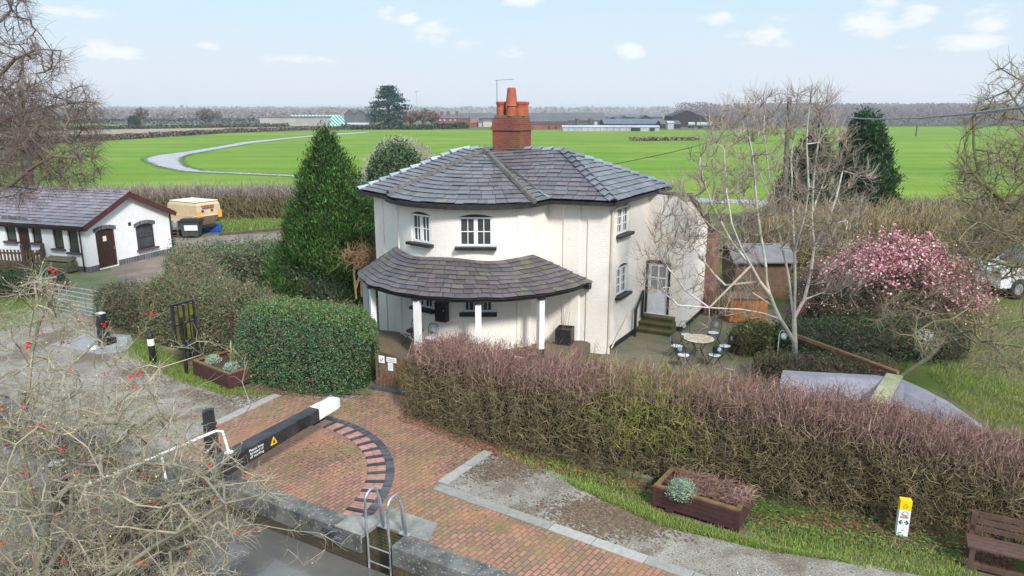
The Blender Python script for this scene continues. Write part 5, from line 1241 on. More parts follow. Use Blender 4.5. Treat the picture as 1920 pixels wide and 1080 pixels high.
m_ = MB(); m_.box((-.9, 0, 1.28), (.75, 1.3, .03), ax=[(.82, 0, .57), (0, 1, 0), (-.57, 0, .82)]); m_.build('windscreen', GLASS, car, local=True)
for x in (-1.35, 1.3):
    for y in (-.8, .8): m_ = MB(); m_.tube([(x, y-.1, .32), (x, y+.1, .32)], .32, 16); w_ = m_.build('wheel', BLACK, car, local=True); m_ = MB(); m_.tube([(x, y-.11, .32), (x, y+.11, .32)], .18, 12); m_.build('rim', GREYM, w_, local=True)
for y in (-.6, .6): m_ = MB(); m_.box((-2.09, y, .75), (.06, .36, .16)); m_.build('headlight', GREYM, car, local=True)
# telegraph pole and the wire sagging to the right
pp_ = at(1466, 470); ph = zat(pp_, 181); tp_ = thing('telegraph_pole', 'leaning dark telegraph pole rising behind the bare white tree', 'telegraph pole', pp_)
TARW = mat('creosoted_wood', (.08, .07, .06), (.13, .115, .1), 3, .85); m_ = MB(); tpx = atY(1480, 182, pp_[1]); m_.tube([pp_-(0, 0, .1), pp_*.5+tpx*.5, tpx], [.17, .15, .12], 10); m_.build('pole', TARW, tp_)
m_ = MB(); m_.box(tpx-(0, .15, .25), (.12, .2, .2)); m_.build('junction_box', BLACK, tp_)
m_ = MB(); wpts = [tpx-(0, 0, .3)]+[atY(x, y, Y_) for x, y, Y_ in ((1560, 219, 33), (1640, 223.5, 24), (1720, 221.5, 18), (1800, 215, 14.2), (1870, 207, 11.8), (1960, 196, 9.6))]
m_.tube(wpts, [.02, .022, .022, .022, .022, .022, .022], 6); off_ = []
for i in range(120):
    t_ = i/119*(len(wpts)-1.001); k = int(t_); p_ = np.array(wpts[k])*(1-t_+k)+np.array(wpts[k+1])*(t_-k); off_.append(p_+np.array([0, .022*math.cos(i*1.2), .022*math.sin(i*1.2)]))
m_.tube(off_, .012, 5); tag(m_.build('overhead_wire', mat('grey_cable', (.33, .34, .37), (.2, .2, .22), 14, .6)), 'twisted grey overhead wire sagging from the telegraph pole out of the picture', 'wire')
m_ = MB(); wa_, wb_ = at(1150, 308, 6.6), tpx-(0, 0, .5); m_.tube([wa_*(1-t_)+wb_*t_-np.array([0, 0, .9*math.sin(math.pi*t_)*.5]) for t_ in np.linspace(0, 1, 14)], .014, 5); tag(m_.build('house_wire', BLACK), 'thin dark wire running from the cottage roof to the telegraph pole', 'wire')
for (x, y0, y1, lab) in ((1717, 256, 235, 'thin dark post standing alone in the green field'),):
    p_ = at(x, y0); m_ = MB(); m_.tube([p_, p_+(0, 0, (y0-y1)*p_[1]/1350)], .25, 6); tag(m_.build('field_post', TARW), lab, 'post')

# ------------------------------------------------------------------ farm on the skyline
def hcol(name, c, c2=None): return mat(name, c, c2 or tuple(q*.8 for q in c), .15, .8)
GRR, GRW, BRW, DKW = hcol('grey_sheet_roof', (.115, .112, .12)), hcol('grey_sheet_wall', (.09, .087, .09)), hcol('farm_brick', (.22, .085, .065)), hcol('dark_opening', (.03, .03, .035))
PALE = hcol('pale_sheet', (.38, .40, .43)); BLR = hcol('blue_grey_roof', (.11, .13, .17))
def barn(label, x0, x1, yb, ye, yr, wm__, rm__, depth=14, gable=False, cat='barn', name='barn', extra=None, group=None):
    a, b = at(x0, yb), at(x1, yb); Y_ = (a[1]+b[1])/2; a[1] = b[1] = Y_
    a[0], b[0] = atY(x0, yb, Y_)[0], atY(x1, yb, Y_)[0]; he, hr = max(.8, zat(a, ye)), max(1.2, zat(a, yr)+0)
    g_ = thing(name, label, cat, (a+b)/2+np.array([0, depth/2, 0]), 0, group); m = MB(); W = b[0]-a[0]; q = lambda x, y, z: a+np.array([x, y, z])
    if not gable:
        hr = max(hr, he+.6)
        m.add([q(0, 0, 0), q(W, 0, 0), q(W, 0, he), q(0, 0, he), q(0, depth, 0), q(W, depth, 0), q(W, depth, he), q(0, depth, he), q(0, depth/2, hr), q(W, depth/2, hr)], [[0, 1, 2, 3], [5, 4, 7, 6], [1, 5, 6, 9, 2], [4, 0, 3, 8, 7]])
        m.build('wall', wm__, g_); m = MB(); o = .3
        V = [q(-o, -o, he-.05), q(W+o, -o, he-.05), q(W+o, depth/2, hr+.12), q(-o, depth/2, hr+.12), q(W+o, depth+o, he-.05), q(-o, depth+o, he-.05)]; V += [v+(0, 0, .15) for v in V]
        m.add(V, [[6, 7, 8, 9], [9, 8, 10, 11], [0, 3, 2, 1], [3, 5, 4, 2], [0, 1, 7, 6], [4, 5, 11, 10], [1, 2, 8, 7], [2, 4, 10, 8], [0, 6, 9, 3], [3, 9, 11, 5]]); m.build('roof', rm__, g_)
    else:
        m.add([q(0, 0, 0), q(W, 0, 0), q(W, 0, he), q(W/2, 0, hr), q(0, 0, he), q(0, depth, 0), q(W, depth, 0), q(W, depth, he), q(W/2, depth, hr), q(0, depth, he)], [[0, 1, 2, 3, 4], [6, 5, 9, 8, 7], [1, 6, 7, 2], [5, 0, 4, 9]]); m.build('wall', wm__, g_); m = MB(); o = .3
        V = [q(-o, -o, he-.1), q(W/2, -o, hr+.12), q(W+o, -o, he-.1), q(-o, depth, he-.1), q(W/2, depth, hr+.12), q(W+o, depth, he-.1)]; V += [v+(0, 0, .2) for v in V]
        m.add(V, [[6, 7, 10, 9][::-1], [7, 8, 11, 10][::-1], [0, 1, 4, 3], [1, 2, 5, 4], [0, 6, 7, 1][::-1], [1, 7, 8, 2][::-1], [0, 3, 9, 6], [2, 8, 11, 5]]); m.build('roof', rm__, g_)
    for (nm, xa, xb, ya, yb2, mm) in extra or ():
        p0, p1 = atY(xa, yb2, Y_-.25), atY(xb, ya, Y_-.25); m = MB(); m.box(((p0[0]+p1[0])/2, Y_-.1, (max(0, p0[2])+p1[2])/2), (p1[0]-p0[0], .3, p1[2]-max(0, p0[2]))); m.build(nm, mm, g_)
    return g_
barn('long grey roofed barn on a red brick wall just behind the cottage chimney', 985, 1064, 242, 228, 213, BRW, GRR, 30, extra=[('door', 1028, 1031, 236, 242, DKW), ('door', 1041, 1044, 236, 242, DKW), ('wall_panel', 990, 1063, 228.5, 233, GRW)])
barn('grey barn with two dark silos in front of it', 1063, 1136, 237, 226, 212, GRW, GRR, 30)
barn('very long low barn with a dark roof ridge along the skyline', 1104, 1242, 230, 219, 213.5, GRW, hcol('dark_ridge_roof', (.15, .15, .16)), 40)
barn('small gabled barn left of the blue roofed shed', 1137, 1158, 236, 227, 220, DKW, GRR, 16, True)
barn('gabled barn with dark front rising over the blue roofed shed', 1158, 1180, 234, 224, 217, GRW, GRR, 18, True)
barn('gabled barn with a shallow grey roof near the open dutch barn', 1196, 1224, 234, 223, 216.5, DKW, GRR, 18, True)
barn('wide blue grey roofed cattle shed behind the pale sheet wall', 1133, 1246, 240, 232.5, 224, DKW, BLR, 22, extra=[('post', x, x+1.2, 233, 240, GRR) for x in range(1140, 1240, 14)])
barn('dark gable ended lean-to at the end of the blue roofed cattle shed', 1240, 1276, 241, 233, 227, DKW, GRR, 14)
barn('pale blue grey sheet silage wall with two dark openings', 1055, 1236, 246, 238.6, 237.2, PALE, PALE, 5, cat='silage clamp', name='silage_clamp', extra=[('opening', 1183, 1201, 238.8, 245.8, DKW), ('opening', 1218, 1228, 238.8, 245.8, DKW)]+[('panel_joint', x, x+.5, 238.8, 246, GRR) for x in range(1066, 1180, 12)])
barn('open fronted dutch barn with a dark curved gable', 1258, 1314, 238, 218, 207.5, DKW, hcol('black_roof', (.06, .06, .065)), 20, True, extra=[('post', x, x+1.2, 219, 238, BRW) for x in (1259, 1272, 1286, 1300, 1312)])
barn('long grey roofed open barn joined to the dutch barn', 1304, 1362, 236, 217, 209, BRW, GRR, 24, extra=[('opening', 1306, 1330, 219, 230, DKW), ('opening', 1334, 1358, 219, 232, DKW)])
barn('pale concrete tower between the two big grey barns', 1055, 1063, 240, 214, 213, hcol('pale_concrete', (.36, .35, .31)), GRR, 4, cat='tower', name='tower')
barn('white flat roofed feed box beside the blue roofed cattle shed', 1252, 1263, 243, 230.5, 229.5, PALE, PALE, 5, cat='feed store', name='feed_store')
def silo(label, x0, x1, yb, yt, m__):
    a, b = at(x0, yb), at(x1, yb); r = (b[0]-a[0])/2; c = (a+b)/2; h = zat(c, yt); g_ = thing('silo', label, 'silo', c); m = MB(); m.lathe(c, [(r, 0), (r, h*.9)], 12); m.build('body', m__, g_); m = MB(); m.lathe(c+(0, 0, h*.9), [(r*1.02, 0), (r*.6, h*.08), (.05, h*.1)], 12); m.build('roof', GRR, g_)
silo('dark silo nearest the pale concrete tower', 1078, 1087, 238, 221, GRW); silo('dark silo in front of the grey barn, further from the concrete tower', 1103, 1111, 238, 220.5, GRW); silo('short pale round tank next to the second dark silo', 1112, 1120, 238, 227, PALE)
def tanker(label, x0, x1, yb, yt, m__, name, cat):
    a, b = at(x0, yb), at(x1, yb); h = zat(a, yt); r = h*.33; g_ = thing(name, label, cat, (a+b)/2); m = MB(); m.tube([a+(0, 0, h-r), b+(0, 0, h-r)], r, 12); m.build('tank', m__, g_); m = MB()
    for t_ in (.15, .3, .8): q = a+(b-a)*t_; m.tube([q-(0, .9, -.5), q+(0, .9, .5)], .5, 10)
    m.build('wheel', DKW, g_); m = MB(); m.box((a+b)/2+np.array([0, 0, h*.33]), (b[0]-a[0], 1.2, .3)); m.build('chassis', DKW, g_)
tanker('long white tanker parked by the open barns', 1306, 1336, 241, 229, PALE, 'tanker', 'tanker'); tanker('short white tank on wheels beside the dutch barn', 1290, 1302, 240, 229, PALE, 'tanker', 'tanker'); tanker('dark green tank standing behind the white tanker', 1341, 1358, 240, 228.5, hcol('dark_green_tank', (.05, .09, .06)), 'tanker', 'tank')
terr = barn('terrace of red brick cottages with a grey slate roof beyond the field', 815, 878, 239.5, 222, 216, BRW, GRR, 9, cat='houses', name='brick_terrace', extra=[('window', x, x+3, 223.5, 227, PALE) for x in (824, 832, 843, 852)]+[('window', x, x+4, 231, 235.5, PALE) for x in (830, 846)])
for x, lab in ((828, ''), (841, ''), (857, '')): p0 = at(x, 239.5); p0[1] += 4.5; m_ = MB(); p0[0] = atY(x, 239, p0[1])[0]; m_.box((p0[0], p0[1], zat(p0, 213)), (1.6, 1.0, 2.6)); m_.build('chimney', BRW, terr)
barn('red brick cottage with a projecting gable at the end of the terrace', 861, 880, 239, 224, 217.5, BRW, GRR, 10, True, 'house', 'brick_house', extra=[('window', 869, 872, 230, 234, PALE)])
barn('low red brick outbuilding with a steep roof left of the white units', 880, 897, 238, 231, 223, BRW, hcol('red_roof', (.2, .1, .085)), 9, False, 'outbuilding', 'outbuilding')
barn('long grey sheet roof stretching behind the brick terrace to the chimney', 858, 985, 236, 222, 213, GRW, GRR, 40)
barn('white walled unit between the brick outbuilding and the cream unit', 895, 904, 238, 229, 228, PALE, GRR, 6, cat='unit', name='farm_unit'); barn('cream walled unit just left of the aerial mast', 906, 922, 238, 227, 225.5, hcol('cream_wall', (.5, .46, .38)), GRR, 6, cat='unit', name='farm_unit')
vb = hcol('dark_cladding', (.12, .125, .135)); barn('dark grey barn with a half gable rising on its left side', 647, 666, 239, 215, 206, vb, GRR, 30, True); barn('dark grey barn with a steep gable beside the cedar', 666, 686, 239, 214, 206.5, vb, GRR, 30, True)
barn('low white glasshouse in front of the dark grey barns', 651, 690, 239.5, 234, 231, PALE, PALE, 6, cat='glasshouse', name='glasshouse'); barn('red brick garden wall and sheds below the cedar', 655, 694, 240.5, 237, 236, BRW, BRW, 3, cat='wall', name='brick_wall')
barn('very long pale grey boarded wall of the nursery sheds', 488, 622, 236, 220.5, 219, hcol('pale_boards', (.36, .33, .32)), GRR, 20, cat='shed', name='nursery_shed')
# striped green polytunnel
pa_, pb_ = at(618, 236.5), at(649, 236.5); c_ = (pa_+pb_)/2; r_ = (pb_[0]-pa_[0])/2; hT = zat(c_, 217.5)
def stripe():
    t = NT('green_stripe'); wv = t.n('TexWave'); wv.inputs['Scale'].default_value = .28; wv.bands_direction = 'DIAGONAL'; t.l(t.coord(), wv.inputs['Vector']); return t.out(t.mix(t.ramp(wv.outputs['Fac'], [(.45, 0), (.5, 1)]), (.02, .36, .27), (.55, .75, .7)), .5)
m_ = MB(); V = []
for y in (0, 60):
    for k in range(13): a = math.pi*k/12; V.append(c_+np.array([-r_*math.cos(a)+(-20 if y else 0), y, hT*math.sin(a)**.8]))
m_.add(V, [list(range(13))]+[[k, 13+k, 14+k, k+1] for k in range(12)]); ptn = thing('polytunnel', 'green and white striped polytunnel beside the dark grey barns', 'polytunnel', c_); m_.build('cover', stripe(), ptn)
m_ = MB(); GS = MC.get('green_stripe') or bpy.data.materials['green_stripe']
q0, q1 = at(532, 236), at(628, 236); 
m_.box((q0+q1)/2+np.array([0, 25, zat(q0, 218)]), (q1[0]-q0[0], 20, 1.6)); tag(m_.build('netting_roof', GS), 'long green netting roof running along behind the nursery sheds', 'netting')
for x, y0, y1, lab in ((783, 240, 172, 'tall thin lamp mast beside the cedar on the skyline'), (801, 241, 214, 'short lamp post in front of the brown bare trees on the skyline')):
    p_ = at(x, y0); g_ = thing('lamp_mast', lab, 'mast', p_); h_ = zat(p_, y1); m_ = MB(); m_.tube([p_, p_+(0, 0, h_)], [.16, .1], 6); m_.build('mast', GREYM, g_); m_ = MB(); m_.box(p_+np.array([0, 0, h_]), (2.0, .6, .35)); m_.build('lamp_head', GREYM, g_)
p_ = at(780.5, 242.5); m_ = MB(); m_.box(p_+np.array([0, 0, .9]), (.9, .3, 1.8)); tag(m_.build('field_sign', PALE), 'small white sign standing at the far edge of the green field', 'sign')
# ------------------------------------------------------------------ plants
def inpoly(P, poly):
    x, y = P[:, 0], P[:, 1]; c = np.zeros(len(P), bool); n = len(poly)
    for i in range(n):
        x0, y0 = poly[i]; x1, y1 = poly[(i+1) % n]
        k = ((y0 > y) != (y1 > y)) & (x < (x1-x0)*(y-y0)/((y1-y0) or 1e-9)+x0); c ^= k
    return c
def scat(poly, n):
    q = np.array(poly, float); lo, hi = q.min(0), q.max(0); out = np.zeros((0, 2))
    while len(out) < n: p = rng.uniform(lo, hi, (n*2, 2)); out = np.r_[out, p[inpoly(p, poly)]]
    return out[:n]
def atv(P, Z=0):
    u, v = (P[:, 0]-960)/FPX, (540-P[:, 1])/FPX; dz = -SP+v*CP; t = (Z-CAM_H)/dz
    return np.c_[u*t, (CP+v*SP)*t, np.zeros(len(P))+Z]
def atYv(P, Y):
    u, v = (P[:, 0]-960)/FPX, (540-P[:, 1])/FPX; dy = CP+v*SP; t = Y/dy
    return np.c_[u*t, Y, CAM_H+(-SP+v*CP)*t]
def ncol(col, n, b=(.65, 1.3), h=.06): return np.array(col)*rng.uniform(b[0], b[1], (n, 1))*rng.normal(1, h, (n, 3))

def grow(limbs, targets, jit=.12, tip=.006, powr=.48, order=None, up=0.):
    """branches reach out to every target from the nearest wood already grown"""
    def fine(l):
        o = [np.array(l[0], float)]
        for a, b in zip(l[:-1], l[1:]):
            a, b = np.array(a, float), np.array(b, float); L = np.linalg.norm(b-a); k = max(1, int(L/seg))
            for i in range(1, k+1): o.append(a+(b-a)*i/k+(rng.normal(0, .03, 3)*L/k if i < k else 0))
        return o
    targets = np.asarray(targets, float); N = len(targets); seg = np.linalg.norm(np.ptp(targets, axis=0))/26; cap_ = sum(len(fine(l)) for l in limbs)+2*N+50
    X = np.zeros((cap_, 3)); par = np.full(cap_, -1); n = 0; fixed = np.zeros(cap_)
    for l in limbs:
        prev = -1; l = fine(l)
        for k, p in enumerate(l):
            p = np.array(p, float)
            if k == 0 and n: j = int(np.argmin(((X[:n]-p)**2).sum(1))); prev = j; 
            if k == 0 and n and ((X[prev]-p)**2).sum() < .04: continue
            X[n] = p; par[n] = prev; prev = n; n += 1
    d0 = np.min(((targets[:, None]-X[None, :n])**2).sum(2), 1); n0 = n
    for i in np.argsort(d0+rng.uniform(0, .15, N)*d0.max()):
        t = targets[i]; dd = X[:n]-t; d = np.sqrt((dd**2).sum(1))+np.maximum(dd[:, 2], 0)*up; j = int(np.argmin(d)); L = d[j]
        m = X[j]*.5+t*.5+rng.normal(0, jit, 3)*L; X[n] = m; par[n] = j; X[n+1] = t; par[n+1] = n; n += 2
    cnt = np.ones(n)
    for k in range(n-1, -1, -1):
        if par[k] >= 0: cnt[par[k]] += cnt[k]
    k = np.arange(n)[par[:n] >= 0]; p = par[k]; r = tip*cnt**powr
    return X[p], X[k], np.minimum(r[p], r[k]*1.35), r[k], X[k], X[k]-X[p], r[k]
def twigs(P, D, per, L, up=.3, spread=.8, droop=0.):
    P = np.repeat(P, per, 0); D = np.repeat(D, per, 0); D = D/(np.linalg.norm(D, axis=1, keepdims=True)+1e-9)
    n = len(P); d = D+rng.normal(0, spread, (n, 3)); d[:, 2] += up; d /= np.linalg.norm(d, axis=1, keepdims=True)+1e-9
    l = L*rng.uniform(.4, 1.2, (n, 1)); M = P+d*l*.55; d2 = d+rng.normal(0, .35, (n, 3)); d2[:, 2] -= droop; d2 /= np.linalg.norm(d2, axis=1, keepdims=True)+1e-9
    return P, M, M+d2*l*.5
def bare_tree(name, label, base, limbs, targets, col, tcol, tip=.006, powr=.48, per=4, L=.5, up=.3, spread=.8, droop=0., tr=.004, jit=.12, upb=0., group=None, cat='tree', extra=None, cut=3.2):
    g_ = thing(name, label, cat, base, 0, group)
    A, Bq, ra, rb, P, D, r = grow(limbs, targets, jit, tip, powr, up=upb)
    big = rb > tip*cut; m = MB(); m.sticks(A[big], Bq[big], ra[big], rb[big], ncol(col, big.sum(), (.75, 1.2)), 6); m.build('trunk', BARK, g_, smooth=True)
    m = MB(); sm = ~big; m.sticks(A[sm], Bq[sm], ra[sm], rb[sm], ncol(tcol, sm.sum(), (.6, 1.3)), 4)
    tips = r < tip*4; a, b, c = twigs(P[tips], D[tips], per, L, up, spread, droop); n = len(a)
    cc = ncol(tcol, n, (.55, 1.4)); m.sticks(a, b, tr*1.2, tr, cc); m.sticks(b, c, tr, tr*.5, cc); m.build('crown', BARK, g_)
    return g_, c, b
def lobes(k=6):
    f = [(rng.integers(1, 7), rng.uniform(2, 14), rng.uniform(0, 6.3), rng.uniform(.4, 1)) for _ in range(k)]
    return lambda a, t: sum(w*np.sin(n*a+m*t+p) for n, m, p, w in f)/k
def conifer(name, label, base, H, Rm, prof, n, size, cols, group=None, rough=.16, inner=True, asp=.4, lean=0., tuft=True):
    base = np.array(base, float); g_ = thing(name, label, 'tree', base, 0, group); lb = lobes(9)
    m = MB(); m.tube([base-(0, 0, .1), base+(0, 0, H*.9)], [Rm*.09, Rm*.015], 8, (.10, .07, .05)); m.build('trunk', BARK, g_)
    k = n//9; t = rng.uniform(0, 1, k*6); t = t[rng.uniform(0, 1, k*6) < prof(t)/1.02][:k]; k = len(t)
    a = rng.uniform(0, 2*math.pi, k); r = Rm*prof(t)*(1+rough*2*lb(a, t*3)); c0 = base+np.c_[r*np.cos(a), r*np.sin(a), t*H]
    out = np.c_[np.cos(a), np.sin(a), np.zeros(k)+.35]
    cc = np.array(cols)[rng.integers(0, len(cols), k)]*rng.uniform(.55, 1.35, (k, 1))
    m = MB(); rep = 9; P = np.repeat(c0, rep, 0)+rng.normal(0, 1, (k*rep, 3))*np.array([1, 1, 1.5])*size*1.25; P[:, 2] = np.maximum(P[:, 2], base[2]+.05)
    P -= np.repeat(out*np.array([1, 1, 0]), rep, 0)*np.abs(rng.normal(0, .12*Rm, (k*rep, 1)))
    C = np.repeat(cc, rep, 0)*rng.uniform(.75, 1.25, (k*rep, 1))
    o_ = np.repeat(out, rep, 0); dv = o_*.55+np.array([0, 0, .75])+rng.normal(0, .38, P.shape); dv /= np.linalg.norm(dv, axis=1, keepdims=True); wv = np.cross(dv, o_+rng.normal(0, .5, P.shape)); wv /= np.linalg.norm(wv, axis=1, keepdims=True)+1e-9
    sz = size*rng.uniform(.6, 1.35, (len(P), 1)); Q = np.stack([P-dv*sz*.8, P+wv*sz*asp*.7, P+dv*sz*1.1, P-wv*sz*asp*.7], 1).reshape(-1, 3); Q[:, 2] = np.maximum(Q[:, 2], base[2])
    m.add(Q, (np.arange(len(P))*4)[:, None]+np.array([[0, 1, 2, 3]]), np.repeat(C, 4, 0))
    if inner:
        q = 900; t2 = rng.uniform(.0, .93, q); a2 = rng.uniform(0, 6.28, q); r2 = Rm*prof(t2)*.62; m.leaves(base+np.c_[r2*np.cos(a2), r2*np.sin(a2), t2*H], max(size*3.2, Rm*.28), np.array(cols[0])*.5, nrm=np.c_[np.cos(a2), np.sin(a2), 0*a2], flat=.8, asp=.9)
    m.build('foliage', PLANT, g_); return g_
# --- bushes behind the cottage
def bush(label, c, r, n, size, cols, twig=0, tcol=(.3, .27, .22), name='bush', pink=None):
    c = np.array(c, float); g_ = thing(name, label, 'bush', (c[0], c[1], 0)); lb = lobes(9); d = rng.normal(size=(n, 3)); d /= np.linalg.norm(d, axis=1, keepdims=True); a = np.arctan2(d[:, 1], d[:, 0]); q = (1+.22*lb(a*1.5, d[:, 2]*2))*rng.uniform(.72, 1.03, n)
    P = c+d*np.array(r)*q[:, None]; P[:, 2] = np.maximum(P[:, 2], .05)
    if n: m = MB(); m.leaves(P, size, np.array(cols)[rng.integers(0, len(cols), n)]*rng.uniform(.55, 1.4, (n, 1)), nrm=d, flat=.2, asp=.6); m.build('foliage', PLANT, g_)
    m = MB(); b0 = np.array([c[0], c[1], 0.]); k = 60; idx = rng.normal(size=(k, 3)); idx /= np.linalg.norm(idx, axis=1, keepdims=True); idx[:, 2] = np.abs(idx[:, 2]); m.sticks(np.tile(b0, (k, 1)), c+idx*np.array(r)*.8, .05, .02, tcol)
    if twig:
        d = rng.normal(size=(twig, 3)); d /= np.linalg.norm(d, axis=1, keepdims=True); P = c+d*np.array(r)*rng.uniform(.6, .98, (twig, 1)); P[:, 2] = np.maximum(P[:, 2], .1); e = d+rng.normal(0, .55, d.shape); e /= np.linalg.norm(e, axis=1, keepdims=True); l = rng.uniform(.15, .45, (twig, 1))*max(r)*.35
        m.sticks(P-e*l*.5, P+e*l*.6, .012, .006, ncol(tcol, twig, (.6, 1.35)))
    m.build('branches', BARK, g_); return g_
# hedges: rounded section swept along a line
def soft(path):
    q = [np.array(p, float) for p in path]
    for _ in range(3): q = [q[0]]+[x for a, b in zip(q[:-1], q[1:]) for x in (a*.75+b*.25, a*.25+b*.75)]+[q[-1]]
    return q
def hedge_pts(path, W, H, n, sq=.55, ends=.9, jitter=.05, lump=.10):
    path = soft(path)
    p = Path(path); s = rng.uniform(0, p.L, n)
    Wf = W if callable(W) else (lambda q: W); Hf = H if callable(H) else (lambda q: H)
    aa = np.linspace(0, math.pi, 400); X = np.sign(np.cos(aa))*np.abs(np.cos(aa))**sq; Z = np.abs(np.sin(aa))**sq
    ln = np.r_[0, np.cumsum(np.hypot(np.diff(X)*Wf(p.L/2)/2, np.diff(Z)*Hf(p.L/2)))]; q_ = rng.uniform(0, ln[-1], n); a = np.interp(q_, ln, aa)
    x = np.interp(q_, ln, X); z = np.interp(q_, ln, Z)
    k = np.clip(np.searchsorted(p.s, s, 'right')-1, 0, len(p.l)-1); C = p.p[k]+p.d[k]*(s-p.s[k])[:, None]; N2 = np.c_[p.d[k][:, 1], -p.d[k][:, 0]]
    en = np.minimum(1, np.minimum(s, p.L-s)/max(ends, .01)); en = np.sqrt(np.clip(1-(1-en)**2, 0.02, 1)); lb1, lb2 = lobes(8), lobes(8)
    l_ = 1+lump*2*lb1(a*1.3, s*1.1)+lump*lb2(a*3, s*3.1); j = 1+rng.normal(0, jitter, n)
    w_ = np.array([Wf(q) for q in s])/2*l_*j*np.maximum(en, .15); h_ = np.array([Hf(q) for q in s])*(1+(l_-1)*.6)*j*(.55+.45*en)
    zz = h_*z; off = w_*x
    P = np.c_[C+N2*off[:, None], np.maximum(zz, .03)]; nr = np.c_[N2*x[:, None]*(1-.6*z[:, None]), z**3]; return P, nr, s, zz/np.maximum(h_, .01)
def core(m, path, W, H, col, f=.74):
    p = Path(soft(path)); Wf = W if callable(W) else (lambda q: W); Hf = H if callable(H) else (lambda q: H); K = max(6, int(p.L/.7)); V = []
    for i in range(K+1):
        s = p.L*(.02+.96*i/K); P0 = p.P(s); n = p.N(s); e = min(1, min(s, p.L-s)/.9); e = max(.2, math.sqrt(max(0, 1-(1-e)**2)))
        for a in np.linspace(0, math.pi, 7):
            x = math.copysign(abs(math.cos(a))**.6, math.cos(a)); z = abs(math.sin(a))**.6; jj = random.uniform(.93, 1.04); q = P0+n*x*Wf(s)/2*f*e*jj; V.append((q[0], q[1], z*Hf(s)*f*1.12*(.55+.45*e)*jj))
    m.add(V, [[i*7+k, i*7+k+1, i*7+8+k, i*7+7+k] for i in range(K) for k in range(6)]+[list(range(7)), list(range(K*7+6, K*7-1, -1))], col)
def leaf_hedge(label, path, W, H, n, size, cols, lump=.08, twig=0, tcol=(.2, .13, .1), name='hedge', colf=None, sq=.55, jitter=.05, corecol=(.035, .03, .018), flat=.25):
    base = np.array([*Path(path).P(Path(path).L/2), 0]); g_ = thing(name, label, name, base)
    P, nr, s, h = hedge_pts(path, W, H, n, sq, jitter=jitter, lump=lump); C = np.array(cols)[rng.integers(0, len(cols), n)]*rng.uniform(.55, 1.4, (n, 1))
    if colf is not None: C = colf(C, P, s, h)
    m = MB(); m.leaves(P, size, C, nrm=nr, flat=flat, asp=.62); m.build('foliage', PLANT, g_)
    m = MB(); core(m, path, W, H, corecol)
    if twig:
        P, nr, s, h = hedge_pts(path, W, H, twig, sq, jitter=.06, lump=lump); d = nr+rng.normal(0, .7, nr.shape); d /= np.linalg.norm(d, axis=1, keepdims=True); l = rng.uniform(.08, .3, (twig, 1)); m.sticks(P-d*l, P+d*l*.35, .005, .003, ncol(tcol, twig))
    m.build('branches', BARK, g_); return g_
def twig_hedge(label, path, W, H, n, L, r, colf, lump=.1, up=.35, name='hedge', jitter=.07, leaf=None, corecol=(.055, .042, .03), spread=.65, sq=.5, ends=.9):
    base = np.array([*Path(path).P(Path(path).L/2), 0]); g_ = thing(name, label, name, base)
    P, nr, s, h = hedge_pts(path, W, H, n, sq, jitter=jitter, lump=lump, ends=ends); d = nr*.75+rng.normal(0, spread, nr.shape); d[:, 2] += up; d /= np.linalg.norm(d, axis=1, keepdims=True)
    l = L*rng.uniform(.4, 1.3, (n, 1)); c = colf(P, s, h); A = P-d*l*.6; M = P+rng.normal(0, .12, P.shape)*l; d2 = d+rng.normal(0, .5, d.shape); E_ = M+d2*l*.5
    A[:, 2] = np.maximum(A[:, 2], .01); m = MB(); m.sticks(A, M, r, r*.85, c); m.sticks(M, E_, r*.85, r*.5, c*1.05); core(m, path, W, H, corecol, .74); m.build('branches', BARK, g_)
    if leaf: k, sz, cols, zf = leaf; P, nr, s, h = hedge_pts(path, W, H, k, sq, jitter=.05, lump=lump); q = zf(P, s, h); P = P[q]; nr = nr[q]; m = MB(); m.leaves(P, sz, np.array(cols)[rng.integers(0, len(cols), len(P))]*rng.uniform(.6, 1.4, (len(P), 1)), nrm=nr, flat=.2, asp=.6); m.build('foliage', PLANT, g_)
    return g_
def pxpath(*q): return [at(x, y)[:2] for x, y in q]

# --- hedge along the towpath in front of the cottage: bare purple twigs on top, olive lower down
hp0 = [(-2.75, 20.0), (-1.3, 18.75), (.9, 17.2), (3.7, 16.0), (7.6, 14.6), (10.6, 13.35), (13.5, 12.2)]
HH = lambda s: float(np.interp(s, [0, 2, 6, 9, 12, 15, 18], [1.85, 1.95, 2.08, 2.12, 2.0, 1.58, 1.3]))
nz1 = lobes(7)
def fh(P, s, h):
    n = len(P); w = np.clip((h-.72)/.3+rng.normal(0, .25, n)+.35*nz1(P[:, 0]*.8, P[:, 1]), 0, 1)[:, None]
    g = np.exp(-((s-7.3)/1.15)**2)*np.clip(1.25-np.abs(h-.72)*2, 0, 1); g = (rng.uniform(0, 1, n) < g*.8)[:, None]
    lowc = np.where(rng.uniform(0, 1, (n, 1)) < .5, np.array([[.19, .145, .085]]), np.array([[.14, .12, .065]])); top = np.where(rng.uniform(0, 1, (n, 1)) < .6, np.array([[.215, .105, .105]]), np.array([[.24, .165, .135]]))
    c = lowc*(1-w)+top*w; c = np.where(g, np.array([[.2, .2, .055]]), c); return c*np.exp(rng.normal(0, .38, (n, 1)))
twig_hedge('long bare twiggy hedge with purple tops between the towpath and the cottage', hp0, 1.95, HH, 62000, .26, .005, fh, .15, .3, sq=.42, corecol=(.022, .017, .012), leaf=(5200, .06, [(.05, .10, .03), (.12, .16, .03), (.20, .12, .05)], lambda P, s, h: (rng.uniform(0, 1, len(P)) < np.where(h < .3, .5, .10))))  # corecol is near black: shade of the hollows painted into the hedge core
hd_ = next(o for o in bpy.data.objects if o.name == 'branches' and o.parent and 'purple tops' in o.parent['label'])
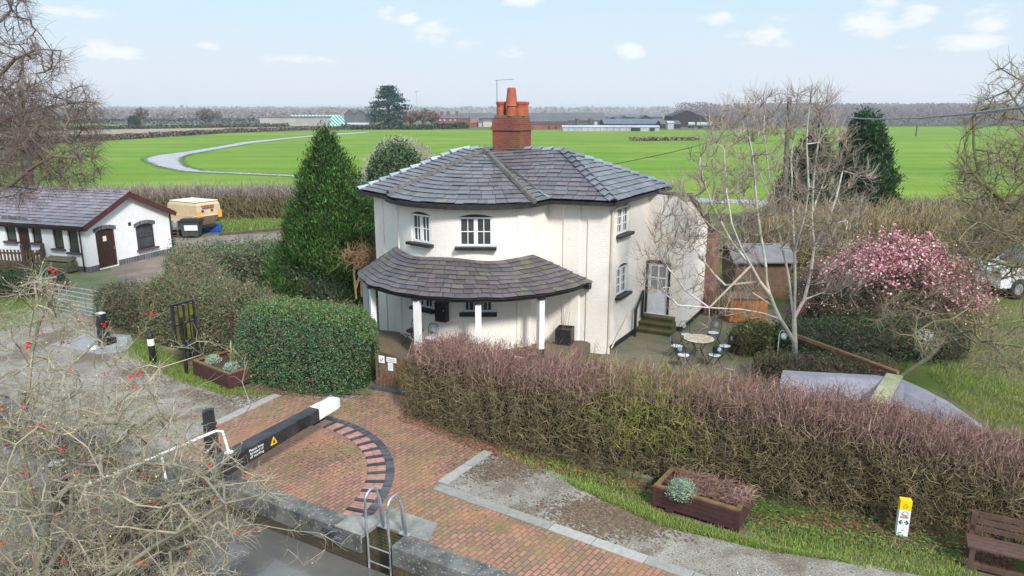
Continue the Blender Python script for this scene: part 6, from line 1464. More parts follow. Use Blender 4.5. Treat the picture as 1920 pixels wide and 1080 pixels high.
P, nr, s_, h_ = hedge_pts(hp0, 1.95, HH, 9000, .42, jitter=.05, lump=.11); kk = h_ > .8; P = P[kk]; n = len(P); d = rng.normal(0, .35, (n, 3)); d[:, 2] = 1; d /= np.linalg.norm(d, axis=1, keepdims=True); l = rng.exponential(.13, (n, 1))+.05
m = MB(); m.sticks(P-d*.1, P+d*l, .0045, .002, ncol((.2, .12, .105), n, (.5, 1.6))); m.build('shoots', BARK, hd_.parent)
# --- clipped green hedge and its neighbours on the far side of the little gate
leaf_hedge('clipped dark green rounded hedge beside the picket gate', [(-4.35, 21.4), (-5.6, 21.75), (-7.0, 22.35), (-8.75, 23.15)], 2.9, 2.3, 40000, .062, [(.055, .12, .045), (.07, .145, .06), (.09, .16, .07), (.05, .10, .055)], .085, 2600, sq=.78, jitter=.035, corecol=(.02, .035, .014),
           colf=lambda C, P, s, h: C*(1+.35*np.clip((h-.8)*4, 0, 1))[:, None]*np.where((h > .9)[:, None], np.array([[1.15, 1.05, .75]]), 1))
br = lambda a, b: (lambda P, s, h: np.where(rng.uniform(0, 1, (len(P), 1)) < .5, np.array([a]), np.array([b]))*rng.uniform(.6, 1.4, (len(P), 1)))
twig_hedge('loose green and straw brown hedge behind the notice board', [(-8.4, 23.9), (-10.2, 24.75), (-12.0, 25.9), (-13.6, 27.3)], 2.3, 2.2, 7000, .26, .006, br((.22, .16, .11), (.16, .13, .085)), .10, leaf=(27000, .075, [(.045, .095, .035), (.065, .125, .045), (.09, .14, .055), (.17, .15, .08)], lambda P, s, h: (nz1(P[:, 0]*1.4, P[:, 1]*.9) > -.5) | (rng.uniform(0, 1, len(P)) < .12)))
leaf_hedge('dark mixed green hedge with brown tips ending at the metal field gate', [(-12.9, 26.6), (-14.4, 27.5), (-15.9, 28.5), (-16.9, 29.0)], 1.9, 1.45, 9000, .075, [(.04, .09, .03), (.055, .11, .04), (.11, .08, .05)], .14, 2600, (.2, .13, .1), jitter=.08)
leaf_hedge('tall loose green and brown hedge behind the mixed hedge', [(-11.2, 26.2), (-12.6, 28.2), (-14.0, 30.6), (-15.0, 32.6)], 1.9, 2.4, 14000, .085, [(.06, .115, .045), (.09, .14, .06), (.17, .15, .09), (.05, .09, .035)], .16, 5200, (.26, .18, .13), jitter=.1)
leaf_hedge('broad evergreen shrub hedge between the white building and the cypress', [(-15.0, 33.5), (-12.8, 34.5), (-10.5, 35.2), (-8.6, 35.4)], 3.4, 2.0, 16000, .10, [(.05, .105, .04), (.075, .13, .055), (.13, .16, .09)], .14, 3500, (.24, .17, .12), jitter=.09)
leaf_hedge('dark laurel shrub filling the corner in front of the cypress', [(-10.4, 31.4), (-8.8, 31.0), (-7.4, 29.6)], 2.2, 1.5, 8000, .09, [(.022, .05, .022), (.03, .065, .03), (.02, .045, .025)], .16, 900, jitter=.1)
leaf_hedge('low dark green hedge below the mossy picket fence', [(-26.5, 33.5), (-23.5, 33.3), (-21.3, 33.2)], 2.0, .9, 7000, .085, [(.03, .07, .03), (.05, .095, .045)], .15, 1500, jitter=.09)
dk_ = leaf_hedge('dark ivy undergrowth under the white stemmed tree', [(9.2, 24.4), (11.5, 24.2), (14.2, 24.9), (16.0, 24.0)], 2.6, 1.0, 9000, .09, [(.02, .05, .018), (.035, .075, .03), (.05, .09, .03)], .2, 2500, (.14, .1, .07), jitter=.12)
leaf_hedge('low brown and green undergrowth between the white tree and the front hedge', [(7.9, 22.3), (9.0, 21.6), (10.6, 21.4), (12.2, 21.8)], 1.3, .75, 4200, .075, [(.04, .075, .025), (.07, .10, .03), (.13, .10, .05)], .25, 3200, (.2, .14, .1), jitter=.2)
bush('brown leafless shrub tangle behind the wooden chest', (13.2, 29.4, .9), (1.7, 1.2, 1.3), 1500, .08, [(.06, .09, .03), (.12, .1, .05)], 3800, (.21, .15, .11))
leaf_hedge('loose yellow green shrub beside the patio table', [(7.9, 24.0), (8.6, 24.6), (9.4, 25.0)], 1.3, .95, 3300, .085, [(.1, .15, .03), (.22, .2, .03), (.05, .10, .035)], .25, 2600, (.18, .15, .09), jitter=.2)
twig_hedge('tall brown scrub behind the pink blossom bush', [(13.0, 37.5), (18, 38.5), (24, 39), (31, 39.5)], 4.0, 2.6, 9000, .9, .014, br((.27, .2, .12), (.2, .17, .085)), .25, .8)
twig_hedge('rough brown bramble hedge across the edge of the wheat field', [(24.5, 50), (33, 50.5), (44, 50)], 3.2, 2.1, 7000, .8, .018, br((.26, .2, .15), (.22, .2, .1)), .25, .6)
twig_hedge('brown bramble thicket beside the two dark conifers', [(15.5, 46.5), (20, 47), (24, 47)], 3.0, 2.0, 4500, .8, .016, br((.25, .18, .12), (.2, .17, .1)), .25, .6)
twig_hedge('tall clipped bare field hedge behind the cream trailer', [(-48, 54.5), (-34, 55.5), (-24, 57), (-16, 57.6), (-8, 57)], 2.2, 2.35, 18000, .75, .017, lambda P, s, h: np.where((h > .82)[:, None], np.array([[.24, .19, .185]]), np.array([[.20, .165, .085]]))*rng.uniform(.45, 1.5, (len(P), 1)), .07, .9, jitter=.04, spread=.35, leaf=(3500, .16, [(.04, .07, .03), (.12, .13, .04)], lambda P, s, h: nz1(P[:, 0]*.9, P[:, 1]) > .35))
# --- conifers
cyp = lambda t: np.clip(1.0*(1-t)**.62*np.minimum(1, .70+t*1.6), .03, 1.)
CB_ = at(628, 560); CH_ = zat(CB_, 240); PF = lambda t: np.interp(t, [0, .08, .25, .45, .6, .72, .85, .95, 1.0], [.80, .95, 1.0, .88, .70, .52, .34, .18, .04])
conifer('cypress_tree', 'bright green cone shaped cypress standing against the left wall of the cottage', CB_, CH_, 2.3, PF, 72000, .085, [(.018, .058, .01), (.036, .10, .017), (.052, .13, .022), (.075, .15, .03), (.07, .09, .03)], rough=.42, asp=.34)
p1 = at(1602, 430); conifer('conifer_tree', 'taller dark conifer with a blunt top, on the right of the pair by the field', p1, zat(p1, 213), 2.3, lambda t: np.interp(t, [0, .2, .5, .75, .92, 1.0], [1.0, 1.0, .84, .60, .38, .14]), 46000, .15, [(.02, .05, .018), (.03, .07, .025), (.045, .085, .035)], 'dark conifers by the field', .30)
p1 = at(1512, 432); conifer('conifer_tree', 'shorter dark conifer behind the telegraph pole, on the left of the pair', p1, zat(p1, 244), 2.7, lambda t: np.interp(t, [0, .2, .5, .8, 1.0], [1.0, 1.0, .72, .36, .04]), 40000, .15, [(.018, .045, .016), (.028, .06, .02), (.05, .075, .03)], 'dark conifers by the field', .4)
p1 = at(730, 241); H_ = zat(p1, 161); cdp = MB(); g_ = thing('cedar_tree', 'large dark spreading cedar standing alone on the skyline', 'tree', p1); cdp.tube([p1, p1+(0, 0, H_*.9)], [1.0, .3], 8, (.06, .05, .04)); cdp.build('trunk', BARK, g_)
m = MB(); T = []
for k in range(46):
    t = k/45; z = H_*(.05+.93*t); Rr = np.interp(t, [0, .2, .45, .7, .9, 1], [9.5, 9.5, 9.8, 6.8, 3.0, .8])
    for j in range(3): a = rng.uniform(0, 6.28); q = rng.uniform(.35, 1.0); T.append((Rr*q*math.cos(a), Rr*q*math.sin(a)*.9, z+rng.normal()*.25, Rr))
for (x, y, z, Rr) in T:
    n = 55; m.leaves(p1+np.array([x, y, z])+rng.normal(0, 1, (n, 3))*np.array([1.9, 1.6, .38]), 1.0, ncol((.022, .05, .035), n, (.5, 1.6)), asp=.6)
m.build('foliage', PLANT, g_)
q = atY(742, 310, 38.5); bush('dense dark green ivy clad bush rising behind the cottage roof', (q[0], 38.5, 4.15), (1.7, 1.6, 2.8), 11000, .15, [(.03, .07, .025), (.045, .09, .03), (.07, .12, .045)], 400)
q = atY(755, 300, 41); bush('wide pale grey leafless bush behind the dark ivy bush', (q[0]-.1, 41, 4.2), (2.5, 1.8, 2.95), 0, .1, [], 8500, (.36, .32, .28), 'bush')
# --- far trees, hedges and woods
def far_tree(label, x, y0, y1, wd, n, col, tcol, group='bare trees beyond the far hedges', name='bare_tree', z0=.35):
    b = at(x, y0); H = zat(b, y1); W_ = wd/FPX*b[1]; tg = []
    while len(tg) < n:
        p = rng.uniform(-1, 1, 3)
        if (p**2).sum() < 1: tg.append(b+np.array([p[0]*W_/2, p[1]*W_/2, H*(z0+(1-z0)*(.5+.5*p[2]))]))
    return bare_tree(name, label, b, [[b, b+(0, 0, H*.25), b+(0, 0, H*.5)]], tg, col, tcol, tip=.07*b[1]/400, per=5, L=W_*.10, tr=.07*b[1]/400, group=group)
GT_, GB_ = (.13, .10, .09), (.16, .13, .12)
far_tree('tall bare tree beside the round dark bush on the far hedge', 268, 238, 202, 26, 150, GT_, GB_); far_tree('broad bare tree with twin trunks on the skyline in open ground', 389, 237, 204, 36, 170, GT_, GB_); far_tree('smaller bare tree close behind the broad twin trunked tree', 408, 232, 208, 18, 90, GT_, GB_)
for x, y0, y1, wd, lab in ((772, 241, 208, 34, 'brown bare tree just right of the cedar'), (795, 241, 204, 36, 'brown bare tree between the cedar and the brick terrace, in the middle'), (812, 240, 208, 26, 'brown bare tree nearest the brick terrace')): far_tree(lab, x, y0, y1, wd, 170, (.14, .10, .08), (.19, .14, .115))
q = at(253, 241); bush('round dark green bush standing alone on the far hedge line', (q[0], q[1], zat(q, 230)), (9*q[1]/1350, 4, 4.0), 1500, .9, [(.03, .05, .03), (.04, .06, .035)], 0, (.08, .07, .06))
def far_hedge(label, pts_, hgt, n, size, col, w=2.5): 
    P = []; pth = Path(pxpath(*pts_)); s = rng.uniform(0, pth.L, n); P = np.array([pth.P(q) for q in s]); lb = lobes(8); h = hgt*(1+.5*lb(s*.05, s*.02))
    P = np.c_[P+rng.normal(0, w*.35, (n, 2)), rng.uniform(0.05, 1, n)*h]; m = MB(); m.leaves(P, size, ncol(col, n, (.5, 1.5), .05), asp=.8); return tag(m.build('hedge', PLANT), label, 'hedge')
far_hedge('low dark hedge along the near side of the stubble strip', [(-200, 272), (100, 267), (205, 263), (330, 255), (430, 249), (560, 244), (640, 243)], 1.6, 6500, .8, (.12, .095, .075)); far_hedge('thin dark hedge along the far side of the stubble strip', [(-200, 250), (200, 243), (420, 239), (540, 237)], 1.9, 5000, 1.0, (.08, .075, .055))
far_hedge('clipped dark hedge running below the cedar and the lamp mast', [(640, 243), (700, 243), (800, 243), (820, 242)], 2.2, 1500, 1.1, (.05, .06, .035)); far_hedge('dark garden hedge in front of the brick terrace', [(815, 242), (850, 241.5), (876, 241)], 3.0, 900, 1.1, (.03, .05, .025)); far_hedge('low brown bramble bank in the middle of the wheat field', [(1195, 264), (1230, 263.5), (1300, 263)], 1.0, 1500, .7, (.19, .14, .10), 4)
far_hedge('dark hedge line across the distant pastures on the left skyline', [(120, 232), (300, 229), (480, 229)], 3.2, 3000, 1.8, (.10, .10, .085))
def woods(x0, x1, Y, h0, n, size, col, dep=60, name='woods'):
    X0, X1 = (x0-960)/FPX*Y, (x1-960)/FPX*Y; x = rng.uniform(X0, X1, n); lb = lobes(12); top = h0*(1+.45*lb(x*.013*400/Y*2, x*.004)); z = rng.uniform(0, 1, n)**.8*top
    m = MB(); cc = ncol(col, n, (.75, 1.25), .03)*np.where(rng.uniform(0, 1, (n, 1)) < .12, np.array([[.5, .75, .55]]), 1); m.leaves(np.c_[x, Y+rng.uniform(0, dep, n), z], size, cc, nrm=np.tile([0, -.8, .6], (n, 1)), flat=.72, asp=.9); o = m.build(name, PLANT); return tag(o, kind='stuff')
woods(1290, 2300, 470, 13.5, 32000, 1.0, (.125, .105, .115)); woods(1380, 2300, 900, 19, 7000, 4, (.14, .13, .14), 200); woods(-500, 760, 950, 12, 15000, 3.6, (.17, .135, .13), 150); woods(-900, 2600, 1600, 17, 16000, 6.5, (.17, .155, .15), 300); woods(-2000, 3500, 2700, 27, 14000, 14, (.15, .15, .15), 400)
m = MB(); 
for k in range(9):
    y_ = 233-k*1.3; p0, p1_ = at(170+40*random.random(), y_), at(470+60*random.random(), y_-.5); n = 700; t = rng.uniform(0, 1, n); m.leaves(p0+(p1_-p0)*t[:, None]+np.c_[rng.normal(0, 2, (n, 2)), rng.uniform(0, 1.2, n)], 1.5, ncol((.10, .105, .12), n, (.6, 1.4)), asp=.8)
stuff(m, 'vegetation', PLANT)
# --- the young white stemmed tree
YT = 22.6; W_ = lambda x, y, dy=0: atY(x, y, YT+dy); tb_ = at(1492, 697)
limbs = [[tb_, W_(1491, 668), W_(1490, 642)], [W_(1490, 642), W_(1478, 622), W_(1462, 598, -.1), W_(1443, 552, -.2), W_(1436, 500, -.3), W_(1426, 440, -.3), W_(1420, 395, -.3), W_(1414, 330, -.3), W_(1404, 255, -.4), W_(1398, 200, -.4)],
         [W_(1490, 642), W_(1489, 596), W_(1491, 540, .1), W_(1490, 470, .2), W_(1486, 390, .3), W_(1483, 300, .3), W_(1490, 225, .3), W_(1496, 175, .3)], [W_(1490, 603), W_(1508, 562, .2), W_(1521, 505, .3), W_(1527, 460, .4), W_(1522, 400, .4), W_(1526, 330, .5), W_(1540, 230, .5), W_(1552, 172, .5)],
         [W_(1489, 590), W_(1479, 520, .5), W_(1467, 465, .7), W_(1454, 400, .9), W_(1442, 330, 1.0), W_(1432, 250, 1.0), W_(1436, 185, 1.0)], [W_(1443, 552, -.2), W_(1424, 528, -.4), W_(1408, 498, -.7), W_(1390, 465, -.9), W_(1372, 420, -1.0), W_(1362, 360, -1.0), W_(1358, 280, -1.0)], [W_(1408, 498, -.7), W_(1370, 450, -.4), W_(1335, 385, -.3), W_(1312, 310, -.2)], [W_(1390, 465, -.9), W_(1340, 430, -1.2), W_(1290, 385, -1.3), W_(1262, 345, -1.3)], [W_(1330, 577, -.7), W_(1285, 545, -.4), W_(1250, 500, -.2), W_(1228, 455, -.1)], [W_(1360, 535, .0), W_(1320, 490, .3), W_(1285, 440, .6), W_(1262, 400, .8)], [W_(1454, 400, .9), W_(1430, 340, 1.2), W_(1405, 270, 1.3), W_(1396, 210, 1.3)], [W_(1522, 400, .4), W_(1545, 340, .8), W_(1562, 270, 1.0), W_(1568, 210, 1.0)],
         [W_(1464, 600, -.1), W_(1430, 587, -.3), W_(1390, 580, -.5), W_(1330, 577, -.7), W_(1270, 572, -.8)], [W_(1450, 570, -.2), W_(1410, 548, -.1), W_(1360, 535, .0), W_(1310, 515, .2)], [W_(1490, 470, .2), W_(1505, 420, -.2), W_(1516, 350, -.4), W_(1512, 270, -.4), W_(1518, 195, -.4)], [W_(1527, 460, .4), W_(1550, 420, .2), W_(1568, 370, .0), W_(1580, 320, .0)]]
P = np.r_[scat([(1215, 440), (1270, 340), (1310, 250), (1370, 185), (1460, 175), (1550, 160), (1590, 250), (1640, 330), (1620, 420), (1560, 470), (1400, 470), (1280, 480)], 720), scat([(1190, 470), (1300, 430), (1420, 470), (1420, 600), (1330, 620), (1240, 580), (1200, 540)], 130), scat([(1520, 470), (1600, 400), (1640, 480), (1600, 560), (1520, 560)], 70)]
tg = atYv(P, YT+rng.normal(0, .75, len(P)))
_, tips_, _b = bare_tree('bare_tree', 'young bare tree with pale smooth forked trunk between the patio and the pink bush', tb_, limbs, tg, (.52, .475, .41), (.30, .245, .20), tip=.0052, powr=.375, per=4, L=.55, up=.9, spread=.38, tr=.0048, jit=.035, upb=.6)
# --- weeping bare tree on the left, its trunk just outside the picture
Yb = 27.0; b0 = np.array([atY(-130, 540, Yb)[0], Yb, 0.]); B_ = lambda x, y, dy=0: atY(x, y, Yb+dy)
limbs = [[b0, B_(-128, 400), B_(-110, 250), B_(-85, 100), B_(-60, -60)], [B_(-120, 390), B_(-40, 370, -1), B_(20, 348, -1.4), B_(60, 315, -1.6), B_(100, 292, -1.8), B_(150, 297, -2)], [B_(-112, 300), B_(-30, 292), B_(50, 262), B_(100, 268), B_(130, 262)], [B_(-108, 250), B_(-20, 240, .5), B_(40, 212, .6), B_(90, 203, .6), B_(140, 192, .5)], [B_(-95, 180), B_(-20, 160), B_(30, 110, -.4), B_(70, 92, -.5), B_(115, 95, -.5)], [B_(-85, 100), B_(-20, 60, .5), B_(20, 20, .7), B_(35, -40, .7)], [B_(-110, 330), B_(-60, 350, .5), B_(-10, 375, .8)]]
P = np.r_[scat([(-140, -120), (40, -100), (60, 20), (75, 90), (130, 100), (120, 150), (165, 160), (190, 200), (170, 240), (190, 310), (170, 350), (60, 380), (-100, 380), (-260, 200)], 1150), scat([(-30, 200), (120, 180), (190, 190), (190, 340), (-30, 370)], 350)]
tg = atYv(P, Yb+rng.normal(0, 1.3, len(P)))
bare_tree('weeping_tree', 'large bare weeping tree whose fine twigs hang over the white building roof', b0, limbs, tg, (.17, .135, .11), (.155, .115, .10), tip=.0062, powr=.39, per=4, L=.7, up=-.1, spread=.75, droop=.5, tr=.0045, jit=.09)
b0 = at(54, 345); b0 = np.array([atY(44, 300, 62)[0], 62., 0]); B_ = lambda x, y: atY(x, y, 62.); P = scat([(-60, 150), (20, 120), (100, 190), (110, 280), (60, 320), (-60, 320)], 260)
bare_tree('bare_tree', 'upright bare tree trunk rising behind the white building at the field hedge', b0, [[b0, B_(47, 280), B_(43, 230), B_(40, 170)]], atYv(P, 62+rng.normal(0, 2, len(P))), (.19, .165, .14), (.19, .15, .125), tip=.022, per=5, L=1.4, tr=.013)
# --- lichened tree on the right
Yr = 17.5; b0 = np.array([atY(2140, 600, Yr)[0], Yr, 0.]); B_ = lambda x, y, dy=0: atY(x, y, Yr+dy)
limbs = [[b0, B_(2130, 520), B_(2100, 380), B_(2080, 200), B_(2060, 60)], [B_(2125, 500), B_(2020, 560, .3), B_(1920, 600, .6), B_(1840, 612, .8), B_(1770, 590, 1), B_(1700, 575, 1.2)], [B_(2110, 420), B_(2000, 480), B_(1900, 500, .3), B_(1830, 480, .5), B_(1780, 440, .6)], [B_(2100, 360), B_(1990, 400), B_(1900, 390), B_(1840, 345, -.3), B_(1800, 290, -.4)], [B_(2090, 280), B_(1990, 280), B_(1930, 230), B_(1890, 170)], [B_(2120, 520), B_(2020, 640, -.5), B_(1920, 650, -.6), B_(1840, 640, -.8)], [B_(2120, 450), B_(2220, 400), B_(2300, 330)], [B_(2110, 380), B_(2200, 290), B_(2240, 230)], [B_(1840, 345, -.3), B_(1826, 280), B_(1825, 220)]]
P = np.r_[scat([(1800, 230), (1870, 120), (1990, 90), (2060, 250), (2040, 650), (1900, 700), (1830, 690), (1700, 650), (1640, 610), (1660, 560), (1730, 540), (1760, 470), (1740, 420), (1790, 330)], 720), scat([(2150, 200), (2300, 250), (2380, 420), (2300, 560), (2150, 500)], 220), scat([(1790, 300), (1990, 250), (2000, 520), (1780, 520)], 320)]
_, tR, _ = bare_tree('bare_tree', 'spreading bare tree with mossy lichened branches reaching in over the pink bush', b0, limbs, atYv(P, Yr+rng.normal(0, 1.0, len(P))), (.17, .17, .075), (.20, .165, .11), tip=.005, powr=.385, per=5, L=.42, up=.25, spread=.7, tr=.0038, jit=.08)
# --- pink flowering bush
c = np.array([atY(1672, 600, 27.5)[0], 27.5, 0.]); tg = []
while len(tg) < 700:
    p = rng.uniform(-1, 1, 3); p[2] = abs(p[2])
    if .25 < (p**2).sum() < 1: tg.append(c+np.array([p[0]*3.75, p[1]*2.6, p[2]*(3.45-.3*p[0])+.15]))
lim = [[c+np.array([x, y, 0]), c+np.array([x*2.2, y*2, 1.2]), c+np.array([x*3.4, y*3, 2.0])] for x, y in ((.1, .1), (-.5, 0), (.55, .1), (0, -.4), (-.3, .4), (.9, -.2), (-.9, .2))]
pg, tp1, tp2 = bare_tree('flowering_bush', 'wide pink flowering bush with dark bare lower branches', c, lim, tg, (.15, .115, .085), (.17, .12, .09), tip=.008, per=6, L=.5, up=.25, tr=.005, cat='bush')
pp1 = np.r_[tp1, tp2, tp1+rng.normal(0, .09, tp1.shape), tp2+rng.normal(0, .08, tp2.shape)]; rel = (pp1-c)/np.array([3.75, 2.6, 3.3]); e = np.sqrt((rel**2).sum(1)); kp = (e > .72) & (pp1[:, 2] > 1.75-.75*rel[:, 0]+.5*rng.normal(0, .5, len(e))) & (rng.uniform(0, 1, len(e)) < .95)
m = MB(); Q = pp1[kp]; m.leaves(Q, .092, np.where(rng.uniform(0, 1, (len(Q), 1)) < .7, np.array([[.60, .24, .29]]), np.array([[.72, .48, .47]]))*rng.uniform(.65, 1.2, (len(Q), 1)), asp=.9)
kb = (~kp) & (rng.uniform(0, 1, len(e)) < .10); Q = pp1[kb]; m.leaves(Q, .06, np.tile([.62, .5, .42], (len(Q), 1))*rng.uniform(.8, 1.1, (len(Q), 1)), asp=.9); m.build('blossoms', PLANT, pg)
bush('dark green shrub mass under the pink blossom', (c[0]-.3, 26.9, .9), (2.9, 1.6, 1.35), 6500, .09, [(.03, .045, .02), (.05, .06, .028), (.04, .055, .02)], 1800, (.13, .09, .06))
# --- hawthorn over the near bank, lichened twigs and red berries
Yh = 8.8; b0 = np.array([atY(70, 1000, Yh)[0], Yh, 0.]); B_ = lambda x, y, dy=0: atY(x, y, Yh+dy)
limbs = [[b0, B_(62, 1180), B_(70, 1060), B_(60, 940, .2), B_(40, 840, .4), B_(52, 740, .6), B_(60, 660, .8)], [B_(70, 1100), B_(130, 1000, .4), B_(135, 900, .8), B_(128, 800, 1.1), B_(125, 720, 1.3)], [B_(70, 1060), B_(110, 930, -.2), B_(190, 850, .0), B_(290, 780, .3), B_(380, 720, .5)], [B_(60, 940, .2), B_(-20, 820, .3), B_(-60, 700, .3)],
         [B_(130, 1000, .4), B_(220, 960, .2), B_(320, 930, .1), B_(420, 910, .1), B_(500, 900, .1)], [B_(90, 1130), B_(200, 1080, -.6), B_(330, 1000, -.8), B_(420, 945, -.8), B_(500, 925, -.7)], [B_(60, 660, .8), B_(75, 600, .8), B_(95, 560, .8), B_(105, 520, .8)], [B_(190, 850, .0), B_(240, 760, .2), B_(300, 690, .5), B_(380, 665, .6), B_(560, 1000, .9)][:-1]]
P = np.r_[scat([(-160, 620), (-20, 560), (60, 520), (110, 520), (150, 600), (230, 640), (300, 690), (350, 760), (420, 830), (500, 870), (540, 930), (470, 1000), (430, 1120), (-160, 1160)], 1000), scat([(-160, 780), (150, 740), (330, 790), (420, 890), (430, 990), (380, 1120), (-160, 1160)], 1250)]
tg = atYv(P, Yh+rng.normal(.1, .75, len(P)))
P2 = np.array([(640, 1020), (600, 1000), (560, 985), (610, 1030), (540, 1030), (570, 1060), (300, 690), (330, 640), (280, 600), (180, 590), (95, 500), (60, 505), (148, 540), (150, 580), (350, 650), (470, 760), (460, 690), (430, 650), (390, 640)])
tg = np.r_[tg, atYv(P2, Yh+rng.normal(.2, .3, len(P2)))]
hg, hc1, hc2 = bare_tree('hawthorn_tree', 'lichened bare hawthorn with red berries spreading over the near bank', b0, limbs, tg, (.23, .212, .16), (.285, .25, .185), tip=.0034, powr=.36, per=4, L=.24, up=.12, spread=.85, tr=.0023, jit=.07, cut=4)
m = MB(); ix = rng.integers(0, len(hc1), 300); Q = hc1[ix]
Q = Q[rng.uniform(0, 1, len(Q)) < np.where(Q[:, 2] > 4.6, 1, .45)][:130]
for q in Q:
    n = rng.integers(3, 8); pr_ = q+rng.normal(0, .028, (n, 3))-np.array([0, 0, .02])
    for pb_ in pr_: m.lathe(pb_, [(.002, -.011), (.0105, -.005), (.0105, .005), (.002, .011)], 6, np.array((.55, .02, .025))*random.uniform(.75, 1.3))
m.build('berries', PLANT, hg)['kind'] = 'stuff'
m = MB(); k = 7000; Q = np.r_[hc1, hc2]; Q = Q[rng.integers(0, len(Q), k)]+rng.normal(0, .006, (k, 3)); m.leaves(Q, .022, ncol((.38, .38, .11), k, (.6, 1.4)), asp=.7); m.build('lichen', PLANT, hg)
# --- ground cover
def grass(poly, n, h, cols, name='grass', r=.006):
    P = atv(scat(poly, n)); d = rng.normal(0, .4, (n, 3)); d[:, 2] = 1; l = h*rng.uniform(.5, 1.3, (n, 1)); m = MB(); c = np.array(cols)[rng.integers(0, len(cols), n)]*rng.uniform(.6, 1.35, (n, 1)); m.sticks(P, P+d*l, r, r*.4, c); return stuff(m, name, PLANT)
def litter(poly, n, size, cols, name, z=.02):
    P = atv(scat(poly, n)); P[:, 2] += rng.uniform(.005, z, n); m = MB(); m.leaves(P, size, np.array(cols)[rng.integers(0, len(cols), n)]*rng.uniform(.6, 1.4, (n, 1)), nrm=np.tile([0, 0, 1.], (n, 1)), flat=.75, asp=.6); return stuff(m, name, PLANT)
GR = [(.17, .27, .04), (.22, .31, .05), (.13, .2, .04), (.26, .24, .1)]
V1 = [(950, 842), (1030, 850), (1120, 890), (1230, 930), (1235, 985), (1390, 1012), (1410, 985), (1500, 985), (1700, 1020), (1840, 1060), (1830, 1085), (1650, 1070), (1440, 1030), (1240, 985), (1060, 905), (940, 855)]
grass(V1, 5500, .08, GR); grass([(1060, 900), (1240, 968), (1390, 1010), (1450, 1030), (1620, 1060), (1440, 1034), (1240, 988), (1080, 915)], 6500, .1, GR)
grass([(190, 640), (290, 640), (360, 690), (470, 735), (520, 742), (420, 742), (330, 715), (215, 655)], 6500, .09, [(.13, .2, .03), (.17, .23, .04), (.10, .15, .03)]); grass([(0, 580), (90, 560), (150, 560), (100, 600), (0, 625)], 2500, .1, [(.12, .2, .03), (.15, .22, .04)])
grass([(415, 436), (545, 426), (560, 404), (415, 412)], 4000, .3, [(.12, .2, .04), (.17, .21, .06)], r=.02)
grass([(1740, 700), (1800, 620), (1920, 560), (1960, 800), (1850, 790), (1780, 745)], 7000, .12, [(.16, .22, .035), (.2, .26, .04), (.22, .2, .1)])
LIT = [(.2, .085, .05), (.15, .06, .045), (.24, .13, .07), (.1, .06, .04)]
litter([(742, 788), (770, 755), (930, 820), (1230, 900), (1235, 938), (1100, 898), (985, 872), (900, 848), (790, 802)], 6500, .085, LIT, 'debris'); litter([(1400, 965), (1560, 960), (1920, 1030), (1900, 1070), (1700, 1040), (1420, 985)], 3000, .075, LIT, 'debris')
litter([(290, 640), (420, 720), (700, 740), (690, 750), (560, 745), (420, 730), (280, 655)], 1500, .06, LIT, 'debris'); litter([(840, 920), (925, 845), (1240, 985), (1440, 1030), (1900, 1120), (1340, 1090)], 420, .045, [(.12, .08, .05), (.2, .17, .12), (.36, .33, .28)], 'debris', .02)
litter([(500, 745), (760, 745), (1240, 1075), (700, 960), (420, 800)], 420, .05, [(.14, .08, .05)], 'debris', .03)
litter([(950, 850), (1080, 870), (1240, 905), (1800, 1010), (1800, 1060), (1420, 1000), (1230, 945), (1000, 870)], 2600, .065, [(.07, .14, .03), (.12, .2, .04), (.05, .1, .03)], 'undergrowth', .12)
litter([(870, 780), (930, 770), (935, 820), (890, 815)], 260, .08, [(.1, .2, .04), (.14, .24, .05)], 'undergrowth', .3); litter([(590, 735), (640, 720), (660, 745), (600, 752)], 160, .09, [(.06, .13, .05), (.1, .18, .07)], 'undergrowth', .2)
litter([(1140, 665), (1200, 640), (1290, 640), (1290, 690), (1180, 700)], 160, .05, [(.2, .2, .07)], 'debris', .02)
# rustic arch and edging stones at the hedge foot
ra_ = thing('rustic_arch', 'rustic stick garden arch between the cypress and the porch roof', 'garden arch', (-7.1, 28.6, 0)); m = MB(); RS = (.24, .16, .09); Y0 = 28.6; w2 = lambda x, y, dy=0: atY(x, y, Y0+dy)
for pts_ in ([w2(668, 560), w2(663, 505), w2(683, 484), w2(700, 478)], [w2(678, 556, .5), w2(676, 500, .5), w2(695, 474, .5), w2(712, 492, .5)], [w2(663, 505), w2(676, 500, .5)], [w2(664, 530), w2(677, 525, .5)], [w2(666, 545), w2(676, 510, .5)], [w2(683, 484), w2(695, 474, .5)]): m.tube(pts_, .045, 6, RS)
m.build('frame', BARK, ra_); m = MB(); n = 500; P = np.r_[np.tile(w2(690, 480), (n, 1))+rng.normal(0, 1, (n, 3))*np.array([.5, .3, .18])]; d = rng.normal(0, .3, (n, 3)); m.sticks(P, P+d, .008, .005, ncol((.27, .17, .1), n)); m.build('stems', BARK, ra_)
edg = MB(); pth = Path([at(x, y)[:2] for x, y in ((925, 815), (1030, 852), (1110, 872), (1225, 908))])
for k in range(9): a = pth.P(pth.L*(k+.04)/9); b = pth.P(pth.L*(k+.96)/9); edg.bar((*a, .06), (*b, .06), .12, .15)
tag(edg.build('stone_edging', mat('mossy_edging', (.2, .2, .1), (.14, .12, .09), 3, .95, bump=.01)), 'mossy low stone edging along the foot of the twiggy hedge', 'edging')
edg = MB(); edg.bar(at(300, 655)+np.array([0, 0, .06]), at(356, 668)+np.array([0, 0, .06]), .1, .14); tag(edg.build('stone_edging', MC['mossy_edging']), 'short grey edging board by the black bollard under the brown hedge', 'edging')

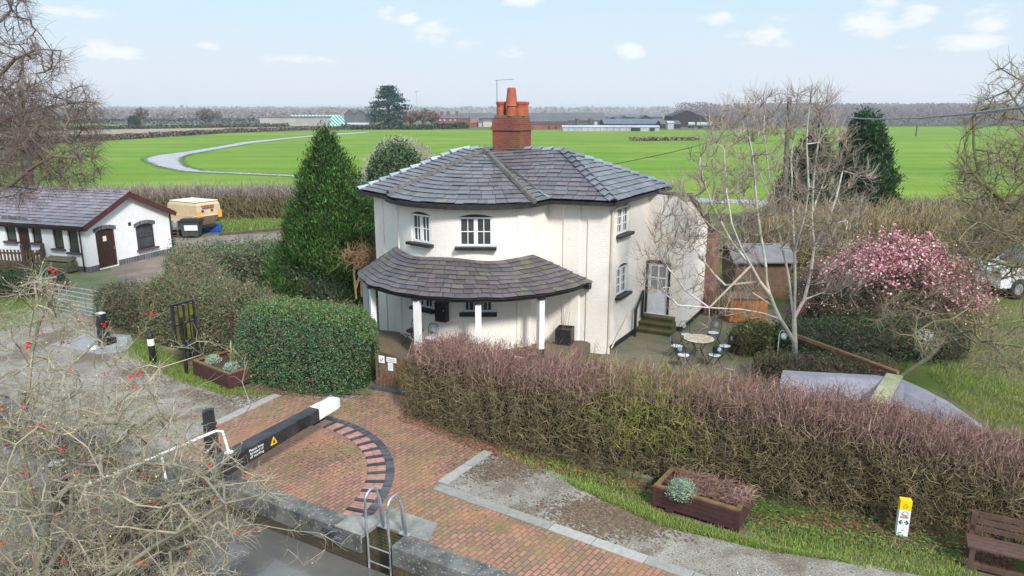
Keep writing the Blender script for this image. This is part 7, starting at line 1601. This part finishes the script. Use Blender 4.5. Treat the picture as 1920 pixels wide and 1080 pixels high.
# damp earth trodden into the towpath, rough grass along the field track
P = []
for (x, y, sx, sy, n) in ((1130, 962, 55, 17, 2600), (1185, 985, 50, 14, 1200), (935, 882, 38, 9, 900), (970, 862, 30, 8, 500), (445, 742, 40, 10, 900), (300, 700, 60, 18, 900), (215, 615, 40, 10, 500), (860, 868, 40, 20, 350), (700, 760, 60, 12, 500), (640, 850, 60, 25, 500)):
    P.append(atv(np.c_[rng.normal(x, sx, n), rng.normal(y, sy, n)]))
P = np.concatenate(P); P[:, 2] = .0125+rng.uniform(0, .006, len(P)); m = MB(); m.leaves(P, .06, ncol((.15, .105, .07), len(P), (.6, 1.35)), nrm=np.tile([0, 0, 1.], (len(P), 1)), flat=.93, asp=.8); stuff(m, 'mud', PLANT)
tp = [(575, 333.5), (470, 328), (400, 325), (340, 322), (297, 313), (271, 303), (270, 297), (288, 292), (335, 286), (400, 276), (450, 267), (540, 258), (612, 251.5)]; ti = [(612, 254.3), (540, 260.8), (470, 269.5), (400, 282), (360, 289), (342, 295), (340, 303), (352, 313), (380, 320), (420, 322.5), (470, 324.5), (575, 329.5)]
m = MB()
for q in (tp, ti):
    pth = Path(pxpath(*q)); n = 5200; s_ = rng.uniform(0, pth.L, n); P = np.array([pth.P(a) for a in s_]); P = np.c_[P+rng.normal(0, .3, P.shape), np.full(n, .07)+rng.uniform(0, .03, n)]; m.leaves(P, .35, ncol((.10, .165, .025), n, (.7, 1.3)), nrm=np.tile([0, 0, 1.], (n, 1)), flat=.96, asp=.7)
stuff(m, 'grass', PLANT)
HAZE = .00022
# ------------------------------------------------------------------ air
hz = MB(); hz.box((0, 1900, 14), (8300, 4400, 34.4)); 
hm = bpy.data.materials.new('haze'); hm.use_nodes = True; hn = hm.node_tree; hn.nodes.clear()
ho = hn.nodes.new('ShaderNodeOutputMaterial'); pvn = hn.nodes.new('ShaderNodeVolumePrincipled')
pvn.inputs['Color'].default_value = (.82, .88, .95, 1); pvn.inputs['Density'].default_value = HAZE; pvn.inputs['Anisotropy'].default_value = .2
hn.links.new(pvn.outputs[0], ho.inputs['Volume'])
ob = hz.build('haze', hm); tag(ob, kind='stuff')
